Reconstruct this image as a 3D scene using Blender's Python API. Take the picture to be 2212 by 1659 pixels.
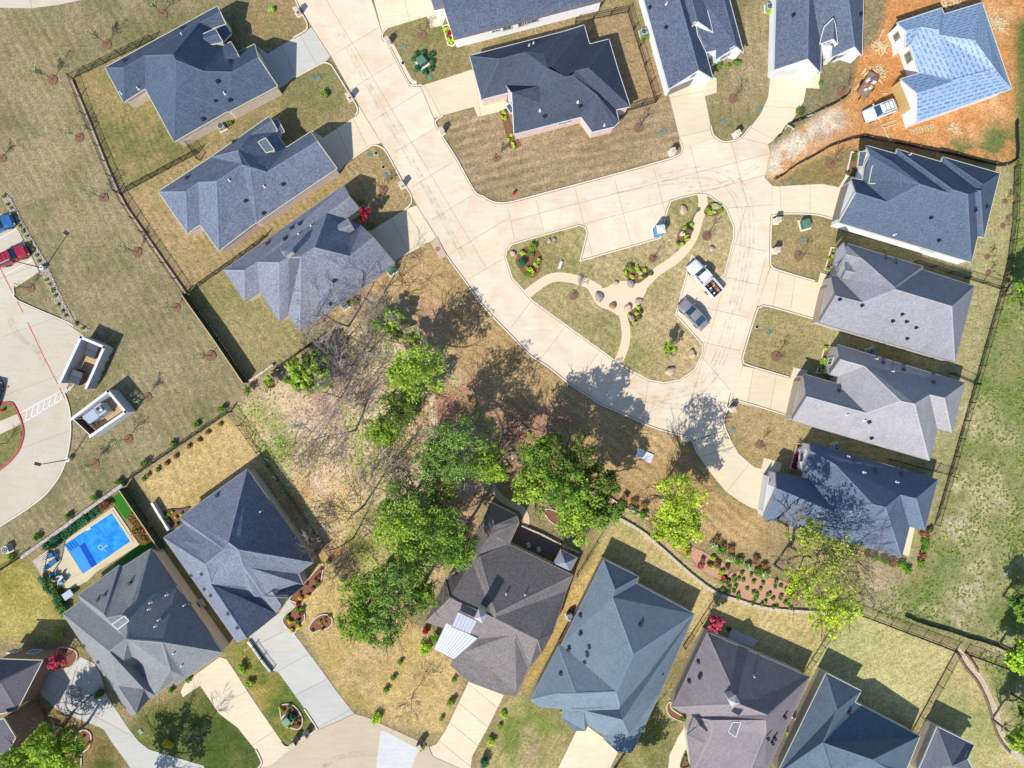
import bpy, bmesh, math, random, re
import numpy as np
from mathutils import Vector, Matrix

for o in list(bpy.data.objects):
    bpy.data.objects.remove(o, do_unlink=True)
scene = bpy.context.scene
COL = scene.collection

# ------------------------------------------------------------------ camera, sky, sun, exposure
HC = 98.0                        # height of the drone in metres
cam_d = bpy.data.cameras.new("camera")
cam_d.sensor_width = 36.0
cam_d.lens = 25.2
cam_d.clip_end = 2000.0
cam = bpy.data.objects.new("camera", cam_d)
cam.location = (0, 0, HC)
COL.objects.link(cam)
scene.camera = cam

SUN_EL = math.radians(46.5)
SUN_AZ = (0.56, 0.83)            # the way shadows fall on the ground
world = bpy.data.worlds.new("World")
scene.world = world
world.use_nodes = True
wn = world.node_tree
sky = wn.nodes.new("ShaderNodeTexSky")
sky.sky_type = 'NISHITA'
sky.sun_disc = False
sky.ozone_density = 3.0
sky.dust_density = 0.6
sky.sun_elevation = SUN_EL
sky.sun_rotation = math.atan2(-SUN_AZ[0], -SUN_AZ[1])
bg = wn.nodes["Background"]
wn.links.new(sky.outputs[0], bg.inputs[0])
bg.inputs[1].default_value = 0.14
sl = bpy.data.lights.new("sun", 'SUN')
sl.energy = 4.6
sl.angle = math.radians(0.55)
sl.color = (1.0, 0.955, 0.88)
sun = bpy.data.objects.new("sun", sl)
_l = math.hypot(*SUN_AZ)
sd = Vector((SUN_AZ[0] / _l * math.cos(SUN_EL), SUN_AZ[1] / _l * math.cos(SUN_EL), -math.sin(SUN_EL)))
sun.rotation_euler = sd.to_track_quat('-Z', 'Y').to_euler()
sun.location = (-40, -60, 90)
COL.objects.link(sun)
scene.view_settings.view_transform = 'Standard'
scene.view_settings.look = 'None'
scene.view_settings.exposure = 0.58
scene.view_settings.gamma = 1.0
scene.render.engine = 'CYCLES'

# ------------------------------------------------------------------ coordinates
# all tracing is done in a 2212 x 1659 frame of the ground as the drone saw it
SD = 140.0 / 2212.0
def D(x, y, z=0.0):
    k = SD * (1.0 - z / HC)
    return Vector(((x - 1106.0) * k, (829.5 - y) * k, z))
RO = [0.0, 415.0, 830.0, 1243.7]
CO = [0.0, 553.0, 1106.0, 1658.8]
def C(r, c, pts):
    return [(CO[c] + x / 4.0, RO[r] + y / 4.0) for x, y in pts]
def view(x0, y0, w, px=2212.0):
    k = w / px
    return lambda x, y: ((x0 + x * k) * 0.73076, (y0 + y * k) * 0.73076)

def lin(c):
    c = c / 255.0
    return c / 12.92 if c <= 0.04045 else ((c + 0.055) / 1.055) ** 2.4
KEXP = 1.62
def col(r, g, b, k=1.0):
    return tuple(min(0.85, lin(v) / KEXP * k) for v in (r, g, b)) + (1.0,)

# ------------------------------------------------------------------ objects
def link(o, parent=None):
    COL.objects.link(o)
    if parent is not None:
        o.parent = parent
    return o
def mesh_data(name, verts, faces, mat, smooth=False):
    me = bpy.data.meshes.new(name)
    me.from_pydata([tuple(v) for v in verts], [], [list(f) for f in faces])
    me.update()
    if mat is not None:
        me.materials.append(mat)
    if smooth:
        for p in me.polygons:
            p.use_smooth = True
    return me
def obj(name, verts, faces, mat, parent=None, smooth=False):
    o = bpy.data.objects.new(name, mesh_data(name, verts, faces, mat, smooth))
    return link(o, parent)
def tag(o, label, cat, group=None):
    o["label"] = label
    o["category"] = cat
    if group:
        o["group"] = group
    return o
def struct(o):
    o["kind"] = "structure"
    return o
def stuff(o, label=None, cat=None):
    o["kind"] = "stuff"
    if label:
        o["label"] = label
    if cat:
        o["category"] = cat
    return o
def empty(name, loc, rz=0.0):
    e = bpy.data.objects.new(name, None)
    e.empty_display_size = 0.3
    e.location = loc
    e.rotation_euler = (0, 0, rz)
    return link(e)
def copy_tree(o, parent=None):
    c = o.copy()
    COL.objects.link(c)
    c.parent = parent
    for ch in list(o.children):
        copy_tree(ch, c)
    return c

class MB:
    def __init__(s):
        s.v = []; s.f = []
    def add(s, vs, fs):
        n = len(s.v)
        s.v += [Vector(p) for p in vs]
        s.f += [[i + n for i in f] for f in fs]
        return s
    def box(s, c, d, rz=0.0, rx=0.0, ry=0.0):
        x, y, z = d[0] / 2, d[1] / 2, d[2] / 2
        m = Matrix.Rotation(rz, 3, 'Z') @ Matrix.Rotation(ry, 3, 'Y') @ Matrix.Rotation(rx, 3, 'X')
        c = Vector(c)
        vs = [c + m @ Vector((a * x, b * y, e * z)) for e in (-1, 1) for b in (-1, 1) for a in (-1, 1)]
        return s.add(vs, [(0, 2, 3, 1), (4, 5, 7, 6), (0, 1, 5, 4), (2, 6, 7, 3), (0, 4, 6, 2), (1, 3, 7, 5)])
    def taper(s, c, d0, d1, h, rz=0.0):
        c = Vector(c); m = Matrix.Rotation(rz, 3, 'Z'); vs = []
        for d, z in ((d0, 0), (d1, h)):
            for a, b in ((-1, -1), (1, -1), (1, 1), (-1, 1)):
                vs.append(c + m @ Vector((a * d[0] / 2, b * d[1] / 2, z)))
        return s.add(vs, [(3, 2, 1, 0), (4, 5, 6, 7)] + [(i, (i + 1) % 4, (i + 1) % 4 + 4, i + 4) for i in range(4)])
    def tube(s, a, b, r0, r1=None, n=6, cap=True):
        r1 = r0 if r1 is None else r1
        a = Vector(a); b = Vector(b); d = (b - a)
        if d.length < 1e-6:
            return s
        d.normalize()
        u = d.orthogonal().normalized(); w = d.cross(u)
        vs = []
        for p, r in ((a, r0), (b, r1)):
            for i in range(n):
                t = 2 * math.pi * i / n
                vs.append(p + u * (r * math.cos(t)) + w * (r * math.sin(t)))
        fs = [(i, (i + 1) % n, (i + 1) % n + n, i + n) for i in range(n)]
        if cap:
            fs += [tuple(range(n - 1, -1, -1)), tuple(range(n, 2 * n))]
        return s.add(vs, fs)
    def disc(s, c, r, h, n=16, jit=0.0, rng=None, sy=1.0):
        c = Vector(c); vs = []
        rr = [r * (1 + (rng.uniform(-jit, jit) if rng else 0)) for _ in range(n)]
        for z in (0, h):
            for i in range(n):
                t = 2 * math.pi * i / n
                vs.append(c + Vector((rr[i] * math.cos(t), sy * rr[i] * math.sin(t), z)))
        fs = [(i, (i + 1) % n, (i + 1) % n + n, i + n) for i in range(n)] + [tuple(range(n, 2 * n))]
        return s.add(vs, fs)
    def prism(s, pts, z0, z1):
        if area2(pts) < 0:
            pts = pts[::-1]
        n = len(pts)
        vs = [(p[0], p[1], z0) for p in pts] + [(p[0], p[1], z1) for p in pts]
        return s.add(vs, [tuple(range(n, 2 * n))] + [(i, (i + 1) % n, (i + 1) % n + n, i + n) for i in range(n)])
    def ribbon(s, pts, w, z0, z1, closed=False):
        L, R = offset_line(pts, w / 2, closed)
        n = len(pts); m = n if closed else n - 1
        for i in range(m):
            j = (i + 1) % n
            q = [L[i], R[i], R[j], L[j]]
            vs = [(p[0], p[1], z0) for p in q] + [(p[0], p[1], z1) for p in q]
            s.add(vs, [(4, 5, 6, 7), (0, 1, 5, 4), (2, 3, 7, 6), (1, 2, 6, 5), (3, 0, 4, 7)])
        return s
    def build(s, name, mat, parent=None, smooth=False):
        return obj(name, s.v, s.f, mat, parent, smooth)

def area2(p):
    return sum(p[i][0] * p[(i + 1) % len(p)][1] - p[(i + 1) % len(p)][0] * p[i][1] for i in range(len(p)))
def offset_line(pts, h, closed=False):
    P = [Vector((p[0], p[1])) for p in pts]; n = len(P); L = []; R = []
    for i in range(n):
        a = P[i] - P[i - 1] if (i > 0 or closed) else P[1] - P[0]
        b = P[(i + 1) % n] - P[i] if (i < n - 1 or closed) else P[-1] - P[-2]
        a = a.normalized() if a.length > 1e-9 else Vector((1, 0)); b = b.normalized() if b.length > 1e-9 else a
        na = Vector((-a.y, a.x)); nb = Vector((-b.y, b.x))
        m = (na + nb) / max(0.35, 1 + na.dot(nb))
        L.append(P[i] + m * h); R.append(P[i] - m * h)
    return L, R
def inset_poly(pts, h):
    P = [Vector((p[0], p[1])) for p in pts]
    if area2(P) < 0:
        P = P[::-1]
    L, R = offset_line(P, h, True)
    return L
def wpts(pts, z=0.0):
    return [D(x, y, z) for x, y in pts]
def smooth_line(pts, k=4, closed=False):
    P = [Vector((p[0], p[1])) for p in pts]; n = len(P); out = []
    m = n if closed else n - 1
    for i in range(m):
        p0 = P[i - 1] if (i > 0 or closed) else P[0]
        p1 = P[i]; p2 = P[(i + 1) % n]
        p3 = P[(i + 2) % n] if (i + 2 < n or closed) else P[-1]
        for j in range(k):
            t = j / k
            out.append(0.5 * ((2 * p1) + (p2 - p0) * t + (2 * p0 - 5 * p1 + 4 * p2 - p3) * t * t + (3 * p1 - p0 - 3 * p2 + p3) * t ** 3))
    if not closed:
        out.append(P[-1])
    return [(p.x, p.y) for p in out]

# ------------------------------------------------------------------ materials
MAT = {}
def new_mat(name):
    m = bpy.data.materials.new(name); m.use_nodes = True
    nt = m.node_tree
    return m, nt, nt.nodes["Principled BSDF"]
def node(nt, t, **kw):
    n = nt.nodes.new(t)
    for k, v in kw.items():
        setattr(n, k, v)
    return n
def ramp(nt, stops):
    r = nt.nodes.new("ShaderNodeValToRGB")
    e = r.color_ramp.elements
    while len(e) < len(stops):
        e.new(0.5)
    for i, (p, c) in enumerate(stops):
        e[i].position = p; e[i].color = c
    return r
def mix(nt, a, b, fac, mode='MIX'):
    n = nt.nodes.new("ShaderNodeMix"); n.data_type = 'RGBA'; n.blend_type = mode
    for s, v in ((n.inputs[0], fac), (n.inputs[6], a), (n.inputs[7], b)):
        if isinstance(v, bpy.types.NodeSocket):
            nt.links.new(v, s)
        else:
            s.default_value = v
    return n.outputs[2]
def noise_tex(nt, vec, scale, detail=4, rough=0.6, dist=0.0):
    n = nt.nodes.new("ShaderNodeTexNoise")
    n.inputs["Scale"].default_value = scale; n.inputs["Detail"].default_value = detail
    n.inputs["Roughness"].default_value = rough; n.inputs["Distortion"].default_value = dist
    if vec is not None:
        nt.links.new(vec, n.inputs["Vector"])
    return n.outputs["Fac"]
def stretch(nt, vec, lo, hi):
    m = nt.nodes.new("ShaderNodeMapRange")
    m.inputs[1].default_value = lo; m.inputs[2].default_value = hi
    nt.links.new(vec, m.inputs[0])
    return m.outputs[0]
def grey(v):
    return (v, v, v, 1)
def wpos(nt):
    return nt.nodes.new("ShaderNodeNewGeometry").outputs["Position"]
def bump(nt, b, h, s=0.3, d=0.05):
    n = nt.nodes.new("ShaderNodeBump"); n.inputs["Strength"].default_value = s; n.inputs["Distance"].default_value = d
    nt.links.new(h, n.inputs["Height"]); nt.links.new(n.outputs[0], b.inputs["Normal"])

def plain(name, c, rough=0.6, metal=0.0, var=0.12, scale=6.0, spec=0.3):
    if name in MAT:
        return MAT[name]
    m, nt, b = new_mat(name)
    f = noise_tex(nt, wpos(nt), scale, 3)
    lo = tuple(v * (1 - var) for v in c[:3]) + (1,); hi = tuple(min(1, v * (1 + var)) for v in c[:3]) + (1,)
    nt.links.new(mix(nt, lo, hi, stretch(nt, f, 0.3, 0.7)), b.inputs["Base Color"])
    b.inputs["Roughness"].default_value = rough; b.inputs["Metallic"].default_value = metal
    b.inputs["Specular IOR Level"].default_value = spec
    MAT[name] = m
    return m

def concrete(name, c, stain=(208, 160, 105), stain_amt=0.35, var=0.16):
    if name in MAT:
        return MAT[name]
    m, nt, b = new_mat(name)
    p = wpos(nt)
    base = col(*c)
    big = stretch(nt, noise_tex(nt, p, 0.16, 5, 0.62), 0.36, 0.66)
    fine = stretch(nt, noise_tex(nt, p, 2.6, 6, 0.7), 0.3, 0.7)
    mp = node(nt, "ShaderNodeMapping"); nt.links.new(p, mp.inputs[0])
    mp.inputs["Rotation"].default_value = (0, 0, 1.03); mp.inputs["Scale"].default_value = (0.25, 2.2, 1)
    streak = stretch(nt, noise_tex(nt, mp.outputs[0], 1.1, 4, 0.6), 0.42, 0.75)
    a = mix(nt, base, tuple(v * (1 - var) for v in base[:3]) + (1,), fine)
    gr = col(c[0] * 0.93, c[1] * 0.935, c[2] * 0.95)
    a = mix(nt, a, gr, big)
    fm = node(nt, "ShaderNodeMath", operation='MULTIPLY'); nt.links.new(streak, fm.inputs[0]); fm.inputs[1].default_value = 0.35
    a = mix(nt, a, col(c[0] * 0.84, c[1] * 0.83, c[2] * 0.82), fm.outputs[0])
    st = stretch(nt, noise_tex(nt, p, 0.33, 6, 0.66, 0.6), 0.46, 0.78)
    fs = node(nt, "ShaderNodeMath", operation='MULTIPLY'); nt.links.new(st, fs.inputs[0]); fs.inputs[1].default_value = stain_amt
    a = mix(nt, a, col(*stain), fs.outputs[0])
    oi = nt.nodes.new("ShaderNodeObjectInfo")
    tint = ramp(nt, [(0.0, grey(0.94)), (1.0, grey(1.03))]); nt.links.new(oi.outputs["Random"], tint.inputs[0])
    a = mix(nt, a, tint.outputs[0], 1.0, 'MULTIPLY')
    nt.links.new(a, b.inputs["Base Color"])
    b.inputs["Roughness"].default_value = 0.9; b.inputs["Specular IOR Level"].default_value = 0.15
    bump(nt, b, fine, 0.15, 0.02)
    MAT[name] = m
    return m

def shingle(name, c, contrast=0.3, warm=0.0):
    if name in MAT:
        return MAT[name]
    c = (c[0] * 0.96, c[1] * 0.96, c[2] * 0.955); contrast *= 0.8
    m, nt, b = new_mat(name)
    uv = node(nt, "ShaderNodeUVMap"); uv.uv_map = "UVMap"
    base = col(*c)
    br = node(nt, "ShaderNodeTexBrick"); nt.links.new(uv.outputs[0], br.inputs["Vector"])
    br.offset = 0.5; br.offset_frequency = 2
    br.inputs["Scale"].default_value = 1.0
    br.inputs["Brick Width"].default_value = 0.42; br.inputs["Row Height"].default_value = 0.19
    br.inputs["Mortar Size"].default_value = 0.012; br.inputs["Bias"].default_value = 0.0
    br.inputs["Color1"].default_value = tuple(v * (1 - contrast) for v in base[:3]) + (1,)
    br.inputs["Color2"].default_value = tuple(v * (1 + contrast) for v in base[:3]) + (1,)
    br.inputs["Mortar"].default_value = tuple(v * (1 - contrast * 1.4) for v in base[:3]) + (1,)
    p = wpos(nt)
    f = stretch(nt, noise_tex(nt, p, 4.4, 3, 0.8), 0.42, 0.58)
    hi_ = mix(nt, br.outputs[0], tuple(v * (1 + contrast * 1.5) for v in base[:3]) + (1,), 0.55)
    lo_ = mix(nt, br.outputs[0], tuple(v * (1 - contrast * 1.7) for v in base[:3]) + (1,), 0.6)
    a = mix(nt, hi_, lo_, f)
    g = stretch(nt, noise_tex(nt, p, 0.45, 6, 0.68), 0.34, 0.68)
    a = mix(nt, a, mix(nt, a, (1.16, 1.15, 1.12, 1), 1.0, 'MULTIPLY'), g)
    mp = node(nt, "ShaderNodeMapping"); nt.links.new(uv.outputs[0], mp.inputs[0]); mp.inputs["Scale"].default_value = (2.6, 0.22, 1)
    sk_ = stretch(nt, noise_tex(nt, mp.outputs[0], 1.0, 4, 0.65), 0.48, 0.78)
    a = mix(nt, a, mix(nt, a, grey(0.88), 1.0, 'MULTIPLY'), sk_)
    nt.links.new(a, b.inputs["Base Color"])
    b.inputs["Roughness"].default_value = 0.92; b.inputs["Specular IOR Level"].default_value = 0.12
    bump(nt, b, br.outputs["Fac"], 0.35, 0.03)
    MAT[name] = m
    return m

def underlay(name):
    m, nt, b = new_mat(name)
    uv = node(nt, "ShaderNodeUVMap"); uv.uv_map = "UVMap"
    def bars(w, h, mortar, off, sx, sy):
        mp = node(nt, "ShaderNodeMapping"); nt.links.new(uv.outputs[0], mp.inputs[0])
        mp.inputs["Location"].default_value = (sx, sy, 0)
        br = node(nt, "ShaderNodeTexBrick"); nt.links.new(mp.outputs[0], br.inputs["Vector"])
        br.offset = off
        br.inputs["Scale"].default_value = 1.0; br.inputs["Brick Width"].default_value = w
        br.inputs["Row Height"].default_value = h; br.inputs["Mortar Size"].default_value = mortar
        br.inputs["Mortar Smooth"].default_value = 0.0
        return br.outputs["Fac"]
    sheet = col(158, 186, 216); ink = col(104, 128, 160)
    m1 = bars(1.1, 0.5, 0.15, 0.5, 0.0, 0.0)
    inv = node(nt, "ShaderNodeMath", operation='SUBTRACT'); inv.inputs[0].default_value = 1.0; nt.links.new(m1, inv.inputs[1])
    gate = bars(2.9, 1.24, 0.02, 0.5, 0.3, 0.31)
    ck = node(nt, "ShaderNodeTexNoise"); nt.links.new(uv.outputs[0], ck.inputs[0]); ck.inputs["Scale"].default_value = 5.0
    br2 = stretch(nt, ck.outputs[0], 0.36, 0.52)
    k = node(nt, "ShaderNodeMath", operation='MULTIPLY'); nt.links.new(inv.outputs[0], k.inputs[0]); nt.links.new(br2, k.inputs[1])
    a = mix(nt, sheet, ink, k.outputs[0])
    a = mix(nt, a, col(168, 205, 240), gate)
    f = stretch(nt, noise_tex(nt, wpos(nt), 1.2, 4), 0.3, 0.7)
    a = mix(nt, a, mix(nt, a, grey(0.86), 1.0, 'MULTIPLY'), f)
    nt.links.new(a, b.inputs["Base Color"])
    b.inputs["Roughness"].default_value = 0.6
    MAT[name] = m
    return m

def brick(name, c1, c2, mortar):
    if name in MAT:
        return MAT[name]
    m, nt, b = new_mat(name)
    uv = node(nt, "ShaderNodeUVMap"); uv.uv_map = "UVMap"
    br = node(nt, "ShaderNodeTexBrick"); nt.links.new(uv.outputs[0], br.inputs["Vector"])
    br.inputs["Scale"].default_value = 1.0; br.inputs["Brick Width"].default_value = 0.32; br.inputs["Row Height"].default_value = 0.13
    br.inputs["Mortar Size"].default_value = 0.018
    br.inputs["Color1"].default_value = col(*c1, 1.3); br.inputs["Color2"].default_value = col(*c2, 1.25); br.inputs["Mortar"].default_value = col(*mortar, 1.3)
    f = stretch(nt, noise_tex(nt, wpos(nt), 5, 4), 0.3, 0.7)
    a = mix(nt, br.outputs[0], mix(nt, br.outputs[0], grey(0.8), 1.0, 'MULTIPLY'), f)
    nt.links.new(a, b.inputs["Base Color"]); b.inputs["Roughness"].default_value = 0.9
    bump(nt, b, br.outputs["Fac"], 0.4, 0.02)
    MAT[name] = m
    return m

def siding(name, c):
    if name in MAT:
        return MAT[name]
    m, nt, b = new_mat(name)
    uv = node(nt, "ShaderNodeUVMap"); uv.uv_map = "UVMap"
    w = node(nt, "ShaderNodeTexWave"); w.bands_direction = 'Y'; nt.links.new(uv.outputs[0], w.inputs[0]); w.inputs["Scale"].default_value = 1.6
    w.inputs["Distortion"].default_value = 0.2
    base = col(*c, 1.4)
    a = mix(nt, tuple(v * 0.9 for v in base[:3]) + (1,), base, stretch(nt, w.outputs["Fac"], 0.0, 0.25))
    f = stretch(nt, noise_tex(nt, wpos(nt), 1.5, 4), 0.3, 0.7)
    a = mix(nt, a, mix(nt, a, grey(0.92), 1.0, 'MULTIPLY'), f)
    nt.links.new(a, b.inputs["Base Color"]); b.inputs["Roughness"].default_value = 0.7
    MAT[name] = m
    return m

def attr_mat(name, rough=0.95, fine=5.0, contrast=0.55, bumpy=0.5):
    m, nt, b = new_mat(name)
    at = node(nt, "ShaderNodeAttribute"); at.attribute_name = "tint"
    p = wpos(nt)
    f = stretch(nt, noise_tex(nt, p, fine, 6, 0.78), 0.3, 0.7)
    f2 = stretch(nt, noise_tex(nt, p, fine * 0.28, 5, 0.7), 0.3, 0.7)
    lo = ramp(nt, [(0, grey(1 - contrast)), (1, grey(1 + contrast))]); nt.links.new(f, lo.inputs[0])
    lo2 = ramp(nt, [(0, (0.74, 0.78, 0.74, 1)), (1, (1.22, 1.19, 1.18, 1))]); nt.links.new(f2, lo2.inputs[0])
    a = mix(nt, at.outputs["Color"], lo.outputs[0], 1.0, 'MULTIPLY')
    a = mix(nt, a, lo2.outputs[0], 1.0, 'MULTIPLY')
    nt.links.new(a, b.inputs["Base Color"])
    b.inputs["Roughness"].default_value = rough; b.inputs["Specular IOR Level"].default_value = 0.08
    bump(nt, b, f, bumpy, 0.06)
    return m

def leaf_mat(name):
    m = bpy.data.materials.new(name); m.use_nodes = True
    nt = m.node_tree; nt.nodes.clear()
    out = node(nt, "ShaderNodeOutputMaterial")
    at = node(nt, "ShaderNodeAttribute"); at.attribute_name = "tint"
    d = node(nt, "ShaderNodeBsdfDiffuse"); t = node(nt, "ShaderNodeBsdfTranslucent")
    nt.links.new(at.outputs["Color"], d.inputs[0])
    nt.links.new(mix(nt, at.outputs["Color"], (1.15, 1.2, 0.6, 1), 1.0, 'MULTIPLY'), t.inputs[0])
    ms = node(nt, "ShaderNodeMixShader"); ms.inputs[0].default_value = 0.3
    nt.links.new(d.outputs[0], ms.inputs[1]); nt.links.new(t.outputs[0], ms.inputs[2]); nt.links.new(ms.outputs[0], out.inputs[0])
    return m
M_LEAF = leaf_mat("leaf")
M_GROUND = attr_mat("lawn_ground", contrast=0.6, fine=3.6)
def set_tint(me, rgb):
    a = me.color_attributes.new("tint", 'FLOAT_COLOR', 'POINT')
    arr = np.ones((len(me.vertices), 4), dtype=np.float32)
    arr[:, :3] = rgb
    a.data.foreach_set("color", arr.ravel())
    me.color_attributes.active_color = a

def paint(name, c, rough=0.25, coat=0.6):
    if name in MAT:
        return MAT[name]
    m, nt, b = new_mat(name)
    f = stretch(nt, noise_tex(nt, wpos(nt), 3, 4), 0.3, 0.7)
    base = col(*c)
    nt.links.new(mix(nt, base, tuple(v * 0.9 for v in base[:3]) + (1,), f), b.inputs["Base Color"])
    b.inputs["Roughness"].default_value = rough; b.inputs["Coat Weight"].default_value = coat; b.inputs["Coat Roughness"].default_value = 0.1
    MAT[name] = m
    return m
def glass(name="glass_dark", c=(44, 66, 88)):
    if name in MAT:
        return MAT[name]
    m, nt, b = new_mat(name)
    f = stretch(nt, noise_tex(nt, wpos(nt), 1.2, 2), 0.3, 0.7)
    nt.links.new(mix(nt, col(*c), col(c[0] * 1.3, c[1] * 1.3, c[2] * 1.3), f), b.inputs["Base Color"])
    b.inputs["Roughness"].default_value = 0.06; b.inputs["Specular IOR Level"].default_value = 0.7
    MAT[name] = m
    return m
M_IRON = plain("black_iron", col(38, 40, 42), 0.5, 0.0, 0.2)
M_TRUNK = plain("bark", col(128, 110, 96), 0.95, 0, 0.3, 12)
M_TWIG = plain("grey_twig", col(172, 160, 150), 0.95, 0, 0.25, 12)
M_MULCH = plain("mulch", col(140, 104, 84), 1.0, 0, 0.4, 9)
M_MULCH_D = plain("dark_mulch", col(138, 96, 74), 1.0, 0, 0.4, 9)
M_STONE = plain("pale_stone", col(214, 198, 172), 0.95, 0, 0.25, 5)
M_CURB = concrete("curb_concrete", (255, 242, 216), stain_amt=0.15)
M_WHITE = plain("white_paint", col(236, 236, 234), 0.5, 0, 0.05)
M_GREENBOX = plain("utility_green", col(96, 150, 128), 0.5, 0, 0.12)
M_METAL = plain("galvanised", col(170, 176, 182), 0.35, 0.7, 0.1)
# ------------------------------------------------------------------ ground
STEP = 0.25
GX = np.arange(-80, 80.01, STEP); GY = np.arange(-62, 62.01, STEP)
NX, NY = len(GX), len(GY)
PX, PY = np.meshgrid(GX, GY)
nrng = np.random.RandomState(11)
def vnoise(scale, seed, octaves=4, rough=0.55):
    tot = np.zeros(PX.shape); amp = 1.0; s = 0.0
    for o in range(octaves):
        r = np.random.RandomState(seed + o * 17)
        n = 96
        g = r.rand(n, n)
        fx = (PX / scale * (2 ** o)) % n; fy = (PY / scale * (2 ** o)) % n
        ix = fx.astype(int); iy = fy.astype(int); tx = fx - ix; ty = fy - iy
        tx = tx * tx * (3 - 2 * tx); ty = ty * ty * (3 - 2 * ty)
        ix2 = (ix + 1) % n; iy2 = (iy + 1) % n
        tot += amp * ((g[iy, ix] * (1 - tx) + g[iy, ix2] * tx) * (1 - ty) + (g[iy2, ix] * (1 - tx) + g[iy2, ix2] * tx) * ty)
        s += amp; amp *= rough
    return tot / s
N_BIG = vnoise(14, 1); N_MID = vnoise(4, 5); N_SM = vnoise(1.4, 9); N_W1 = vnoise(3.0, 21) - 0.5; N_W2 = vnoise(3.0, 31) - 0.5
N_B2 = vnoise(9, 41); N_C = vnoise(2.2, 51, 5, 0.65)
def pip(poly, x, y):
    inside = np.zeros(x.shape, bool); n = len(poly)
    for i in range(n):
        x1, y1 = poly[i][0], poly[i][1]; x2, y2 = poly[(i + 1) % n][0], poly[(i + 1) % n][1]
        if y1 == y2:
            continue
        c = ((y1 > y) != (y2 > y)) & (x < (x2 - x1) * (y - y1) / (y2 - y1) + x1)
        inside ^= c
    return inside
def blur(a, r):
    k = int(round(r / STEP))
    if k < 1:
        return a
    for ax in (0, 1):
        for _ in range(2):
            p = np.pad(a, [(k + 1, k) if i == ax else (0, 0) for i in (0, 1)], mode='edge')
            c = np.cumsum(p, axis=ax)
            n = a.shape[ax]
            a = (np.take(c, range(2 * k + 1, 2 * k + 1 + n), axis=ax) - np.take(c, range(0, n), axis=ax)) / (2 * k + 1)
    return a
def mask(poly, warp=0.6, feather=0.5):
    w = wpts(poly)
    return blur(pip(w, PX + N_W1 * warp * 2, PY + N_W2 * warp * 2).astype(float), feather)
GC = np.zeros(PX.shape + (3,))
def C3(c):
    return np.array(col(*c)[:3])
def put(m, c):
    global GC
    cc = C3(c) if not isinstance(c, np.ndarray) else c
    GC = GC * (1 - m[..., None]) + cc * m[..., None]
def lerp(a, b, t):
    t = np.clip(t, 0, 1)[..., None]
    return C3(a) * (1 - t) + C3(b) * t
def sstep(a, lo, hi):
    return np.clip((a - lo) / (hi - lo), 0, 1)
def stripes(p0, p1, period, amp):
    a = D(*p0); b = D(*p1); d = (b - a).normalized()
    t = (PX * -d.y + PY * d.x) / period + N_MID * 0.7
    a_ = np.sin(2 * math.pi * t); u = vnoise(2.0, int(abs(p0[0]) * 3 + p1[1]) % 900, 3)
    return 1 + amp * 1.5 * np.sign(a_) * np.abs(a_) ** 0.7 * np.clip((u - 0.3) * 3, 0.1, 1.3) + amp * 1.5 * np.clip(np.sin(2 * math.pi * (t * 0.5 + 0.2)) - 0.86, 0, 1) * 8 * np.clip((N_B2 - 0.4) * 4, 0, 1)
def lawn(poly, tan, green, g0=0.45, g1=0.68, st=None, feather=0.4, warp=0.4, strength=1.0):
    m = mask(poly, warp, feather) * strength
    c = lerp(tan, green, sstep(N_BIG * 0.35 + N_MID * 0.35 + N_C * 0.3, g0, g1))
    if not st:
        st = (poly[0], poly[1], 0.9, 0.05)
    if st:
        c = c * stripes(*st)[..., None]
    put(m, c)
GC[:] = lerp((166, 147, 103), (140, 135, 86), sstep(N_BIG * 0.6 + N_MID * 0.4, 0.42, 0.62))
# the meadow west of the houses
lawn([(-60, -60), (640, -60), (560, 60), (150, 165), (410, 640), (540, 830), (500, 890), (290, 1050), (-60, 1250)],
     (164, 150, 110), (128, 126, 84), 0.4, 0.62, ((150, 170), (405, 638), 1.15, 0.07))
lawn([(150, 165), (340, 80), (440, 150), (440, 310), (270, 420)], (166, 148, 96), (122, 124, 70), 0.42, 0.6, ((155, 170), (255, 400), 0.85, 0.09))
lawn([(265, 425), (430, 320), (560, 330), (760, 250), (880, 400), (880, 460), (600, 500), (410, 640)], (176, 154, 106), (148, 136, 84), 0.5, 0.7, ((265, 425), (405, 638), 0.9, 0.09))
lawn([(412, 640), (560, 530), (700, 720), (540, 830)], (170, 156, 106), (140, 138, 84), 0.44, 0.66, ((412, 640), (540, 830), 1.0, 0.06))
lawn([(500, 0), (640, 0), (670, 60), (600, 100), (560, 110)], (160, 140, 96), (140, 130, 84), 0.45, 0.6)
lawn([(820, 90), (835, 60), (930, 30), (1010, 60), (1020, 150), (900, 190), (830, 110)], (152, 140, 92), (116, 120, 66), 0.42, 0.6)
lawn([(940, 250), (1100, 235), (1300, 260), (1450, 190), (1480, 340), (1100, 440), (1020, 415)], (176, 154, 116), (150, 134, 96), 0.46, 0.66, ((1000, 320), (1460, 215), 1.3, 0.1))
lawn([(1240, 40), (1360, 20), (1450, 210), (1350, 250)], (172, 148, 106), (150, 132, 92), 0.5, 0.7)
lawn([(1520, 200), (1620, 0), (1670, 0), (1665, 170), (1600, 310), (1540, 300)], (170, 154, 112), (140, 132, 86), 0.45, 0.65, ((1600, 0), (1620, 250), 1.2, 0.06))
lawn([(1740, 200), (1770, 140), (1860, 120), (1870, 0), (1945, 0), (1830, 200), (1700, 290)], (150, 138, 102), (118, 118, 76), 0.45, 0.65)
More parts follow.
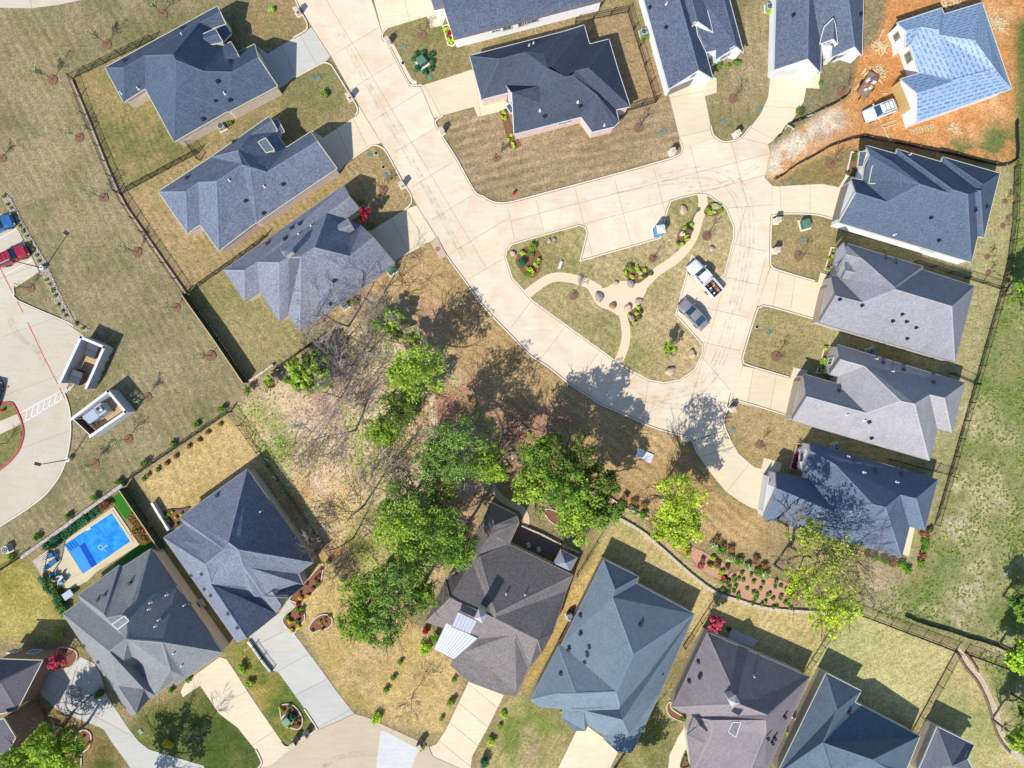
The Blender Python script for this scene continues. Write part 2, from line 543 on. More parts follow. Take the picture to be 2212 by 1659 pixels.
# strip between the loop road and the wooded lot
lawn([(850, 570), (930, 525), (1005, 600), (1106, 720), (1231, 830), (1480, 945), (1550, 1060), (1640, 1110), (1640, 1190), (1340, 1110), (1180, 1010), (1060, 940), (960, 800), (870, 660), (700, 700), (640, 690), (800, 600)],
     (194, 164, 112), (172, 144, 92), 0.45, 0.65, ((1060, 690), (1300, 880), 1.25, 0.09))
# wooded lot
LOT = [(850, 645), (1090, 945), (1010, 1110), (960, 1260), (895, 1285), (765, 1250), (640, 1110), (545, 960), (500, 880), (640, 790), (760, 700)]
ml = mask(LOT, 1.2, 1.2)
litter = lerp((228, 204, 164), (198, 172, 142), sstep(N_MID * 0.5 + N_C * 0.5, 0.4, 0.66))
litter = litter * (1 - 0.75 * sstep(N_BIG, 0.44, 0.56)[..., None]) + lerp((212, 192, 134), (166, 164, 96), sstep(N_C, 0.45, 0.62)) * (0.75 * sstep(N_BIG, 0.44, 0.56)[..., None])
put(ml, litter)
def blob(x, y, r, c, s=0.8, c2=None):
    w = D(x, y); rr = r * SD
    d = np.sqrt((PX - w.x + N_W1 * rr * 0.9) ** 2 + (PY - w.y + N_W2 * rr * 0.9) ** 2)
    m = np.clip(1.25 - d / rr, 0, 1) * s
    m = m * sstep(N_C, 0.32, 0.5)
    put(m, c)
for x, y, r, c in ((610, 955, 50, (116, 152, 42)), (660, 810, 55, (104, 136, 48)), (580, 900, 40, (160, 160, 84)), (660, 1000, 60, (176, 160, 96)),
                   (720, 1080, 70, (226, 192, 128)), (640, 1040, 40, (214, 184, 120)), (785, 1160, 55, (142, 152, 58)), (760, 1190, 40, (140, 150, 60)),
                   (820, 690, 40, (98, 120, 52)), (870, 740, 40, (92, 116, 50)), (930, 900, 60, (206, 160, 128)), (960, 870, 60, (184, 136, 108)),
                   (1000, 880, 60, (172, 126, 100)), (1060, 930, 40, (164, 118, 90)), (900, 960, 40, (212, 158, 112)), (760, 970, 40, (170, 166, 96)),
                   (690, 850, 50, (196, 160, 128)), (870, 1150, 60, (140, 140, 70)), (860, 1230, 40, (150, 140, 72)), (980, 1100, 40, (190, 142, 104)),
                   (1000, 1130, 30, (206, 150, 106)), (540, 930, 26, (214, 160, 108)), (640, 1090, 22, (206, 146, 96)), (720, 1195, 24, (212, 150, 96)),
                   (1150, 950, 70, (176, 128, 100)), (1200, 930, 70, (172, 130, 102)), (1110, 900, 50, (180, 136, 106)), (1010, 820, 40, (186, 140, 112)),
                   (1110, 1020, 40, (178, 132, 104)), (1340, 1080, 30, (188, 142, 110)), (930, 680, 40, (190, 150, 118)), (900, 610, 40, (204, 170, 116))):
    blob(x, y, r, c)
# construction plot
DIRT = [(1655, 385), (1662, 330), (1700, 300), (1740, 270), (1830, 215), (1860, 130), (1905, 60), (1935, -60), (2230, -60), (2212, 240), (2200, 350), (2120, 352), (1870, 308), (1800, 330), (1680, 388)]
md = mask(DIRT, 0.5, 0.35)
dirt = lerp((212, 152, 90), (222, 182, 130), sstep(N_BIG * 0.6 + N_C * 0.4, 0.46, 0.72))
put(md, dirt)
for x, y, r, c in ((1960, 90, 60, (204, 150, 96)), (2100, 290, 80, (224, 174, 118)), (2160, 120, 60, (212, 156, 92)), (2040, 320, 50, (222, 170, 112)), (1985, 330, 30, (202, 146, 90)),
                   (2180, 50, 50, (206, 160, 104)), (1800, 290, 40, (198, 138, 80)), (1860, 270, 60, (200, 140, 82)), (1900, 170, 50, (210, 134, 62))):
    blob(x, y, r, c, 0.8)
mg = mask([(1652, 378), (1668, 330), (1700, 305), (1770, 250), (1808, 240), (1828, 268), (1800, 295), (1740, 320), (1690, 362)], 0.8, 0.5) * sstep(N_C, 0.36, 0.5)
put(mg, lerp((230, 216, 186), (204, 190, 164), sstep(N_SM, 0.4, 0.6)))
for x, y, r, c in ((2150, 300, 40, (92, 118, 62)), (2130, 330, 40, (98, 122, 64)), (2080, 325, 35, (112, 124, 66)), (2060, 312, 20, (126, 130, 74)), (2190, 300, 30, (90, 122, 60))):
    blob(x, y, r, c, 0.9)
lawn([(2195, 40), (2230, 40), (2230, 360), (2190, 360)], (124, 132, 76), (80, 112, 48), 0.35, 0.6)
# strip behind the houses on the right, and the weedy field beyond the fence
lawn([(2100, 355), (2195, 360), (2190, 560), (2110, 830), (2020, 1130), (1960, 1240), (1900, 1210), (1700, 1160), (1800, 560)], (176, 168, 116), (150, 150, 94), 0.45, 0.65)
FIELD = [(2192, 350), (2240, 350), (2240, 1700), (2190, 1560), (2120, 1440), (2110, 1400), (1990, 1365), (1860, 1310), (1850, 1260), (1990, 1250), (2022, 1130), (2108, 830), (2180, 600)]
mf = mask(FIELD, 0.5, 0.4)
field = lerp((148, 150, 92), (116, 134, 66), sstep(N_MID * 0.6 + N_C * 0.4, 0.4, 0.62))
bare = 0.75 * sstep(N_BIG * 0.45 + N_C * 0.55, 0.5, 0.68)
field = field * (1 - bare[..., None]) + lerp((206, 192, 148), (176, 168, 114), sstep(N_SM, 0.35, 0.65)) * bare[..., None]
put(mf, field)
for x, y, r, c in ((2120, 900, 45, (224, 206, 160)), (2100, 930, 30, (216, 200, 150)), (2180, 950, 40, (220, 206, 160)), (2060, 1130, 30, (226, 212, 172)), (2160, 1070, 50, (216, 200, 150)), (2120, 1240, 60, (222, 206, 164)),
                   (2090, 1300, 60, (222, 206, 170)), (2070, 1340, 50, (218, 202, 158)), (2150, 1390, 50, (224, 204, 160)), (1900, 1250, 60, (206, 184, 150)), (1880, 1270, 50, (208, 188, 150)),
                   (2140, 760, 30, (70, 130, 30)), (2120, 830, 24, (70, 130, 30)), (2160, 700, 30, (84, 136, 36)), (2050, 1230, 40, (70, 128, 50))):
    blob(x, y, r, tuple(int(v * 0.95) for v in c), 0.6)
# yards along the bottom
lawn([(1290, 1170), (1340, 1100), (1560, 1270), (1690, 1300), (1870, 1340), (1800, 1480), (1540, 1400), (1400, 1290), (1280, 1240)], (202, 182, 122), (172, 166, 98), 0.45, 0.65)
lawn([(1790, 1360), (1870, 1320), (2066, 1405), (1975, 1570), (1860, 1530), (1740, 1450)], (206, 196, 134), (172, 174, 106), 0.42, 0.62)
lawn([(2066, 1410), (2120, 1440), (2190, 1560), (2230, 1680), (1960, 1700), (1985, 1570)], (200, 186, 126), (160, 166, 100), 0.42, 0.62)
lawn([(1230, 1280), (1300, 1180), (1320, 1210), (1150, 1480), (1120, 1500)], (206, 178, 108), (160, 148, 66), 0.5, 0.7)
lawn([(300, 1040), (490, 895), (555, 965), (680, 1180), (760, 1250), (830, 1300), (1000, 1420), (985, 1500), (960, 1590), (840, 1560), (740, 1510), (640, 1340), (560, 1130), (380, 1130)],
     (204, 178, 118), (184, 162, 96), 0.45, 0.65, ((700, 1350), (800, 1560), 1.1, 0.05))
for x, y, r, c in ((780, 1450, 26, (146, 140, 62)), (772, 1500, 30, (152, 140, 66)), (800, 1420, 30, (214, 178, 140)), (830, 1380, 30, (206, 164, 124)), (850, 1340, 26, (206, 166, 128)), (790, 1480, 26, (196, 170, 126)), (600, 1110, 18, (140, 110, 70)), (660, 1060, 14, (190, 140, 90))):
    blob(x, y, r, c, 0.75)
lawn([(480, 1400), (540, 1370), (690, 1550), (640, 1620), (600, 1600)], (176, 156, 84), (96, 116, 48), 0.36, 0.55)
lawn([(300, 1540), (440, 1480), (480, 1480), (570, 1640), (560, 1700), (330, 1680), (270, 1590)], (120, 124, 66), (78, 98, 42), 0.4, 0.6)
lawn([(60, 1520), (120, 1530), (250, 1600), (290, 1700), (50, 1700)], (150, 130, 80), (96, 102, 50), 0.4, 0.6)
lawn([(-60, 1180), (50, 1200), (110, 1270), (150, 1320), (130, 1380), (40, 1380), (-60, 1380)], (186, 172, 98), (146, 142, 66), 0.42, 0.6)
lawn([(1040, 1640), (1110, 1500), (1230, 1580), (1215, 1680), (1040, 1690)], (196, 176, 120), (128, 140, 70), 0.4, 0.6)
blob(1148, 1630, 36, (178, 150, 130), 0.7)
lawn([(1360, 1560), (1440, 1490), (1480, 1540), (1400, 1680), (1330, 1680)], (184, 170, 112), (120, 128, 66), 0.4, 0.58)
# lawns between the drives on the right
lawn([(1666, 465), (1810, 475), (1790, 600), (1665, 580)], (176, 156, 108), (148, 138, 86), 0.45, 0.65, ((1700, 500), (1720, 580), 0.9, 0.05))
lawn([(1640, 660), (1790, 690), (1780, 800), (1605, 790)], (170, 156, 104), (128, 126, 74), 0.42, 0.62)
lawn([(1583, 865), (1740, 890), (1720, 1000), (1630, 1010), (1565, 910)], (184, 162, 112), (156, 138, 86), 0.45, 0.65)
lawn([(1680, 395), (1810, 330), (1840, 310), (1830, 400)], (168, 146, 98), (146, 130, 80), 0.45, 0.65)
GC *= (0.84 + 0.32 * N_C)[..., None]
GC[..., 0] *= 0.97 + 0.06 * N_MID
GC *= np.array([1.01, 0.98, 1.08])
me = bpy.data.meshes.new("lawn")
vs = np.stack([PX.ravel(), PY.ravel(), (N_MID.ravel() - 0.5) * 0.05 - 0.02], 1).astype(np.float32)
me.vertices.add(len(vs)); me.vertices.foreach_set("co", vs.ravel())
ii = np.arange(NX * NY).reshape(NY, NX)
q = np.stack([ii[:-1, :-1], ii[:-1, 1:], ii[1:, 1:], ii[1:, :-1]], -1).reshape(-1, 4).astype(np.int32)
me.loops.add(q.size); me.loops.foreach_set("vertex_index", q.ravel())
me.polygons.add(len(q)); me.polygons.foreach_set("loop_start", np.arange(0, q.size, 4, dtype=np.int32))
me.polygons.foreach_set("loop_total", np.full(len(q), 4, dtype=np.int32))
me.update(calc_edges=True)
set_tint(me, GC.reshape(-1, 3))
me.materials.append(M_GROUND)
me.polygons.foreach_set("use_smooth", np.ones(len(q), dtype=bool))
GROUND = struct(link(bpy.data.objects.new("lawn", me)))
far = MB(); far.box((0, 0, -0.6), (1200, 1200, 0.4))
struct(far.build("ground", plain("far_grass", col(150, 140, 96), 1, 0, 0.3, 0.3)))
def ground_sheet(name, poly, z, c1, c2, kind="structure", k=4, fine=0.5):
    """a flat patch of lawn or bed with its own colours"""
    pts = [(p.x, p.y) for p in wpts(smooth_line(poly, k, True) if k > 1 else poly)]
    m = MB().prism(pts, -0.1, z)
    return m

# ------------------------------------------------------------------ concrete
M_ROAD = concrete("road_concrete", (255, 237, 208), stain=(226, 184, 138), stain_amt=0.62)
M_DRIVE = concrete("drive_concrete", (252, 234, 200), stain=(226, 184, 130), stain_amt=0.22, var=0.12)
M_DRIVE_G = concrete("grey_drive_concrete", (218, 216, 206), stain=(226, 208, 176), stain_amt=0.25, var=0.12)
M_LOT = concrete("parking_concrete", (228, 218, 196), stain=(206, 176, 136), stain_amt=0.4)
M_SEAL = plain("joint_sealant", col(176, 152, 126), 0.9, 0, 0.2)
M_KERB_SHADE = plain("kerb_shade_tone", col(150, 128, 104), 0.95, 0, 0.3, 3)  # dark tone for the painted gutter shadow beside the kerbs
M_PATH = plain("path_gravel", col(244, 216, 182), 1.0, 0, 0.14, 14)

def split_poly(pts, lines):
    bm = bmesh.new()
    P = [(p[0], p[1]) for p in pts]
    if area2(P) < 0:
        P = P[::-1]
    bm.faces.new([bm.verts.new((x, y, 0)) for x, y in P])
    for a, b in lines:
        d = Vector((b[0] - a[0], b[1] - a[1])); n = Vector((-d.y, d.x, 0)).normalized()
        bmesh.ops.bisect_plane(bm, geom=bm.verts[:] + bm.edges[:] + bm.faces[:], dist=1e-4, plane_co=(a[0], a[1], 0), plane_no=n)
    out = [[(v.co.x, v.co.y) for v in f.verts] for f in bm.faces if f.calc_area() > 0.15]
    bm.free()
    return out
def slabs(name, poly, lines, z, mat, gap=0.05, round_=0):
    """a concrete road or drive: sealant bed plus one slab per panel between the joints"""
    w = [(p.x, p.y) for p in wpts(poly)]
    base = struct(MB().prism(w, -0.12, z - 0.018).build(name, M_SEAL))
    L = [((D(*a).x, D(*a).y), (D(*b).x, D(*b).y)) for a, b in lines]
    for p in split_poly(w, L):
        q = inset_poly(p, gap / 2)
        MB().prism([(v.x, v.y) for v in q], z - 0.03, z).build("slab", mat, base)
    return base
def cross_lines(a, b, spacing, off=0.0, wide=200):
    """joint lines square to the line a-b"""
    A = Vector(a); B = Vector(b); d = (B - A); L = d.length; d.normalize(); n = Vector((-d.y, d.x)); out = []
    t = off
    while t < L:
        p = A + d * t
        out.append(((p - n * wide)[:], (p + n * wide)[:])); t += spacing
    return out

P1 = [(634, -10), (673, 57), (715, 122), (775, 227), (799, 267), (863, 375), (885, 415), (900, 442), (943, 510), (965, 552), (1005, 607),
      (1092, 556), (1095, 541), (1106, 528), (1113, 524), (1095, 437), (1065, 434), (1043, 422), (1025, 412), (988, 345), (958, 297), (943, 272), (937, 256), (908, 186), (895, 185), (880, 175), (843, 102), (829, 86), (826, 72), (800, -10)]
slabs("road", P1, [((705, 0), (953, 415)), ((953, 415), (1030, 540))] [:1] + cross_lines((675, 57), (1010, 612), 83, 76), 0.02, M_ROAD)
P2 = [(1095, 437), (1106, 435), (1151, 423), (1183, 415), (1323, 377), (1423, 349), (1461, 337), (1475, 320), (1543, 297), (1560, 305), (1580, 305), (1602, 298), (1659, 312), (1664, 330), (1652, 384), (1668, 400), (1668, 442),
      (1568, 450), (1531, 423), (1506, 420), (1480, 425), (1449, 434), (1440, 458), (1425, 515), (1253, 564), (1268, 503), (1264, 492), (1251, 487), (1150, 515), (1113, 524)]
slabs("road", P2, [((1261, 484), (1446, 434)), ((1100, 478), (1420, 395))] + cross_lines((1095, 470), (1640, 330), 88, 70, 160), 0.02, M_ROAD)
P3 = [(1668, 442), (1667, 470), (1664, 575), (1650, 620), (1634, 668), (1606, 768), (1604, 790), (1588, 850), (1576, 872), (1563, 907), (1563, 930), (1496, 952), (1488, 945), (1471, 940), (1421, 926), (1388, 913),
      (1401, 821), (1433, 827), (1468, 821), (1501, 798), (1516, 765), (1517, 745), (1481, 703), (1459, 680), (1494, 552), (1545, 598), (1554, 601), (1564, 595), (1584, 515), (1584, 490), (1568, 450)]
slabs("road", P3, [((1653, 560), (1592, 795)), ((1568, 600), (1520, 770))] + cross_lines((1630, 455), (1560, 760), 74, 80, 170) + [((1516, 770), (1600, 870))], 0.02, M_ROAD)
P4 = [(1005, 607), (1033, 647), (1063, 682), (1106, 726), (1143, 764), (1186, 793), (1231, 830), (1266, 852), (1296, 872), (1341, 891), (1388, 913), (1401, 821), (1343, 790), (1150, 650), (1106, 600), (1092, 556)]
slabs("road", P4, cross_lines((1080, 640), (1400, 880), 92, 60, 130), 0.02, M_ROAD)

DRIVES = [
    ("driveway", [(673, 58), (663, 65), (629, 85), (578, 116), (556, 100), (598, 196), (612, 186), (633, 170), (693, 137), (704, 133), (714, 122)], [((640, 60), (712, 190)), ((600, 80), (650, 190))], M_DRIVE_G),
    ("driveway", [(775, 228), (770, 250), (698, 297), (672, 280), (730, 374), (745, 355), (795, 317), (810, 313), (824, 309), (799, 268)], [((755, 240), (800, 330)), ((720, 260), (760, 350))], M_DRIVE),
    ("driveway", [(900, 443), (875, 452), (803, 497), (780, 500), (850, 568), (862, 558), (928, 524), (943, 512)], [((870, 440), (930, 540)), ((840, 460), (890, 560))], M_DRIVE),
    ("driveway", [(826, 71), (838, 61), (922, 36), (930, 61), (956, 55), (975, 0), (985, -20), (802, -20)], [((826, 71), (802, 0)), ((890, 70), (870, -20))], M_DRIVE),
    ("driveway", [(909, 187), (913, 184), (1020, 150), (1060, 190), (1100, 225), (1092, 238), (1032, 253), (1023, 231), (955, 250), (938, 256)], [((915, 180), (955, 255)), ((1022, 140), (1040, 260))], M_DRIVE),
    ("driveway", [(1474, 321), (1468, 300), (1446, 210), (1440, 195), (1530, 165), (1548, 168), (1549, 200), (1523, 208), (1535, 270), (1544, 297)], [((1460, 297), (1545, 278)), ((1440, 212), (1530, 195))], M_DRIVE),
    ("driveway", [(1602, 298), (1623, 272), (1643, 245), (1659, 210), (1664, 160), (1740, 160), (1772, 158), (1770, 192), (1742, 190), (1736, 220), (1726, 237), (1706, 270), (1676, 300), (1659, 312)], [((1640, 285), (1690, 310)), ((1655, 230), (1745, 235))], M_DRIVE),
    ("driveway", [(1668, 401), (1681, 402), (1776, 397), (1812, 404), (1832, 370), (1842, 372), (1815, 476), (1809, 475), (1759, 464), (1686, 462), (1667, 466)], [((1684, 395), (1688, 470)), ((1750, 390), (1750, 470))], M_DRIVE),
    ("driveway", [(1664, 577), (1680, 584), (1766, 610), (1772, 588), (1800, 598), (1775, 700), (1759, 689), (1656, 662), (1636, 661)], [((1686, 575), (1666, 680)), ((1720, 580), (1705, 690))], M_DRIVE),
    ("driveway", [(1604, 790), (1659, 802), (1707, 817), (1714, 793), (1745, 800), (1712, 905), (1700, 896), (1659, 887), (1582, 868)], [((1630, 780), (1612, 890)), ((1680, 790), (1660, 905))], M_DRIVE),
    ("driveway", [(1563, 908), (1573, 940), (1596, 980), (1630, 1009), (1644, 1012), (1650, 988), (1690, 1000), (1660, 1090), (1641, 1103), (1618, 1095), (1596, 1082), (1568, 1062), (1531, 1017), (1506, 980), (1497, 953), (1563, 931)], [((1500, 990), (1600, 960)), ((1560, 1075), (1620, 1000))], M_DRIVE),
    # bottom drives
    ("driveway", C(3, 1, [(-80, 500), (0, 480), (200, 320), (280, 200), (330, 250), (340, 300), (250, 385), (340, 510), (520, 750), (700, 1000), (850, 1190), (700, 1260), (525, 1335), (510, 1290), (420, 1150), (190, 830), (140, 820)]), [((640, 1500), (720, 1460)), ((600, 1450), (690, 1400)), ((560, 1390), (660, 1340)), ((690, 1570), (780, 1520))], M_DRIVE_G),
    ("driveway", C(3, 0, [(1560, 1000), (1600, 920), (1900, 700), (1960, 720), (2211, 1105), (2462, 1470), (2510, 1500), (2340, 1640), (2262, 1655), (2250, 1600), (2211, 1510), (2050, 1310), (1890, 1190), (1730, 950), (1580, 1050)]), [((480, 1520), (560, 1480)), ((530, 1620), (620, 1560))], M_DRIVE),
    ("driveway", C(3, 1, [(1560, 1452), (1640, 1330), (1840, 910), (1900, 860), (2180, 980), (2140, 1035), (2010, 1300), (1870, 1560), (1850, 1700), (1530, 1560), (1500, 1478)]), cross_lines((945, 1610), (1060, 1470), 45, 10, 60)[:4], M_DRIVE),
    ("driveway", C(3, 2, [(560, 1330), (640, 1290), (930, 1500), (915, 1530), (830, 1700), (370, 1740), (400, 1659)]), [], M_DRIVE),
    ("driveway", C(3, 0, [(290, 960), (440, 770), (520, 800), (640, 760), (700, 700), (820, 760), (880, 880), (920, 1030), (1120, 1330), (1200, 1430), (1290, 1500), (1760, 1640), (1800, 1760), (1200, 1760), (1100, 1620), (960, 1430), (900, 1330), (850, 1305), (660, 1230), (480, 1150)]), cross_lines((90, 1480), (230, 1560), 26, 10, 60) + [((100, 1450), (240, 1520)), ((100, 1490), (230, 1560))], M_DRIVE_G),
    ("walkway", C(3, 2, [(1500, 1290), (1580, 1340), (1470, 1560), (1450, 1640), (1480, 1740), (1340, 1740), (1360, 1550), (1430, 1400)]), [], M_DRIVE),
]
for n, p, l, m in DRIVES:
    slabs(n, p, l, 0.024, m)
# the cul-de-sac at the bottom
CUL = C(3, 1, [(40, 1655), (60, 1625), (140, 1590), (250, 1475), (330, 1450), (525, 1336), (700, 1262), (850, 1192), (950, 1218), (1090, 1282), (1260, 1360), (1420, 1432), (1490, 1475), (1530, 1562), (1850, 1700), (1850, 1900), (40, 1900)])
slabs("road", CUL, [((845, 1585), (800, 1700))], 0.02, concrete("cul_concrete", (224, 206, 176), stain_amt=0.2))
MB().prism([(p.x, p.y) for p in wpts(C(3, 1, [(1078, 1335), (1130, 1350), (1405, 1495), (1330, 1700), (1030, 1760), (1045, 1600)]))], 0.0, 0.026).build("new_slab", concrete("new_concrete", (230, 230, 226), stain_amt=0.05))
struct(bpy.data.objects["new_slab"])
# parking lot on the left
PARK = [(-80, 440), (18, 465), (37, 492), (70, 557), (85, 588), (32, 622), (29, 632), (38, 650), (135, 692), (172, 718), (200, 740), (160, 800), (140, 850), (150, 880), (153, 942), (140, 1005), (112, 1052), (75, 1087), (0, 1136), (-80, 1180)]
slabs("parking_lot", PARK, cross_lines((-60, 560), (120, 1050), 120, 60, 300), 0.018, M_LOT)
slabs("road", [(-80, -60), (230, -60), (176, 0), (130, 10), (70, 18), (0, 17), (-80, 5)], [((60, -40), (70, 30))], 0.018, M_LOT)
# parking island on the left edge
def patch(name, pts, z, c, k=1, kind=True):
    w = [(p.x, p.y) for p in wpts(smooth_line(pts, k, True) if k > 1 else pts)]
    o = MB().prism(w, 0.0, z).build(name, c)
    return struct(o) if kind else o
M_GR1 = plain("island_lawn_a", col(128, 126, 74), 1, 0, 0.35, 3)
patch("lawn", C(2, 0, [(-200, 190), (0, 180), (80, 165), (120, 180), (165, 270), (195, 380), (190, 470), (150, 590), (60, 690), (-200, 830)]), 0.12, M_GR1)
patch("pavement", C(2, 0, [(-200, 380), (0, 320), (160, 255), (190, 345), (0, 435), (-200, 520)]), 0.128, M_LOT)

# ------------------------------------------------------------------ loop island
M_ISL = attr_mat("island_lawn", contrast=0.6, fine=3.6)
ISL = [(1092, 556), (1095, 541), (1106, 528), (1150, 515), (1251, 487), (1264, 492), (1268, 503), (1253, 564), (1425, 515), (1440, 458), (1449, 434), (1480, 425), (1506, 420), (1531, 423), (1568, 450), (1584, 490), (1584, 515), (1564, 595), (1554, 601), (1545, 598), (1494, 552), (1459, 680), (1481, 703), (1517, 745), (1516, 765), (1501, 798), (1468, 821), (1433, 827), (1401, 821), (1343, 790), (1150, 650), (1106, 600)]
def grid_sheet(name, poly, z, step, cfun, mat):
    w = [(p.x, p.y) for p in wpts(poly)]
    xs = [p[0] for p in w]; ys = [p[1] for p in w]
    bm = bmesh.new()
    bm.faces.new([bm.verts.new((x, y, z)) for x, y in (w if area2(w) > 0 else w[::-1])])
    for a0, a1, no in ((min(xs), max(xs), (1, 0, 0)), (min(ys), max(ys), (0, 1, 0))):
        t = a0 + step
        while t < a1:
            bmesh.ops.bisect_plane(bm, geom=bm.verts[:] + bm.edges[:] + bm.faces[:], dist=1e-4, plane_co=(t, 0, 0) if no[0] else (0, t, 0), plane_no=no)
            t += step
    me = bpy.data.meshes.new(name); bm.to_mesh(me); bm.free()
    co = np.zeros(len(me.vertices) * 3, dtype=np.float32); me.vertices.foreach_get("co", co); co = co.reshape(-1, 3)
    set_tint(me, cfun(co[:, 0], co[:, 1])); me.materials.append(mat)
    return struct(link(bpy.data.objects.new(name, me)))
def samp(N, x, y):
    ix = np.clip(((x - GX[0]) / STEP).astype(int), 0, NX - 1); iy = np.clip(((y - GY[0]) / STEP).astype(int), 0, NY - 1)
    return N[iy, ix]
def isl_col(x, y):
    t = np.clip((samp(N_BIG, x, y) * 0.45 + samp(N_MID, x, y) * 0.35 + samp(N_C, x, y) * 0.2 - 0.4) / 0.22, 0, 1)[:, None]
    c = C3((206, 182, 136)) * (1 - t) + C3((168, 158, 104)) * t
    u = (x * 0.62 + y * 0.78) / 1.1
    return 0.9 * c * (1 + 0.07 * np.sin(2 * math.pi * u + 4 * samp(N_MID, x, y)))[:, None] * (0.78 + 0.44 * samp(N_C, x, y))[:, None]
grid_sheet("lawn", ISL, 0.11, 0.3, isl_col, M_ISL)
# gravel path with its round court
def path_obj(pts, w, name="path"):
    m = MB().ribbon([(p.x, p.y) for p in wpts(smooth_line(pts, 5))], w, 0.0, 0.125)
    return m
pm = MB()
for pts, w in ((C(1, 2, [(1640, 20), (1648, 120), (1605, 250), (1570, 370), (1500, 490), (1400, 590), (1250, 690), (1160, 780), (1090, 850)]), 1.25),
               (C(1, 2, [(760, 850), (640, 785), (480, 740), (350, 740), (250, 790), (130, 880)]), 1.25),
               (C(1, 2, [(940, 980), (968, 1090), (983, 1200), (978, 1300), (950, 1390), (910, 1485)]), 1.2)):
    pm.ribbon([(p.x, p.y) for p in wpts(smooth_line(pts, 5))], w, 0.0, 0.125)
struct(pm.build("path", M_PATH))
patch("path_court", C(1, 2, [(640, 790), (740, 830), (820, 822), (880, 785), (960, 768), (1060, 775), (1150, 790), (1160, 850), (1120, 930), (1090, 985), (1020, 1030), (990, 1080), (905, 1060), (850, 1025), (750, 985), (690, 900)]), 0.128, M_PATH, 4)

# ------------------------------------------------------------------ curbs
M_GUT = concrete("gutter_concrete", (254, 232, 204), stain=(232, 184, 132), stain_amt=0.6)
def gutter(pts, side, k=3):
    q = [(p.x, p.y) for p in wpts(smooth_line(pts, k))]
    L, R = offset_line(q, 0.42)
    q = [(p.x, p.y) for p in (L if side > 0 else R)]
    L, R = offset_line(q, 0.26); n = len(q)
    m = MB().add([(p.x, p.y, .0245) for p in L] + [(p.x, p.y, .0245) for p in R], [(i, i + n, i + n + 1, i + 1) for i in range(n - 1)])
    struct(m.build("gutter", M_GUT))
def curb(name, pts, mat=M_CURB, w=0.17, h=0.14, k=4, closed=False, label=None):
    q = [(p.x, p.y) for p in wpts(smooth_line(pts, k, closed) if k > 1 else pts)]
    o = MB().ribbon(q, w, -0.05, h, closed).build(name, mat)
    struct(MB().ribbon(q, w + 0.16, -0.05, 0.034, closed).build("kerb_shade_line", M_KERB_SHADE))  # low dark strip, a painted shadow line along both sides of the kerb
    return struct(o)
curb("kerb", ISL[:20] + [(1549, 600)], k=1)
curb("kerb", [(1545, 598)] + ISL[20:] + [ISL[0]], k=1)
for p in ([(634, -10), (650, 26), (661, 45), (664, 55), (663, 63), (655, 70), (634, 82)],
          [(640, 167), (690, 140), (702, 136), (714, 140), (722, 150), (760, 212), (770, 228), (773, 240), (768, 250)],
          [(752, 350), (795, 320), (808, 314), (820, 317), (835, 330), (870, 395), (882, 412), (888, 424), (889, 437), (883, 446), (876, 452)],
          [(943, 512), (965, 553), (1005, 608), (1033, 648), (1063, 683), (1106, 727), (1143, 766), (1186, 794), (1231, 831), (1266, 853), (1296, 873), (1341, 892), (1388, 914), (1421, 927), (1471, 941), (1486, 944), (1495, 953), (1506, 980)],
          [(838, 61), (829, 70), (827, 84), (843, 104), (881, 176), (890, 184), (900, 185), (912, 184)],
          [(958, 250), (945, 258), (941, 268), (957, 297), (988, 346), (1025, 413), (1043, 424), (1065, 436), (1095, 438), (1151, 424), (1323, 378), (1423, 350), (1460, 338), (1472, 328), (1473, 318), (1468, 302)],
          [(1535, 272), (1540, 290), (1550, 300), (1562, 306), (1580, 305), (1600, 298), (1622, 272)],
          [(1800, 474), (1760, 464), (1700, 462), (1672, 466), (1666, 476), (1664, 560), (1667, 575), (1682, 584), (1760, 607)],
          [(1755, 689), (1660, 662), (1643, 664), (1634, 674), (1606, 765), (1606, 778), (1614, 788), (1705, 815)],
          [(1695, 896), (1600, 867), (1584, 866), (1574, 878), (1564, 905), (1566, 925), (1576, 947)],
          C(3, 1, [(420, 1150), (505, 1280), (520, 1310), (515, 1335), (330, 1455), (260, 1475), (220, 1440)]),
          C(3, 1, [(0, 1500), (30, 1560), (50, 1615), (20, 1659)])):
    curb("kerb", p, k=3)
curb("kerb", [(30, 620), (31, 634), (40, 650), (135, 691), (160, 704)], k=2)
curb("kerb", [(140, 850), (151, 885), (153, 942), (140, 1006), (112, 1053), (75, 1088), (0, 1137), (-60, 1170)], k=4)
M_RED = plain("red_paint", col(206, 76, 76), 0.7, 0, 0.2, 3)
curb("kerb", C(2, 0, [(-60, 180), (60, 160), (110, 165), (150, 230), (190, 330), (205, 420), (190, 500), (150, 590), (60, 690), (-80, 790)]), M_RED, 0.2)

gutter([(673, 57), (715, 122), (775, 227), (799, 267), (863, 375), (885, 415), (943, 512), (965, 553), (1005, 608), (1033, 648), (1063, 683), (1106, 727), (1143, 766), (1186, 794), (1231, 831), (1266, 853), (1296, 873), (1341, 892), (1388, 914), (1421, 927), (1471, 941)], 1)
gutter([(827, 84), (843, 104), (881, 176), (900, 185)], 1)
gutter([(943, 272), (957, 297), (988, 346), (1025, 413), (1043, 424), (1065, 436), (1095, 438), (1151, 424), (1323, 378), (1423, 350), (1460, 338)], -1)
gutter([(1666, 470), (1664, 575), (1650, 620), (1634, 668), (1606, 768), (1604, 790), (1588, 850)], -1)
gutter([(1092, 556), (1095, 541), (1106, 528), (1150, 515), (1251, 487)], 1)
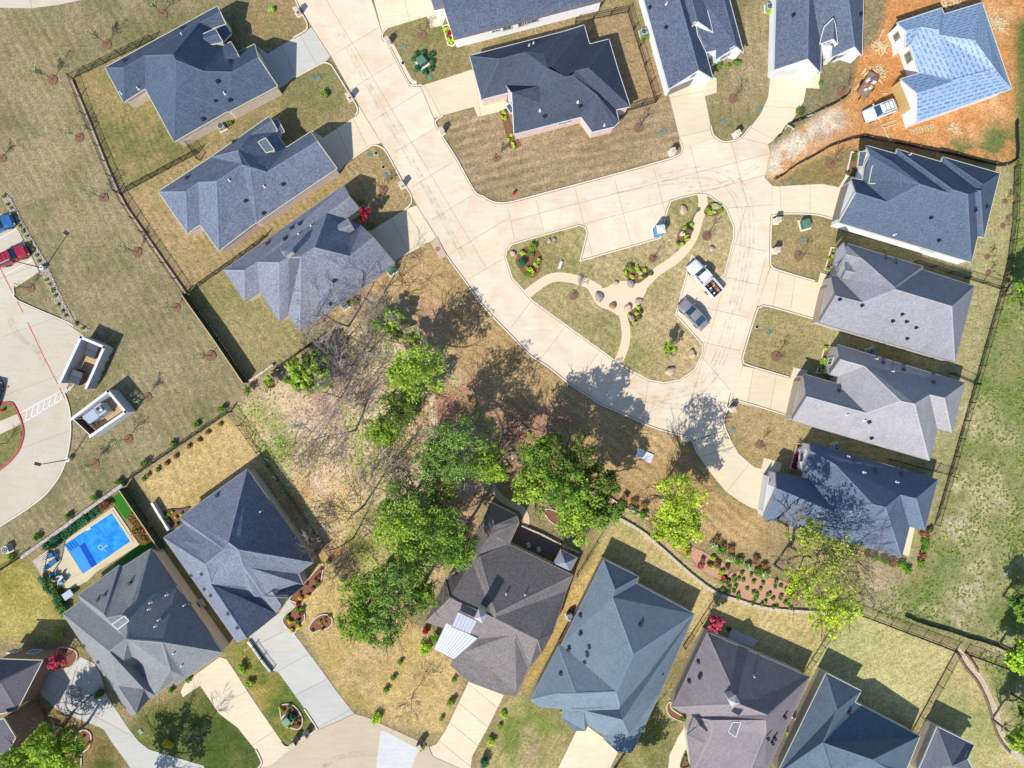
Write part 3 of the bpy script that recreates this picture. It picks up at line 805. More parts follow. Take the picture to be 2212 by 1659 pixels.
# ------------------------------------------------------------------ houses
M_TRIM_C = plain("cream_trim", col(222, 220, 190), 0.5, 0, 0.06)
M_TRIM_W = plain("white_trim", col(226, 228, 228), 0.5, 0, 0.05)
M_TRIM_G = plain("grey_trim", col(140, 140, 140), 0.5, 0, 0.08)
M_TRIM_B = plain("brown_trim", col(150, 118, 96), 0.5, 0, 0.08)
W_PINK = brick("pink_brick", (236, 208, 202), (206, 170, 160), (240, 226, 216))
W_TAN = brick("tan_brick", (226, 206, 186), (198, 176, 156), (230, 218, 200))
W_BROWN = brick("brown_brick", (150, 116, 92), (112, 84, 70), (160, 140, 120))
W_CREAM = brick("cream_brick", (226, 212, 192), (208, 192, 170), (226, 216, 198))
W_WHITE = siding("white_siding", (240, 242, 244))
W_WRAP = siding("house_wrap", (240, 236, 244))
W_GREY = brick("grey_brick", (200, 192, 184), (172, 164, 158), (204, 198, 190))
HOUSES = {}
def parse(s):
    out = {}
    for m in re.finditer(r'([A-Za-z]+)(-?\d+),(-?\d+)(?:@([\d.]+))?', s):
        out[m.group(1)] = (float(m.group(2)), float(m.group(3)), float(m.group(4)) if m.group(4) else None)
    return out
def tri_of(f):
    return [(f[0], f[i], f[i + 1]) for i in range(1, len(f) - 1)]
class Patch:
    def __init__(s, vw, vs, fs, ez=2.9, pitch=0.96, zmax=8.5):
        raw = parse(vs); s.names = list(raw); idx = {n: i for i, n in enumerate(s.names)}
        px = [vw(raw[n][0], raw[n][1]) for n in s.names]; fixed = [raw[n][2] for n in s.names]
        faces = []; eaves = set()
        for f in fs.split(';'):
            f = f.strip()
            if not f:
                continue
            soft = f.startswith('-'); t = [idx[n] for n in f.lstrip('-').split()]
            faces.append((t, soft))
            if not soft:
                eaves.add(t[0]); eaves.add(t[1])
        n = len(px)
        z = [fixed[i] if fixed[i] is not None else (ez if i in eaves else ez + 2.5) for i in range(n)]
        free = [i for i in range(n) if fixed[i] is None and i not in eaves]
        for it in range(25):
            P = [D(px[i][0], px[i][1], z[i]) for i in range(n)]
            est = {i: [] for i in free}
            for t, soft in faces:
                if soft:
                    continue
                a, b = P[t[0]], P[t[1]]; d = (b - a); d.z = 0
                if d.length < 1e-6:
                    continue
                d.normalize()
                for i in t[2:]:
                    if i in est:
                        v = P[i] - a
                        est[i].append((z[t[0]] + z[t[1]]) / 2 + pitch * abs(v.x * d.y - v.y * d.x))
            for i in free:
                if est[i]:
                    z[i] = 0.5 * z[i] + 0.5 * min(zmax, sum(est[i]) / len(est[i]))
                else:
                    nb = [z[j] for t, _ in faces if i in t for j in (t[t.index(i) - 1], t[(t.index(i) + 1) % len(t)])]
                    z[i] = sum(nb) / len(nb) if nb else ez + 2
        s.P = [D(px[i][0], px[i][1], z[i]) for i in range(n)]
        s.F = []
        for t, _ in faces:
            if area2([s.P[i] for i in t]) < 0:
                t = t[::-1]
            s.F.append(t)
    def at(s, pxy):
        """height of the roof under an image point"""
        best = None
        for f in s.F:
            for t in tri_of(f):
                q = []
                for i in t:
                    p = s.P[i]; k = SD * (1 - p.z / HC)
                    q.append((1106 + p.x / k, 829.5 - p.y / k))
                (x1, y1), (x2, y2), (x3, y3) = q
                den = (y2 - y3) * (x1 - x3) + (x3 - x2) * (y1 - y3)
                if abs(den) < 1e-9:
                    continue
                a = ((y2 - y3) * (pxy[0] - x3) + (x3 - x2) * (pxy[1] - y3)) / den
                b = ((y3 - y1) * (pxy[0] - x3) + (x1 - x3) * (pxy[1] - y3)) / den
                c = 1 - a - b
                if min(a, b, c) > -0.02:
                    z = a * s.P[t[0]].z + b * s.P[t[1]].z + c * s.P[t[2]].z
                    if best is None or z > best:
                        best = z
        return best
def inside2(poly, x, y):
    r = False; n = len(poly)
    for i in range(n):
        a = poly[i]; b = poly[(i + 1) % n]
        if (a.y > y) != (b.y > y) and x < (b.x - a.x) * (y - a.y) / (b.y - a.y) + a.x:
            r = not r
    return r
def uv_planar(me, upright=False):
    uvl = me.uv_layers.new(name="UVMap")
    for p in me.polygons:
        n = p.normal
        u = Vector((0, 0, 1)).cross(n)
        u = u.normalized() if u.length > 1e-4 else Vector((1, 0, 0))
        v = n.cross(u)
        for li in p.loop_indices:
            c = me.vertices[me.loops[li].vertex_index].co
            uvl.data[li].uv = (c.dot(u), c.dot(v))
def build_patch(pt, root, roof_mat, cap_mat, trim_mat, wall_mat, others, walls, walled=True, skirt=0.0, trim_w=0.06):
    P, F = pt.P, pt.F
    th = 0.16
    vs = list(P) + [p - Vector((0, 0, th)) for p in P]; n = len(P)
    fs = [list(f) for f in F] + [[i + n for i in f[::-1]] for f in F]
    roof = obj("roof", vs, fs, roof_mat, root)
    uv_planar(roof.data)
    edges = {}
    for k, f in enumerate(F):
        for i in range(len(f)):
            edges.setdefault((f[i], f[(i + 1) % len(f)]), []).append(k)
    bound = [(a, b) for (a, b) in edges if (b, a) not in edges]
    polys = [[P[i] for i in f] for f in F]
    def interior(a, b):
        d = (P[b] - P[a]); d.z = 0
        if d.length < 1e-4:
            return True
        o = Vector((d.y, -d.x, 0)).normalized()
        c = (P[a] + P[b]) / 2 + o * 0.25
        return any(inside2(q, c.x, c.y) for q in polys)
    real = [(a, b) for a, b in bound if not interior(a, b)]
    tm = MB()
    for a, b in real:
        d = P[b] - P[a]; d.z = 0; o = Vector((d.y, -d.x, 0)).normalized()
        A, B = P[a], P[b]; e = Vector((0, 0, 0.015)); w = o * trim_w
        tm.add([A + e - o * 0.03, B + e - o * 0.03, B + e + w, A + e + w, B + w - Vector((0, 0, 0.2)), A + w - Vector((0, 0, 0.2)), B - Vector((0, 0, 0.2)), A - Vector((0, 0, 0.2))],
               [(0, 3, 2, 1), (3, 5, 4, 2), (5, 7, 6, 4)])
    if tm.v:
        tm.build("eaves_trim", trim_mat, roof)
    cm = MB()
    for (a, b), ks in edges.items():
        if a < b and (b, a) in edges:
            k1, k2 = ks[0], edges[(b, a)][0]
            def nrm(f):
                m = Vector((0, 0, 0))
                for i in range(len(f)):
                    p, q = P[f[i]], P[f[(i + 1) % len(f)]]
                    m += Vector(((p.y - q.y) * (p.z + q.z), (p.z - q.z) * (p.x + q.x), (p.x - q.x) * (p.y + q.y)))
                return m.normalized()
            n1, n2 = nrm(F[k1]), nrm(F[k2])
            e = (P[b] - P[a])
            if e.length < 0.3:
                continue
            ed = e.normalized()
            in1 = n1.cross(ed); in2 = -(n2.cross(ed))
            if (n1 - n2).dot(in1) > -0.05 and n1.dot(in2) > -0.04:
                continue
            if n1.dot(in2) > -0.04:
                continue
            up = (n1 + n2).normalized() * 0.03
            cm.add([P[a] + up, P[b] + up, P[b] + in1 * 0.16 + n1 * 0.015, P[a] + in1 * 0.16 + n1 * 0.015, P[b] + in2 * 0.16 + n2 * 0.015, P[a] + in2 * 0.16 + n2 * 0.015],
                   [(0, 1, 2, 3), (1, 0, 5, 4)])
    if cm.v:
        c = cm.build("ridge_cap", cap_mat, roof)
        uv_planar(c.data)
    # walls follow the eaves line, set back under the overhang
    nxt = {}
    for a, b in bound:
        nxt.setdefault(a, []).append(b)
    wm = MB()
    if walled:
        prev = {b: a for a, b in bound}
        inset = {}
        for a, b in bound:
            p = prev.get(a)
            d2 = (P[b] - P[a]); d2.z = 0
            d1 = (P[a] - P[p]) if p is not None else d2.copy(); d1.z = 0
            if d1.length < 1e-4: d1 = d2.copy()
            if d2.length < 1e-4: d2 = d1.copy()
            d1.normalize(); d2.normalize()
            n1 = Vector((-d1.y, d1.x, 0)); n2 = Vector((-d2.y, d2.x, 0))
            inset[a] = P[a] + (n1 + n2) / max(0.4, 1 + n1.dot(n2)) * 0.2
        for a, b in real:
            if b not in inset:
                continue
            A, B = inset[a].copy(), inset[b].copy()
            A.z = P[a].z - 0.03; B.z = P[b].z - 0.03
            wm.add([(A.x, A.y, -0.3), (B.x, B.y, -0.3), B, A], [(0, 1, 2, 3)])
            walls.append((A.copy(), B.copy()))
    elif skirt > 0:
        for a, b in real:
            d = P[b] - P[a]; d.z = 0; o = Vector((-d.y, d.x, 0)).normalized() * 0.12
            A, B = P[a] + o, P[b] + o
            wm.add([A - Vector((0, 0, skirt)), B - Vector((0, 0, skirt)), B - Vector((0, 0, 0.03)), A - Vector((0, 0, 0.03))], [(0, 1, 2, 3)])
    if wm.v:
        w = wm.build("wall", wall_mat, root)
        uv_planar(w.data)
    return roof
def house(key, name, label, vw, patches, roof_c, wall, trim, contrast=0.24, roof_mat=None):
    pts = [Patch(vw, **{k: v for k, v in p.items() if k in ('vs', 'fs', 'ez', 'pitch', 'zmax')}) for p in patches]
    allp = [q for p in pts for q in p.P]
    c = sum(allp, Vector()) / len(allp)
    root = empty(name, (0, 0, 0))
    root["label"] = label; root["category"] = "house"
    rm = roof_mat or shingle("shingle_" + key, roof_c, contrast)
    cm = shingle("cap_" + key, tuple(min(250, v * 1.07) for v in roof_c), contrast * 0.6) if roof_mat is None else roof_mat
    walls = []
    for p, d in zip(pts, patches):
        build_patch(p, root, d.get('mat', rm), cm, d.get('trim', trim), d.get('wall', wall), pts, walls, d.get('walled', True), d.get('skirt', 0.0))
    HOUSES[key] = dict(root=root, pts=pts, walls=walls, vw=vw)
    return root
def roof_at(key, x, y):
    h = HOUSES[key]; d = h['vw'](x, y)
    zs = [p.at(d) for p in h['pts']]; zs = [z for z in zs if z is not None]
    if not zs:
        return None
    return D(d[0], d[1], max(zs))
M_VENT = plain("vent_black", col(34, 38, 46), 0.6)
M_PIPE = plain("vent_white", col(230, 234, 238), 0.4)
def vents(key, boxes=(), pipes=()):
    root = HOUSES[key]['root']
    for x, y in boxes:
        p = roof_at(key, x, y)
        if p:
            MB().box(p + Vector((0, 0, 0.1)), (0.4, 0.4, 0.3), 0.5).build("roof_vent", M_VENT, root)
    for x, y in pipes:
        p = roof_at(key, x, y)
        if p:
            MB().tube(p - Vector((0, 0, 0.1)), p + Vector((0, 0, 0.45)), 0.09, 0.09, 8).tube(p - Vector((0, 0, 0.1)), p + Vector((0, 0, 0.1)), 0.2, 0.11, 8).build("vent_pipe", M_PIPE, root)
M_PANE = glass("window_glass", (78, 112, 116))
def on_wall(key, x, y, z):
    """nearest wall of the house to an image point at height z"""
    h = HOUSES[key]; d = h['vw'](x, y); p = D(d[0], d[1], z); best = None
    for A, B in h['walls']:
        e = B - A; e.z = 0; L = e.length
        if L < 0.6:
            continue
        e.normalize(); t = max(0.1, min(L - 0.1, (p - A).dot(e))); q = Vector((A.x, A.y, 0)) + e * t
        dd = (Vector((p.x, p.y, 0)) - q).length
        if best is None or dd < best[0]:
            best = (dd, q, e)
    return best[1], best[2]
def window(key, x, y, w=1.1, h=1.4, z=1.6, frame=None, shutters=False, louver=False):
    q, e = on_wall(key, x, y, z); rz = math.atan2(e.y, e.x); o = Vector((e.y, -e.x, 0)); root = HOUSES[key]['root']
    f = frame or M_TRIM_W
    c = Vector((q.x, q.y, z))
    fr = MB()
    for s in (-1, 1):
        fr.box(c + e * (s * w / 2) + o * 0.03, (0.1, 0.12, h + 0.1), rz)
        fr.box(c + Vector((0, 0, s * h / 2)) + o * 0.03, (w - 0.1, 0.12, 0.1), rz)
    if not louver:
        fr.box(c + o * 0.03, (0.05, 0.09, h - 0.1), rz)
    win = MB().box(c + o * 0.012, (w, 0.03, h), rz).build("window", plain("louver_tan", col(176, 150, 112)) if louver else M_PANE, root)
    fr.build("window_frame", f, win)
    if shutters:
        for s in (-1, 1):
            MB().box(c + e * (s * (w / 2 + 0.35)) + o * 0.05, (0.5, 0.06, h + 0.1), rz).build("shutter", plain("shutter_brown", col(116, 66, 62)), root)
def garage_door(key, x, y, w=4.8, h=2.2, c=None):
    q, e = on_wall(key, x, y, 1.0); rz = math.atan2(e.y, e.x); o = Vector((e.y, -e.x, 0)); root = HOUSES[key]['root']
    m = c or plain("garage_door_grey", col(150, 140, 136), 0.5)
    d = MB().box(Vector((q.x, q.y, h / 2)) + o * 0.02, (w, 0.06, h), rz).build("garage_door", m, root)
    p = MB()
    for i in range(4):
        p.box(Vector((q.x, q.y, h * (i + 0.5) / 4)) + o * 0.06, (w - 0.1, 0.03, h / 4 - 0.05), rz)
    p.build("door_panel", m, d)

v1 = view(300, 0, 640)
house("h1", "brick_house", "slate-roofed brick house in the top left corner with fenced back yard", v1, [
    dict(vs="A35,690 B1178,65 C1270,245 Y1208,112 N1000,230 P730,555 Q760,610 S440,565 I445,905 J225,1045 T225,690 H740,1450 U755,915 W1285,1140 X1305,1140 G1800,880 R1600,585 r1330,733 K1040,725 E1375,540 F1565,450 D1255,450 c1130,290",
         fs="A B Y N P S T; J A T; I J T S; H I S P Q U; H W U; -U W X; X G R r K Q U; E F R r; -K r E D; D c N P Q K; c C Y N"),
    dict(vs="s1040,725 e1385,535 a1320,425 b1435,655 f1235,470 g1110,830", fs="f a e s; g b e s", ez=3.15, pitch=0.8),
    dict(vs="a975,415 b1190,345 c1160,292 d1030,350 e1240,432 f1075,460", fs="d c b a; f e b a", ez=4.2, pitch=0.5, walled=False, skirt=0.9, wall=M_TRIM_W),
    dict(vs="a1170,300 b1270,245 c1325,345 d1250,425", fs="b c d a", ez=2.7, pitch=0.5, walled=False, skirt=0.2),
], (90, 104, 126), W_TAN, M_TRIM_C)
vents("h1", [(1190, 835), (1168, 1028), (1312, 1026), (1042, 1218), (240, 625), (825, 292)], [(1260, 955), (378, 905), (205, 950), (825, 355)])
v2 = view(430, 320, 640)
house("h2", "brick_house", "pink brick house with mottled roof, middle one of three left of the main road", v2, [
    dict(vs="A130,852 B1262,85 C1350,228 Y1290,125 n1075,268 a665,500 b945,430 e985,570 c1060,595 d1120,1175 D1440,400 g1330,243 K1240,650 q725,745 S535,755 T410,850 J428,1280 I557,1190 H750,1460 w1135,1172 G1955,615 R1755,335 E1470,380 F1690,240",
         fs="A a e q S T; J A T; I J T S; H I S q; H d e q; -a b c w d e; a B Y n b; g C Y n; D g n b c K; w G R K c; E F R K D"),
    dict(vs="a1150,345 b1225,303 c1318,428 d1232,452", fs="a b c d", ez=4.9, pitch=0.12, walled=False, skirt=0.9, mat=plain("standing_seam_grey", col(120, 136, 152), 0.4, 0.3)),
    dict(vs="a1300,120 b1345,105 c1420,240 d1360,262", fs="b c d a", ez=2.6, pitch=0.5, walled=False, skirt=0.2),
], (122, 132, 152), W_PINK, M_TRIM_C, 0.3)
vents("h2", [(1025, 945), (1408, 778), (1208, 1075), (905, 345), (430, 712)], [(860, 738), (1215, 800)])
v3 = view(600, 520, 640)
house("h3", "brick_house", "pale grey shingled house with a roof chimney, next to the wooded lot", v3, [
    dict(vs="A208,962 B1440,95 C1600,330 Y1500,214 n1270,380 k1140,730 p1000,825 t880,828 q780,885 S555,880 T420,965 V425,1280 I575,1180 J780,1485 L870,1415 H990,1590 G1960,890 R1738,626 K1500,820 D1605,500 g1460,435",
         fs="A B Y n k p t q S T; V A T; I V T S; J I S q; L J q t; H L t p; H G R K k p; -D R K; D g n k K; g C Y n; -t p L"),
    dict(vs="a1325,580 b1512,492 c1480,438 d1360,520 e1545,545 f1450,602", fs="d c b a; f e b a", ez=4.4, pitch=0.5, walled=False, skirt=0.9, wall=M_TRIM_W),
], (142, 147, 162), W_CREAM, M_TRIM_G, 0.26)
vents("h3", [(990, 490), (905, 535), (835, 645), (660, 692), (1338, 1075), (1308, 1308)], [(1108, 512), (980, 598)])
p = roof_at("h3", 900, 800)
ch = MB().box(p + Vector((0, 0, 0.6)), (0.95, 0.7, 2.6), 0.62).build("chimney", W_CREAM, HOUSES["h3"]['root'])
MB().taper(p + Vector((0, 0, 1.9)), (1.15, 0.9), (0.2, 0.15), 0.45, 0.62).build("chimney_cap", M_METAL, ch)
v4 = view(1270, 0, 640)
house("h4", "white_house", "white walled house at the top edge, only its long south side in view", v4, [
    dict(vs="M252,400 N1775,5 r165,125 s40,-260 t1560,-620 u-90,-700 w1420,-1050", fs="M N t s r; -u w t s", zmax=6.5),
    dict(vs="a50,95 b265,45 c205,-250 d-40,-180", fs="a b c d", ez=2.95, zmax=6),
], (104, 114, 136), W_WHITE, M_TRIM_B, 0.3)
vents("h4", [(655, 188), (1050, 78), (1118, 18)])
for x, y, w, h in ((670, 300, 1.0, 0.6), (793, 288, 1.2, 1.3), (948, 248, 1.2, 1.3), (1035, 212, 1.9, 0.9)):
    window("h4", x, y, w, h, 1.9)
house("h5", "brick_house", "dark slate house with pink brick sides and many hips at top centre", v4, [
    dict(vs="A408,570 b1375,320 B1578,255 C1633,450 D1832,400 E1925,715 F2050,1090 G1905,1120 H1935,1245 I1890,1295 J1660,1350 L1548,1195 M862,1370 O815,945 P530,1015 w715,600 t975,530 u1160,550 x1200,690 y1110,880 z780,870 g838,945 h1240,680 k1390,780 m1455,765 n1490,722 o1620,692 q1820,870 s1715,975",
         fs="A b u t w; P A w; O P w t u x y z; -z y g; M L s m k x y g; -b x u; b B h x; B C k h; C D o n k; D E q o; E F q; F G n o q; G H s m n; J I H s L"),
    dict(vs="a780,1082 b820,1055 c862,1130 d830,1160", fs="a d c b", ez=2.6, pitch=0.3, walled=False, skirt=0.2),
], (84, 92, 110), W_PINK, M_TRIM_W, 0.22)
vents("h5", [(1175, 1190), (1538, 1085)], [(1018, 470), (1062, 448), (1128, 1130), (1515, 1042), (1785, 1278)])
for x in (1355, 1412):
    window("h5", x, 1262 - (x - 1355) * 0.3, 1.0, 0.9, 1.9)
v6 = view(1880, 0, 700)
house("h6", "white_house", "white gabled house with garage under its front gable, left of the two at top", v6, [
    dict(vs="a30,-160 b305,835 c590,655 d366,-160 e720,735 f475,-160", fs="a b c d; e f d c", pitch=0.8),
    dict(vs="g580,200 h483,-150 i490,272 j372,-150 k720,300 l600,-150", fs="j i g h; k l h g", ez=3.9, pitch=0.85),
    dict(vs="c940,435 d780,-160 a742,562@2.85 g745,470@3.1 h655,490@2.9 i575,320@3.7 b520,-160@4.2 e1005,490 f832,-160", fs="-a c d b i h g; e f d c", ez=2.85, pitch=0.85),
], (100, 110, 132), W_WHITE, M_TRIM_W, 0.3)
vents("h6", [(128, 72), (280, 258)], [(285, 38)])
window("h6", 545, 728, 0.9, 1.3, 3.6, louver=True)
garage_door("h6", 480, 850)
window("h6", 880, 560, 2.4, 1.3, 1.5)
window("h6", 562, 228, 0.6, 0.6, 4.6, louver=True)
window("h6", 905, 470, 0.6, 0.7, 3.4, louver=True)
house("h7", "white_house", "white gabled house with curved drive, right of the two at top", v6, [
    dict(vs="a1312,-160 b1290,655 c1605,550 d1622,-160 e1725,680 f1738,-160", fs="a b c d; e f d c", pitch=0.8),
    dict(vs="c2045,437 d1968,-160 a1822,540@2.85 g1830,430@3.4 h1716,410@3.0 i1615,60@4.4 b1605,-160@4.6 e2112,520 f2130,-160", fs="-a c d b i h g; e f d c", ez=2.85, pitch=0.85),
    dict(vs="c1845,362@5.0 d1842,170@5.4 a1718,410@3.4 b1760,250@4.6 e1885,412@4.2 f1862,230@5.0", fs="-b a c d; -e f d c", ez=3.2, walled=False, skirt=0.8, wall=W_WHITE),
], (106, 116, 136), W_WHITE, M_TRIM_W, 0.3)
vents("h7", [(1470, 142), (2095, 138)])
garage_door("h7", 1450, 690, 4.8, 2.2, M_TRIM_W)
window("h7", 1945, 545, 1.8, 1.2, 1.6, shutters=True)
window("h7", 1800, 395, 0.6, 0.6, 3.6, louver=True)
v8 = view(2540, 0, 487)
house("h8", "unfinished_house", "house under construction with bright blue roof underlayment and white wrapped walls", v8, [
    dict(vs="a505,305 b1105,105 c1140,190 d1650,35 e2045,1190 f775,1640 g775,1250 h555,1060 i805,985 j680,600 m622,640 l628,410 o830,360 p1075,400 s1065,465 r1550,540 t1830,930 w1250,1085",
         fs="a b p o l; -b c s p; c d r s; d e t r; f e t w g; j i w t r s p o; h i w g; -l o j m", pitch=0.62),
], (138, 186, 236), W_WRAP, M_TRIM_W, roof_mat=underlay("underlayment"))
garage_door("h8", 610, 1380, 5.4, 2.3, plain("plywood", col(214, 182, 120), 0.9))
for x, y in ((548, 510), (680, 765)):
    window("h8", x, y, 1.3, 1.4, 1.6, plain("raw_timber", col(222, 180, 110)))
v9 = view(2420, 400, 600)
house("h9", "white_house", "blue-slate house with white side wall, top of the right-hand row below the building plot", v9, [
    dict(vs="a515,110 b843,202 c852,150 d1338,290 e1350,235 f1975,415 g1800,1115 h1735,1100 i1665,1385 j215,950 k405,620 l355,465 m480,490 q500,330 p555,215 t770,270 s1105,530 r1420,630 u1465,590 v1755,605 w1625,640 x1790,535 y1765,602 z1700,600 A750,725",
         fs="a b r s t p; -b c u r; c d v w u; -d e x v; e f x; f g y x; h g y z; i h z w; j i w u r s A k; l m A k; q m A s t p; -v z w; -v x y; -v y z"),
    dict(vs="a585,335 b790,360 c770,535 d548,520", fs="a d c b", ez=3.9, pitch=0.35, walled=False, skirt=0.9),
    dict(vs="a445,180 b525,175 c480,335 d425,345", fs="-a d c b", ez=2.7, walled=False, skirt=0.2),
], (98, 112, 134), W_WHITE, M_TRIM_C, 0.22)
vents("h9", [(1222, 898), (1308, 1146), (1700, 820), (1825, 780)], [(825, 1082), (990, 215)])
garage_door("h9", 290, 760)
window("h9", 1190, 1258, 1.8, 0.5, 2.1)
v10 = view(2380, 680, 560)
house("h10", "brick_house", "pale grey shingled house, second of the right-hand row", v10, [
    dict(vs="a450,145 b1375,425 c1372,462 d1975,655 e1750,1540 f165,1080 g355,765 h310,525 i372,535 k385,440 j480,280 m665,330 l1045,665 n1060,692 o1715,890 p675,845",
         fs="a b l m j; -b c n l; c d o n; d e o; f e o n p g; h i p g; k i p n l m j"),
    dict(vs="a480,470 b685,520 c478,380 d600,430 e430,570 f590,592", fs="d c a b; e f b a", ez=3.9, pitch=0.55, walled=False, skirt=0.9, wall=M_TRIM_W),
    dict(vs="a330,420 b480,280 c450,145 d360,240", fs="-a b c d", ez=2.9, walled=False, skirt=0.3),
], (160, 160, 168), W_GREY, M_TRIM_G, 0.16)
vents("h10", [(402, 808), (660, 880), (1020, 1062), (1292, 1136), (1188, 1264), (1130, 980), (1182, 1066), (928, 340), (1050, 402)])
window("h10", 385, 330, 1.5, 1.5, 1.6)
garage_door("h10", 250, 900, 4.8, 2.2, plain("garage_door_tan", col(196, 176, 160)))
v11 = view(2300, 990, 600)
house("h11", "brick_house", "lightest grey roofed house, third of the right-hand row", v11, [
    dict(vs="a650,105 b2035,525 c1895,1065 d1735,1025 e1650,1370 f150,935 g315,670 h280,425 i640,530 k560,430 s655,455 l680,265 q945,340 p1340,720 o1490,750 n1650,650 m1815,688 r960,850",
         fs="a b m n o p q l; b c m; d c m n; e d n o; f e o p r g; h i r g; s i r p q; k s q l"),
], (176, 174, 178), W_GREY, M_TRIM_G, 0.14)
vents("h11", [(990, 948), (1015, 1122), (1142, 302), (1362, 380), (1690, 515), (660, 608)], [(750, 870), (942, 932), (1070, 262), (1245, 398)])
window("h11", 590, 290, 1.0, 1.3, 1.6)
garage_door("h11", 215, 700, 4.8, 2.2, plain("garage_door_tan", col(196, 176, 160)))
v12 = view(2230, 1270, 600)
house("h12", "white_house", "dark blue-slate house with magenta flower bed, bottom of the right-hand row", v12, [
    dict(vs="a605,140 b1998,545 c1860,1095 d1690,1055 e1605,1390 f95,965 g245,640 h235,460 i590,540 k520,440 s600,500 l618,235 q890,385 p1290,810 o1430,845 n1590,710 m1765,750 r890,910",
         fs="a b m n o p q l; b c m; d c m n; e d n o; f e o p r g; h i r g; s i r p q; k s q l"),
], (112, 126, 148), W_WHITE, M_TRIM_G, 0.18)
vents("h12", [(1090, 335), (1318, 438), (1600, 480)], [(1022, 292), (1195, 465), (1552, 570), (705, 938), (868, 1000)])
window("h12", 548, 305, 1.2, 1.3, 1.6)
garage_door("h12", 170, 700, 4.8, 2.2, M_TRIM_W)
v13 = view(430, 1370, 720)
house("h13", "brick_house", "mottled grey and navy roofed house between the pool and the wooded lot", v13, [
    dict(vs="a310,490 b925,50 m755,715 n712,780 k352,552 c1525,900 o845,783 d1390,995 p885,930 e1440,1108 f1295,1220 u1005,1265@3.1 t1078,1208@3.1 v905,1120 w595,1095 g1195,1365@2.9 h920,1585 i835,1625 j165,675 x540,915",
         fs="a b m n; -a n k; b c o m; d c o p; d e f t p; -p t u v; j i h w x; j k n x; -n m o p v w x; t g h w v u", pitch=0.95),
    dict(vs="a1150,1165 b1215,1115 c1298,1222 d1232,1282 e1085,1205 f1190,1345", fs="b c d a; e f d a", ez=3.1, pitch=0.6, walled=False, skirt=0.4, trim=M_TRIM_G),
], (134, 142, 160), W_CREAM, M_TRIM_G, 0.26)
vents("h13", [(652, 292), (418, 1015), (515, 1002), (540, 1138), (598, 1198), (755, 1362), (840, 1490)], [(1048, 435)])
v14 = view(120, 1580, 720)
house("h14", "brick_house", "grey roofed house beside the swimming pool", v14, [
    dict(vs="a200,720 b342,550 c715,278 d738,302 e1000,130 m870,600 n790,720 o600,755 p575,722 r372,605 q778,945 s620,1060 k825,1650 j868,1625 t705,1375 v1235,470 f1655,1070 w1105,978 u785,952 g1325,1300 h1220,1367 A1180,1238 y870,1195 z940,1405 B1215,1320@3.2 i1045,1465@3.2 I985,1485@3.3",
         fs="d e m n o; -c d o p; b c p; -b p q r; a r q s; k a s t j; e v w u n m; v f g w; -s q u w A y z t; h g w A; -y A B i; -y i I z; -t z I j; -n u q o; -o q p", pitch=0.95),
    dict(vs="a650,815 b760,740 c800,785 d700,860", fs="-a d c b", ez=6.4, walled=False, skirt=0.4, trim=M_TRIM_W),
], (146, 149, 152), W_CREAM, M_TRIM_G, 0.16)
vents("h14", [(585, 550), (522, 592), (810, 440), (398, 1010), (530, 1155), (1352, 628)], [(1002, 615), (988, 675), (1078, 772), (1045, 830), (1148, 546), (1215, 1075), (1290, 1185), (1308, 640)])
v15 = view(0, 1820, 600)
house("h15", "brick_house", "dark brick house in the bottom left corner, mostly out of frame", v15, [
    dict(vs="n-60,470 e465,487 s185,1030 w-60,1085 p10,738 q-60,740", fs="n e p q; e s p; s w q p", ez=4.6, pitch=0.75, zmax=8.5),
    dict(vs="a-60,1570 b130,1540 c240,1600 d190,1720 e-60,1720", fs="a b c d e", ez=4.2, pitch=0.15),
    dict(vs="a-60,1150 b40,1120 c170,1330 d40,1580 e-60,1570", fs="-a b c d e", ez=3.6),
], (118, 114, 124), W_BROWN, M_TRIM_C, 0.16)
for x, y in ((145, 290), (370, 405)):
    window("h15", x, y, 1.2, 1.4, 1.5)
v16 = view(1200, 1460, 800)
house("h16", "brick_house", "brown-grey house with white metal awnings below the wooded lot", v16, [
    dict(vs="a685,75@3.0 b905,180@3.0 A722,258@5.4 B655,165@3.0 C692,325@5.2 c925,235@3.0 d842,412@3.0 D560,510@4.6 E535,375@3.0 x605,512@4.6 e1365,665@3.1 z735,975@7.6 w545,525@4.3 Z722,1012@7.2 f1310,795@3.2 g1200,1135@3.0 G1078,1195@7.0 R360,850@6.6 q325,700@3.0 p160,1045@3.0 h1110,1300@3.0 H1010,1425@3.0 S890,1145@6.0 T590,1178@3.6 i905,1650@3.0 j800,1640@3.0 k520,1535@3.0 l365,1400@3.0 m405,1320@3.0",
         fs="-a b A; -a A C B; -A b c C; -B C c d D E; -d e z x; -x z Z w; -z e f Z; -D d x w; -q w Z f g G R; -q R p; -p R G h H S T; -g h G; -T S H i j k l m"),
    dict(vs="a425,965 b580,1040 c525,1145 d375,1085", fs="-a d c b", ez=5.2, walled=False, skirt=0.15, mat=plain("white_metal_roof", col(196, 204, 220), 0.5)),
    dict(vs="a330,1055@3.9 b585,1180@3.9 c390,1352@3.0 d230,1272@3.0", fs="-a d c b", ez=3.2, walled=False, skirt=0.15, mat=plain("white_metal_roof", col(196, 204, 220), 0.5)),
], (136, 130, 130), W_CREAM, M_TRIM_B, 0.24)
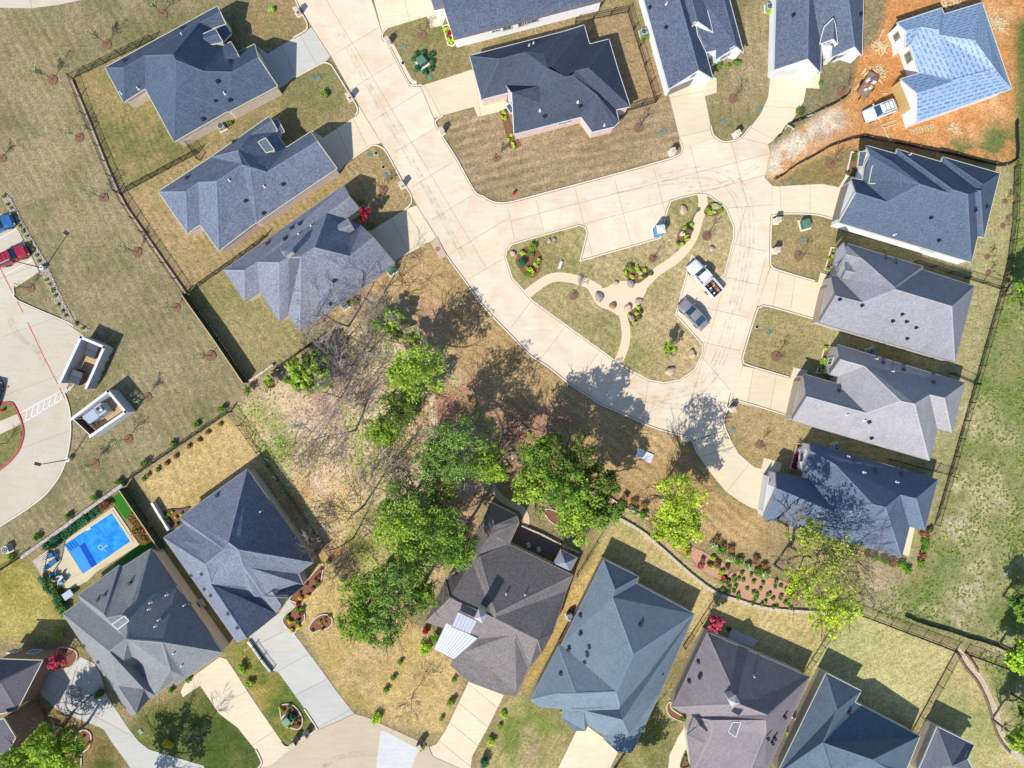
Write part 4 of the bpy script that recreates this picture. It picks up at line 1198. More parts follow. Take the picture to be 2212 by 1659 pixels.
for k, (p, q, r, s, n) in enumerate((((425, 965), (580, 1040), (375, 1085), (525, 1145), 6), ((330, 1055), (585, 1180), (230, 1272), (390, 1352), 10))):
    m = MB()
    for i in range(n + 1):
        t = i / n
        z0, z1 = ((4.55, 4.55), (3.9, 3.0))[k]
        if k == 0:
            z0 = z1 = HOUSES["h16"]['pts'][1].P[0].z
        a = D(*v16(p[0] + (q[0] - p[0]) * t, p[1] + (q[1] - p[1]) * t), z0 + 0.04); b = D(*v16(r[0] + (s[0] - r[0]) * t, r[1] + (s[1] - r[1]) * t), z1 + 0.04)
        m.tube(a, b, 0.035, 0.035, 4)
    m.build("roof_rib", plain("metal_rib", col(150, 156, 172), 0.5), HOUSES["h16"]['root'])
vents("h16", [(1202, 880), (1090, 1035)], [(818, 815), (972, 820)])
pp = roof_at("h16", 610, 935)
chm = MB().box(pp + Vector((0.1, -0.2, 1.0)), (0.9, 1.0, 3.0), -0.5).build("chimney", W_TAN, HOUSES["h16"]['root'])
MB().taper(pp + Vector((0.1, -0.2, 2.5)), (1.2, 1.3), (0.15, 0.15), 0.5, -0.5).build("chimney_cap", plain("cap_grey", col(190, 186, 190)), chm)
v17 = view(1520, 1630, 800)
house("h17", "brick_house", "large blue-grey roofed house in the bottom row right of the metal awnings", v17, [
    dict(vs="a730,65 b1018,208 A825,312 c1000,264 B805,375 d1472,512 C975,840 e1190,1165 D885,1375 E835,1150 t385,762 s362,775 F505,1165 G335,1165 H400,1285@3.6 q215,1270 r130,1215 I862,1255@6.2 J855,1290@6.0 K570,1300@4.6 L600,1425@3.0 k580,1465 l500,1465 m385,1355 M935,1495@3.4 N745,1503@3.0 f960,1645 g850,1640 h735,1535",
         fs="a b A; -b c B A; c d C B; e d C E I J D; a t F E C B A; -t s F; r s F G; -r G H q; -G F E I H; -H I J K; -m H K L k l; -K J D M N L; e f M D; -M f g h N", pitch=0.95, zmax=7.8),
], (126, 143, 157), W_CREAM, M_TRIM_G, 0.14)
vents("h17", [(538, 675), (440, 805), (595, 822), (575, 903), (1030, 600), (1205, 995), (908, 1250), (895, 1280), (540, 525), (380, 1000)])
v18 = view(1960, 1840, 573, 1269.0)
house("h18", "brick_house", "taupe roofed house with small roof turrets behind the pink tree", v18, [
    dict(vs="a290,65 e60,555 B500,535 b960,357 A683,605 C205,618@3.6 G672,640 E318,640@5.2 D160,735@3.2 F322,725@4.8 H675,722@6.0 k565,990@4.6 m190,990@3.2 c670,990",
         fs="a e B; b a B A; -e C G A B; -C D F E; -C E G; -E F H G; -F m k H; -D m F; c b A G H k", pitch=0.95),
    dict(vs="a428,715 b455,655 c508,655 d475,752", fs="-a d c b", ez=6.4, walled=False, skirt=0.5, trim=M_TRIM_W),
    dict(vs="a160,735 b215,690 c275,785 d240,775", fs="-a d c b", ez=3.2, walled=False, skirt=0.3, wall=M_TRIM_W),
], (150, 142, 146), W_CREAM, M_TRIM_G, 0.16)
vents("h18", [(247, 342), (238, 360), (798, 620), (732, 760), (718, 790), (688, 760), (170, 385), (230, 258)], [(592, 350)])
pp = roof_at("h18", 438, 478)
if pp:
    ch = MB().box(pp + Vector((0, 0, 0.5)), (0.9, 0.9, 2.2), 0.5).build("chimney", W_GREY, HOUSES["h18"]['root'])
    MB().taper(pp + Vector((0, 0, 1.6)), (1.2, 1.2), (0.1, 0.1), 0.5, 0.5).build("chimney_cap", plain("cap_grey", col(190, 186, 190)), ch)
v19 = view(2440, 1830, 587, 1270.0)
house("h19", "brick_house", "teal-grey roofed house at the bottom edge, right of the taupe one", v19, [
    dict(vs="a5,345 b230,460 p75,582 c188,532 q2,757 d605,750 t300,900 u-20,790 e515,970 x450,990 W-310,990 r40,990",
         fs="a b p; -b c q p; c d t u q; d e t; W a p q u r; -u t e x r", pitch=0.95),
], (106, 124, 140), W_CREAM, M_TRIM_C, 0.16)
vents("h19", [(150, 600), (-75, 875), (-60, 780)])
house("h20", "brick_house", "small corner of a grey hipped roof in the bottom right", v19, [
    dict(vs="a715,688 b950,805 f812,940 c908,895 d585,990 g800,990 h960,990", fs="a b f; d a f g; -b c f; -c h g f", pitch=0.95),
], (128, 132, 142), W_CREAM, M_TRIM_W, 0.16)
# garden pavilion behind the awning house
gz = empty("pavilion", (0, 0, 0)); tag(gz, "small square pavilion with grey hipped roof behind the metal awning house", "pavilion")
gp = [D(*v16(x, y), 2.7) for x, y in ((1265, 455), (1400, 522), (1342, 638), (1205, 572))]; pk = D(*v16(1304, 566), 3.9)
g = obj("roof", gp + [pk], [(0, 4, 1), (1, 4, 2), (2, 4, 3), (3, 4, 0)][::1], shingle("shingle_gz", (150, 160, 178), 0.1), gz)
for f in g.data.polygons:
    if f.normal.z < 0:
        f.flip()
g.data.update(); uv_planar(g.data)
for i in range(4):
    q = gp[i] * 0.88 + pk * 0.12
    MB().box((q.x, q.y, 1.3), (0.16, 0.16, 2.7), 0.5).build("post", M_TRIM_B, gz)
fm = MB(); fm.ribbon([(p.x, p.y) for p in gp], 0.14, 2.5, 2.72, True); fm.build("fascia", M_TRIM_B, gz)
# ------------------------------------------------------------------ walls and fences
def line_pts(pts):
    return [Vector((p.x, p.y, 0)) for p in wpts(pts)]
def iron_fence(pts, label, h=1.5, name="iron_fence", mat=None):
    P = line_pts(pts); mat = mat or M_IRON
    root = empty(name, P[0]); tag(root, label, "fence", "black iron fences")
    root.location = (0, 0, 0)
    pk = MB(); rails = MB()
    for a, b in zip(P[:-1], P[1:]):
        d = b - a; L = d.length; d.normalize(); rz = math.atan2(d.y, d.x)
        for z in (0.18, h - 0.12):
            rails.box((a + b) / 2 + Vector((0, 0, z)), (L, 0.035, 0.05), rz)
        n = max(1, int(L / 0.14))
        for i in range(n):
            p = a + d * (L * (i + 0.5) / n)
            pk.box(p + Vector((0, 0, h / 2)), (0.022, 0.022, h), rz)
        m = max(1, int(round(L / 2.4)))
        for i in range(m + 1):
            MB().box(a + d * (L * i / m) + Vector((0, 0, h / 2 + 0.05)), (0.09, 0.09, h + 0.1), rz).build("post", mat, root)
    rails.build("rail", mat, root)
    o = pk.build("picket", mat, root); o["kind"] = "stuff"
    return root
for pts, lab in (
    ([(332, 86), (158, 170), (187, 250), (255, 415)], "black iron fence round the back yard of the top left house"),
    ([(255, 416), (310, 502), (404, 636)], "black iron fence closing the yard of the middle left house"),
    ([(262, 420), (430, 330)], "black iron fence between the top left house and the middle one"),
    ([(432, 347), (402, 303)], "short iron gate run against the top left house wall"),
    ([(411, 632), (553, 532), (575, 512)], "black iron fence between the middle left house and the chimney house"),
    ([(1243, 50), (1356, 27), (1416, 222), (1352, 241)], "black iron fence round the yard of the dark slate house"),
    ([(272, 1041), (498, 889)], "black iron fence along the row of round shrubs"),
    ([(-20, 1246), (52, 1200)], "black iron fence left of the slatted pergola"),
    ([(499, 890), (560, 975), (625, 1068), (680, 1150), (730, 1215), (765, 1250)], "black iron fence between the wooded lot and the navy roofed house"),
    ([(2190, 362), (2186, 480), (2176, 560), (2160, 630), (2104, 830), (2060, 985), (2018, 1132)], "long black iron fence between the right-hand row and the weedy field"),
    ([(1974, 566), (2158, 624)], "iron fence behind the pale grey house, second of the right-hand row"),
    ([(2050, 806), (2102, 828)], "short iron fence behind the lightest roofed house"),
    ([(1921, 992), (2054, 1028)], "iron fence between the two lowest houses of the right-hand row"),
    ([(1854, 1325), (2064, 1405)], "iron fence along the top of the large bottom right yard"),
    ([(2062, 1408), (1968, 1580)], "iron fence between the two bottom right yards"),
    ([(2084, 1409), (2212, 1456)], "iron fence running to the right edge below the black silt fence"),
    ([(1794, 1359), (1734, 1454)], "iron fence between the taupe house and the teal one"),
    ([(1571, 1246), (1530, 1312), (1476, 1394)], "iron fence between the blue-grey house and the taupe house"),
    ([(1290, 1168), (1246, 1240)], "iron fence between the pavilion and the blue-grey house"),
):
    iron_fence(pts, lab)
M_PWALL = plain("pink_wall", col(222, 190, 176), 0.95, 0, 0.2, 4)
def low_wall(pts, w, h, mat, label, name="retaining_wall", cat="wall", caps=True):
    P = [(p.x, p.y) for p in wpts(smooth_line(pts, 3) if len(pts) > 4 else pts)]
    root = empty(name, (0, 0, 0)); tag(root, label, cat)
    # one block per course length along the wall
    seg = []; acc = [Vector(P[0])]
    for a, b in zip(P[:-1], P[1:]):
        A = Vector(a); B = Vector(b); L = (B - A).length; n = max(1, int(round(L / 0.8)))
        for i in range(n):
            seg.append((A + (B - A) * (i / n), A + (B - A) * ((i + 1) / n)))
    rg = random.Random(len(seg))
    for k, (a, b) in enumerate(seg):
        d = (b - a); L = d.length; rz = math.atan2(d.y, d.x); c = (a + b) / 2
        MB().box((c.x, c.y, h / 2 - 0.05), (max(0.05, L - 0.03), w * rg.uniform(0.9, 1.08), h + 0.1 + rg.uniform(-0.03, 0.03)), rz).build("block", mat, root)
    return root
low_wall([(157, 174), (189, 251), (257, 416), (312, 503), (404, 636)], 0.2, 0.3, M_PWALL, "pinkish block retaining wall under the left yard fence")
low_wall([(52, 1203), (270, 1046)], 0.45, 0.8, plain("grey_stone", col(186, 178, 170), 0.95, 0, 0.35, 4), "rough grey stone wall behind the pool hedge")
low_wall([(1331, 1117), (1381, 1145), (1431, 1187), (1491, 1240), (1543, 1278), (1593, 1296), (1659, 1314), (1746, 1321), (1853, 1325)], 0.42, 0.35, M_STONE, "long curved pale stone edging across the bottom right yards")
low_wall([(334, 1084), (370, 1143)], 0.3, 0.9, M_WHITE, "short white garden wall left of the navy roofed house")
low_wall([(541, 824), (592, 788)], 0.3, 0.5, M_STONE, "pale stone wall end at the tip of the dark board fence")
low_wall([(1300, 1062), (1345, 1096), (1400, 1120)], 0.3, 0.3, M_PWALL, "brown block edging under the big green oak group")
M_BOARD = plain("dark_board", col(86, 82, 70), 0.9, 0, 0.3, 6)
M_BOARD_T = plain("tan_board", col(206, 176, 130), 0.9, 0, 0.25, 6)
def board_fence(pts, h, label, mat, w=0.15, cap=True):
    P = line_pts(pts); root = empty("board_fence", (0, 0, 0)); tag(root, label, "fence")
    bd = MB(); rl = MB()
    for a, b in zip(P[:-1], P[1:]):
        d = b - a; L = d.length; d.normalize(); rz = math.atan2(d.y, d.x); n = max(1, int(L / w)); o = Vector((-d.y, d.x, 0))
        for i in range(n):
            bd.box(a + d * (L * (i + 0.5) / n) + Vector((0, 0, h / 2 + 0.01 * (i % 3))), (L / n - 0.012, 0.03, h), rz)
        for z in (0.3, h - 0.3):
            rl.box((a + b) / 2 + o * 0.05 + Vector((0, 0, z)), (L, 0.05, 0.09), rz)
        for i in range(int(L / 2.4) + 1):
            MB().box(a + d * min(L, i * 2.4) + o * 0.09 + Vector((0, 0, h / 2)), (0.1, 0.1, h), rz).build("post", mat, root)
        if cap:
            MB().box((a + b) / 2 + Vector((0, 0, h + 0.03)), (L, 0.13, 0.04), rz).build("cap_rail", M_BOARD_T, root)
    rl.build("rail", mat, root); o = bd.build("board", mat, root); o["kind"] = "stuff"
    return root
board_fence([(406, 640), (470, 730), (536, 827)], 2.0, "tall dark board privacy fence with tan cap beside the chimney house yard", plain("green_board", col(46, 66, 52), 0.9, 0, 0.2))
board_fence([(592, 802), (640, 768), (700, 724)], 0.9, "low weathered board fence between the chimney house yard and the wooded lot", M_BOARD, cap=False)
board_fence([(272, 1054), (330, 1140), (358, 1182)], 1.8, "dark green slatted screen fence on the right of the pool", plain("screen_green", col(58, 78, 62), 0.9, 0, 0.2))
M_SILT = plain("silt_cloth", col(48, 42, 44), 0.85, 0, 0.25, 6)
def silt(pts, label):
    root = empty("silt_fence", (0, 0, 0)); tag(root, label, "fence", "black silt fences")
    P = [(p.x, p.y) for p in wpts(smooth_line(pts, 4))]
    rg = random.Random(7)
    P = [(x + rg.uniform(-.06, .06), y + rg.uniform(-.06, .06)) for x, y in P]
    MB().ribbon(P, 0.07, -0.1, 0.62).build("cloth", M_SILT, root)
    for i in range(0, len(P), 3):
        MB().box((P[i][0], P[i][1], 0.4), (0.05, 0.05, 1.0)).build("stake", M_BOARD_T, root)
silt(C(0, 3, [(50, 1550), (110, 1530), (250, 1430), (480, 1300), (620, 1235), (790, 1190), (880, 1195), (1110, 1240), (1500, 1320), (1950, 1425), (2050, 1430), (2120, 1400), (2145, 1350), (2140, 1040)]), "black silt fence along the lower edge of the orange dirt")
silt(C(0, 3, [(700, 790), (690, 820), (640, 860), (480, 940), (350, 1010), (170, 1085), (110, 1160), (60, 1210)]), "black silt fence between the curved drive and the orange dirt")
silt(C(3, 3, [(1180, 345), (1230, 365), (1290, 395), (1500, 455), (1700, 520), (1900, 580), (2090, 660)]), "black silt fence across the weedy field in the bottom right")

# ------------------------------------------------------------------ foliage
PAL = {
    'bright': ((152, 176, 72), (116, 148, 58), (82, 114, 50)),
    'pine': ((118, 148, 82), (86, 122, 64), (56, 90, 52)),
    'oak': ((122, 150, 62), (82, 122, 52), (52, 90, 44)),
    'dark': ((88, 112, 54), (62, 90, 46), (44, 68, 38)),
    'yellow': ((172, 188, 68), (138, 162, 58), (104, 130, 52)),
    'olive': ((146, 156, 84), (122, 136, 72), (92, 108, 60)),
    'red': ((146, 50, 68), (122, 36, 54), (88, 28, 42)),
    'pink': ((190, 92, 122), (162, 66, 98), (122, 50, 76)),
    'bronze': ((148, 108, 84), (122, 92, 68), (94, 92, 56)),
    'lime': ((172, 200, 76), (138, 176, 62), (100, 140, 52)),
    'shrub': ((104, 150, 58), (74, 122, 46), (50, 92, 38)),
    'teal': ((70, 120, 96), (52, 98, 78), (36, 72, 58)),
    'gold': ((206, 186, 62), (184, 164, 50), (140, 136, 48)),
    'magenta': ((150, 24, 62), (128, 16, 50), (100, 14, 40)),
    'tan': ((190, 166, 132), (164, 138, 108), (130, 108, 84)),
    'grass': ((132, 150, 74), (104, 130, 58), (80, 108, 48)),
    'brown': ((140, 104, 86), (116, 82, 70), (96, 74, 56)),
    'silver': ((166, 176, 150), (136, 150, 122), (104, 120, 92)),
}
def leaf_mesh(name, rng, clumps, n, size, pal, aspect=0.6, shell=0.55, up=0.55):
    """many small leaf-shaped faces spread through clumps (centre, radius)"""
    cl = np.array([[c[0], c[1], c[2], c[3], c[4] if len(c) > 4 else c[3]] for c in clumps], dtype=float)
    w = cl[:, 3] ** 2; w /= w.sum()
    k = rng.choice(len(cl), n, p=w)
    d = rng.normal(size=(n, 3)); d /= np.linalg.norm(d, axis=1)[:, None]
    r = (shell + (1 - shell) * rng.rand(n) ** 0.7) * np.where(rng.rand(n) < 0.2, rng.rand(n), 1.0)
    pos = cl[k, :3] + d * r[:, None] * np.stack([cl[k, 3], cl[k, 3], cl[k, 4]], 1)
    nr = d * 0.6 + rng.normal(size=(n, 3)) * 0.5; nr[:, 2] += up; nr /= np.linalg.norm(nr, axis=1)[:, None]
    t = rng.normal(size=(n, 3)); t -= (t * nr).sum(1)[:, None] * nr; t /= np.linalg.norm(t, axis=1)[:, None]
    b = np.cross(nr, t); s = size * (0.6 + 0.8 * rng.rand(n))[:, None]
    vs = np.stack([pos + t * s, pos + b * s * aspect, pos - t * s, pos - b * s * aspect], 1).reshape(-1, 3).astype(np.float32)
    me = bpy.data.meshes.new(name)
    me.vertices.add(4 * n); me.vertices.foreach_set("co", vs.ravel())
    me.loops.add(4 * n); me.loops.foreach_set("vertex_index", np.arange(4 * n, dtype=np.int32))
    me.polygons.add(n); me.polygons.foreach_set("loop_start", np.arange(0, 4 * n, 4, dtype=np.int32)); me.polygons.foreach_set("loop_total", np.full(n, 4, dtype=np.int32))
    me.update(calc_edges=True)
    P3 = np.array([C3(c) for c in PAL[pal]]); ct = rng.rand(len(cl))
    f = np.clip(ct[k] * 0.7 + rng.rand(n) * 0.55 - 0.1, 0, 0.999) * 2; i = f.astype(int); u = (f - i)[:, None]
    c = (P3[i] * (1 - u) + P3[i + 1] * u) * (0.7 + 0.6 * rng.rand(n))[:, None]
    if pal in ("bright", "pine", "oak", "dark", "yellow", "olive", "lime", "shrub", "grass"):
        q_ = (0.04 + 0.2 * rng.rand(n))[:, None]; c = c * (1 - q_) + C3((158, 148, 104)) * 0.8 * q_
    set_tint(me, np.repeat(np.clip(c * np.array([2.3, 2.2, 1.6]), 0, 0.8), 4, axis=0)); me.materials.append(M_LEAF)
    return me
def limb(m, rng, a, d, L, r, depth, spread, tips, up=0.25, sides=5, min_r=0.02):
    """tapered limb that bends and forks"""
    n = 3; p = a.copy(); dd = d.normalized(); rr = r
    for i in range(n):
        q = p + dd * (L / n); r2 = max(min_r * 0.8, rr * 0.8)
        m.tube(p, q, rr, r2, sides if depth > 1 else 4 if depth > 0 else 3, False)
        if depth > 0:
            for _ in range(rng.choice((1, 1, 2)) if i > 0 else 1):
                e = (dd + Vector((rng.uniform(-1, 1), rng.uniform(-1, 1), rng.uniform(-0.3, 0.8))) * spread).normalized()
                limb(m, rng, q, e, L * rng.uniform(0.5, 0.75), max(min_r, r2 * 0.6), depth - 1, spread, tips, up, sides, min_r)
        p = q; rr = r2
        dd = (dd + Vector((rng.uniform(-.28, .28), rng.uniform(-.28, .28), rng.uniform(-.1, .2) + up * 0.3))).normalized()
    tips.append(p)
def crown_clumps(rng, c, R, Rz, n, rc=(0.13, 0.27)):
    out = []
    for _ in range(n):
        v = Vector((rng.gauss(0, 1), rng.gauss(0, 1), rng.gauss(0, 1))).normalized() * (rng.random() ** 0.45)
        out.append((c.x + v.x * R * 0.92, c.y + v.y * R * 0.92, c.z + v.z * Rz * 0.9, R * rng.uniform(*rc), R * rng.uniform(*rc) * 0.7))
    return out
TREE_N = [0]
def leafy_tree(x, y, R, zc, pal, label, cat="tree", name="leafy_tree", n=5200, size=0.26, group=None, nclump=26, aspect=0.6, flat=0.75, seed=None, trunk_r=0.2):
    """a tree given by where its crown is seen (x, y), crown radius R in the tracing frame, crown centre height zc"""
    TREE_N[0] += 1; sd_ = seed or TREE_N[0] * 13 + 5
    rng = random.Random(sd_); nr = np.random.RandomState(sd_)
    c = D(x, y, zc); r = R * SD * (1 - zc / HC); b = Vector((c.x, c.y, 0))
    root = empty(name, b); tag(root, label, cat, group)
    c0 = Vector((0, 0, zc))
    tm = MB(); tips = []
    tm.tube((0, 0, -0.2), (0.05 * zc * rng.uniform(-.3, .3), 0.05 * zc * rng.uniform(-.3, .3), zc * 0.55), trunk_r, trunk_r * 0.7, 7, False)
    for i in range(6):
        a = rng.random() * 6.28
        limb(tm, rng, Vector((0, 0, zc * rng.uniform(0.4, 0.75))), Vector((math.cos(a), math.sin(a), 0.6)), r * 0.95, trunk_r * 0.5, 2, 0.6, tips, 0.15, 5, 0.03)
    tm.build("trunk", M_TRUNK, root)
    cl = crown_clumps(rng, c0, r, r * flat, int(nclump * 2.1))
    me_ = leaf_mesh("crown", nr, cl, n, size, pal, aspect)
    link(bpy.data.objects.new("crown", me_), root)
    return root
def pine(x, y, R, zc, label, pal='pine', group="pines of the wooded lot", n=2700, nclump=38):
    return leafy_tree(x, y, R, zc, pal, label, "pine", "pine_tree", n, 0.21, group, nclump, 0.34, 0.8, trunk_r=0.24)
pine(905, 800, 66, 9.5, "bright green pine at the upper right of the wooded lot", 'bright')
pine(868, 806, 44, 8.0, "smaller light green pine touching the upper right pine", 'bright')
pine(866, 880, 50, 7.0, "dark green evergreen in the middle of the wooded lot", 'dark')
pine(826, 935, 38, 5.5, "lime-tipped small evergreen at the centre of the wooded lot", 'bright')
pine(985, 968, 76, 12.0, "blue-green pine, largest crown near the right corner of the wooded lot", 'pine')
pine(940, 1000, 50, 11.0, "blue-green pine left of the largest pine crown", 'pine')
pine(1052, 1008, 54, 9.0, "light green tree at the right tip of the wooded lot", 'bright')
pine(880, 1080, 66, 11.0, "dark pine in the lower half of the wooded lot", 'pine')
pine(868, 1140, 74, 12.0, "broad yellow-green pine low in the wooded lot", 'bright')
pine(950, 1140, 60, 11.0, "mid green pine right of the broad yellow-green one", 'oak')
pine(900, 1200, 60, 10.0, "mid green pine at the bottom of the wooded lot", 'oak')
pine(985, 1185, 52, 9.0, "green tree leaning over the brown-grey house roof", 'oak')
pine(955, 1058, 44, 8.0, "olive shrubby tree between the lower pines", 'olive')
pine(790, 1290, 60, 11.0, "left one of the pines below the wooded lot", 'oak')
pine(850, 1262, 52, 12.0, "upper pine of the clump below the wooded lot", 'pine')
pine(768, 1348, 50, 11.0, "lowest pine of the clump below the wooded lot", 'oak')
pine(828, 1345, 56, 11.0, "right one of the pines below the wooded lot", 'pine')
pine(905, 1285, 44, 8.0, "pine beside the metal awnings below the wooded lot", 'oak')
G = "oaks of the big green group"
for x, y, R, z, p, l in ((1165, 985, 58, 9, 'oak', "top left crown of the big green oak group"), (1228, 985, 62, 11, 'dark', "dark top right crown of the big green oak group"),
                         (1160, 1060, 54, 9, 'bright', "light left crown of the big green oak group"), (1225, 1050, 62, 12, 'oak', "middle crown of the big green oak group"),
                         (1290, 1050, 48, 10, 'dark', "dark right crown of the big green oak group"), (1250, 1120, 62, 11, 'bright', "light lower crown of the big green oak group"), (1300, 1105, 44, 9, 'oak', "lower right crown of the big green oak group")):
    leafy_tree(x, y, R, z, p, l, n=3000, size=0.18, group=G, nclump=30)
leafy_tree(1468, 1085, 66, 11, 'yellow', "yellow-green spring tree right of the big oak group", n=2600, size=0.17, nclump=32)
leafy_tree(1462, 1140, 56, 9, 'yellow', "lower half-open yellow-green tree above the stone edging", n=3200, size=0.19, nclump=24)
leafy_tree(1790, 1230, 84, 12, 'olive', "large airy yellow-green tree beside the lowest right house", n=2000, size=0.16, nclump=46)
leafy_tree(1745, 1155, 46, 13, 'olive', "thin yellow-green tree overhanging the lowest right roof", n=900, size=0.18, nclump=18)
leafy_tree(1800, 1320, 60, 9, 'yellow', "yellow-green tree hanging over the iron fence in the bottom right", n=1900, size=0.18, nclump=22)
leafy_tree(1730, 1260, 46, 9, 'yellow', "small yellow tree over the mulch bed with green plants", n=1100, size=0.18, nclump=16)
leafy_tree(2222, 630, 40, 5, 'oak', "dark tree at the right edge beside the second house", n=2400, size=0.2)
leafy_tree(2218, 1310, 36, 4.5, 'oak', "dark tree at the right edge of the weedy field", n=2600, size=0.2)
leafy_tree(2216, 1420, 42, 5, 'lime', "lime green tree at the right edge above the iron fence", n=2600, size=0.2)
leafy_tree(2236, 1530, 32, 4.5, 'oak', "dark tree at the right edge beside the eroded ditch", n=2000, size=0.2)
leafy_tree(2210, 1600, 34, 6, 'bright', "green tree in the bottom right corner", n=1500, size=0.2)
leafy_tree(108, 1626, 66, 8, 'bright', "vivid green tree in the bottom left corner", n=5200, size=0.2, nclump=34)
leafy_tree(40, 1655, 50, 8, 'bright', "green tree at the bottom edge, left of the vivid one", n=2000, size=0.2)
leafy_tree(1348, 1733, 60, 8, 'oak', "tree standing just below the frame between the blue-grey and taupe houses", n=2600, size=0.2)
leafy_tree(250, 1765, 72, 8, 'oak', "tree standing just below the frame at the bottom left drive", n=3000, size=0.2)
for x, y, R, z, p, l in ((787, 460, 15, 3.2, 'red', "dark red leafed tree at the front of the chimney house"), (123, 1430, 20, 3.2, 'pink', "magenta blossom tree beside the dark brick house"), (1548, 1350, 20, 3.4, 'pink', "pink blossom tree at the corner of the taupe house"),
                         (1446, 752, 17, 3.0, 'bright', "small bright green tree with long shadow on the road island")):
    leafy_tree(x, y, R, z, p, l, n=1500, size=0.16, nclump=14, trunk_r=0.07)
leafy_tree(655, 805, 44, 3.0, 'bright', "low bright green thicket on the left side of the wooded lot", "bush", "thicket", n=3000, size=0.22, nclump=20, trunk_r=0.06)
leafy_tree(680, 780, 30, 3.2, 'dark', "dark evergreen bush at the upper left of the wooded lot", "bush", "thicket", n=2000, size=0.22, nclump=16, trunk_r=0.06)
leafy_tree(700, 815, 26, 2.4, 'bright', "pale green bush right of the dark bush in the lot", "bush", "thicket", n=1200, size=0.2, nclump=12, trunk_r=0.05)
leafy_tree(845, 690, 26, 3.0, 'bright', "green bush at the top corner of the wooded lot", "bush", "thicket", n=1500, size=0.2, nclump=14, trunk_r=0.06)
leafy_tree(820, 700, 20, 2.4, 'shrub', "mid green bush left of the top corner bush", "bush", "thicket", n=900, size=0.2, nclump=10, trunk_r=0.05)
leafy_tree(890, 735, 20, 3.0, 'bright', "green bush on the right side of the wooded lot above the pines", "bush", "thicket", n=900, size=0.2, nclump=10, trunk_r=0.05)
leafy_tree(855, 720, 18, 2.4, 'dark', "dark little evergreen below the top corner bush", "bush", "thicket", n=800, size=0.2, nclump=10, trunk_r=0.05)
leafy_tree(580, 825, 16, 1.6, 'bright', "bright green bush outside the left corner of the lot", "bush", "thicket", n=800, size=0.18, nclump=8, trunk_r=0.04)
leafy_tree(535, 842, 9, 1.0, 'shrub', "small round shrub at the end of the dark board fence", "bush", "thicket", n=400, size=0.14, nclump=6, trunk_r=0.03)

def bare_tree(x, y, h, label, seed, lean=(0, 0), depth=3, r=0.17, mat=None, spread=0.75, group="bare trees of the wooded lot", first=0.25, tipleaf=None):
    rng = random.Random(seed); b = D(x, y)
    root = empty("bare_tree", b); tag(root, label, "tree", group)
    tm = MB(); cm = MB(); tips = []
    d = Vector((lean[0], lean[1], 1)).normalized(); p = Vector((0, 0, -0.2)); rr = r; n = 7
    for i in range(n):
        q = p + d * (h / n); r2 = rr * 0.84
        tm.tube(p, q, rr, r2, 7, False)
        if i >= int(first * n):
            for _ in range(2):
                a = rng.random() * 6.28
                limb(cm, rng, q, Vector((math.cos(a) + lean[0], math.sin(a) + lean[1], 0.5)), h * rng.uniform(0.2, 0.34), r2 * 0.5, depth - 1, spread, tips, 0.2, 5, 0.018)
        p = q; rr = r2
        d = (d + Vector((rng.uniform(-.12, .12), rng.uniform(-.12, .12), 0.05))).normalized()
    tm.build("trunk", mat or M_TRUNK, root); cm.build("crown", mat or M_TWIG, root)
    return root
M_TWIG_D = plain("dark_twig", col(110, 96, 88), 0.95, 0, 0.25, 12)
bare_tree(752, 705, 12, "tall bare tree whose shadow crosses the chimney house roof", 3, (0.02, 0.0), 3, 0.15)
bare_tree(812, 665, 9, "bare tree beside the chimney house side wall", 8, (0.0, 0.05), 3, 0.12)
bare_tree(700, 690, 9, "leafless small tree at the back corner of the chimney house", 21, (0, 0), 3, 0.09)
bare_tree(770, 928, 11, "bare spreading tree in the centre of the wooded lot", 5, (-0.25, -0.1), 4, 0.15, M_TWIG)
bare_tree(735, 860, 8, "bare grey tree left of centre in the wooded lot", 14, (0.05, 0.1), 3, 0.1)
bare_tree(760, 790, 9, "bare grey tree in the upper part of the wooded lot", 15, (0, 0.05), 3, 0.1)
bare_tree(725, 770, 8, "thin bare tree near the dark bush", 33, (0, 0), 3, 0.09)
bare_tree(800, 760, 8, "thin bare tree above the dark evergreen", 37, (0.05, 0), 3, 0.09)
bare_tree(788, 1090, 12, "dark crooked bare tree in the lower left of the lot", 6, (-0.1, -0.12), 4, 0.15, M_TWIG_D)
bare_tree(765, 1160, 9, "dark bare tree near the lower left lot corner", 17, (-0.15, -0.1), 4, 0.12, M_TWIG_D)
bare_tree(850, 1020, 9, "pale bare tree between the pines of the lot", 18, (0.05, 0.1), 3, 0.1)
bare_tree(830, 690, 8, "pale bare tree at the top corner of the lot", 19, (0, 0), 3, 0.08)
bare_tree(672, 1160, 5, "small bare tree leaning on the navy roofed house", 22, (0, 0), 3, 0.06)
bare_tree(735, 1225, 5, "small bare tree by the lower left lot corner", 24, (0.1, -0.1), 3, 0.06, M_TWIG_D)
bare_tree(893, 1497, 5.2, "bare young tree on the lawn left of the tan drive", 27, (0.0, -0.02), 3, 0.06, M_TWIG_D, group=None)
bare_tree(449, 1562, 4.6, "reddish bare young tree beside the tan drive bottom left", 28, (0, 0), 3, 0.06, M_TWIG_D, group=None)
bare_tree(1810, 1185, 10, "bare dark tree among the yellow-green crowns", 29, (0.05, 0.02), 4, 0.14, M_TWIG_D, group=None)
bare_tree(200, 1500, 7, "bare tree casting branch shadows on the shaded drive", 35, (0.0, -0.05), 4, 0.1, M_TWIG_D, group=None)
bare_tree(985, 1060, 9, "thin bare tree amid the lower pines", 39, (0, 0), 3, 0.08)
bare_tree(1090, 960, 4, "bare shrubby tree by the right tip of the lot", 44, (0, 0), 3, 0.05, M_TWIG_D)

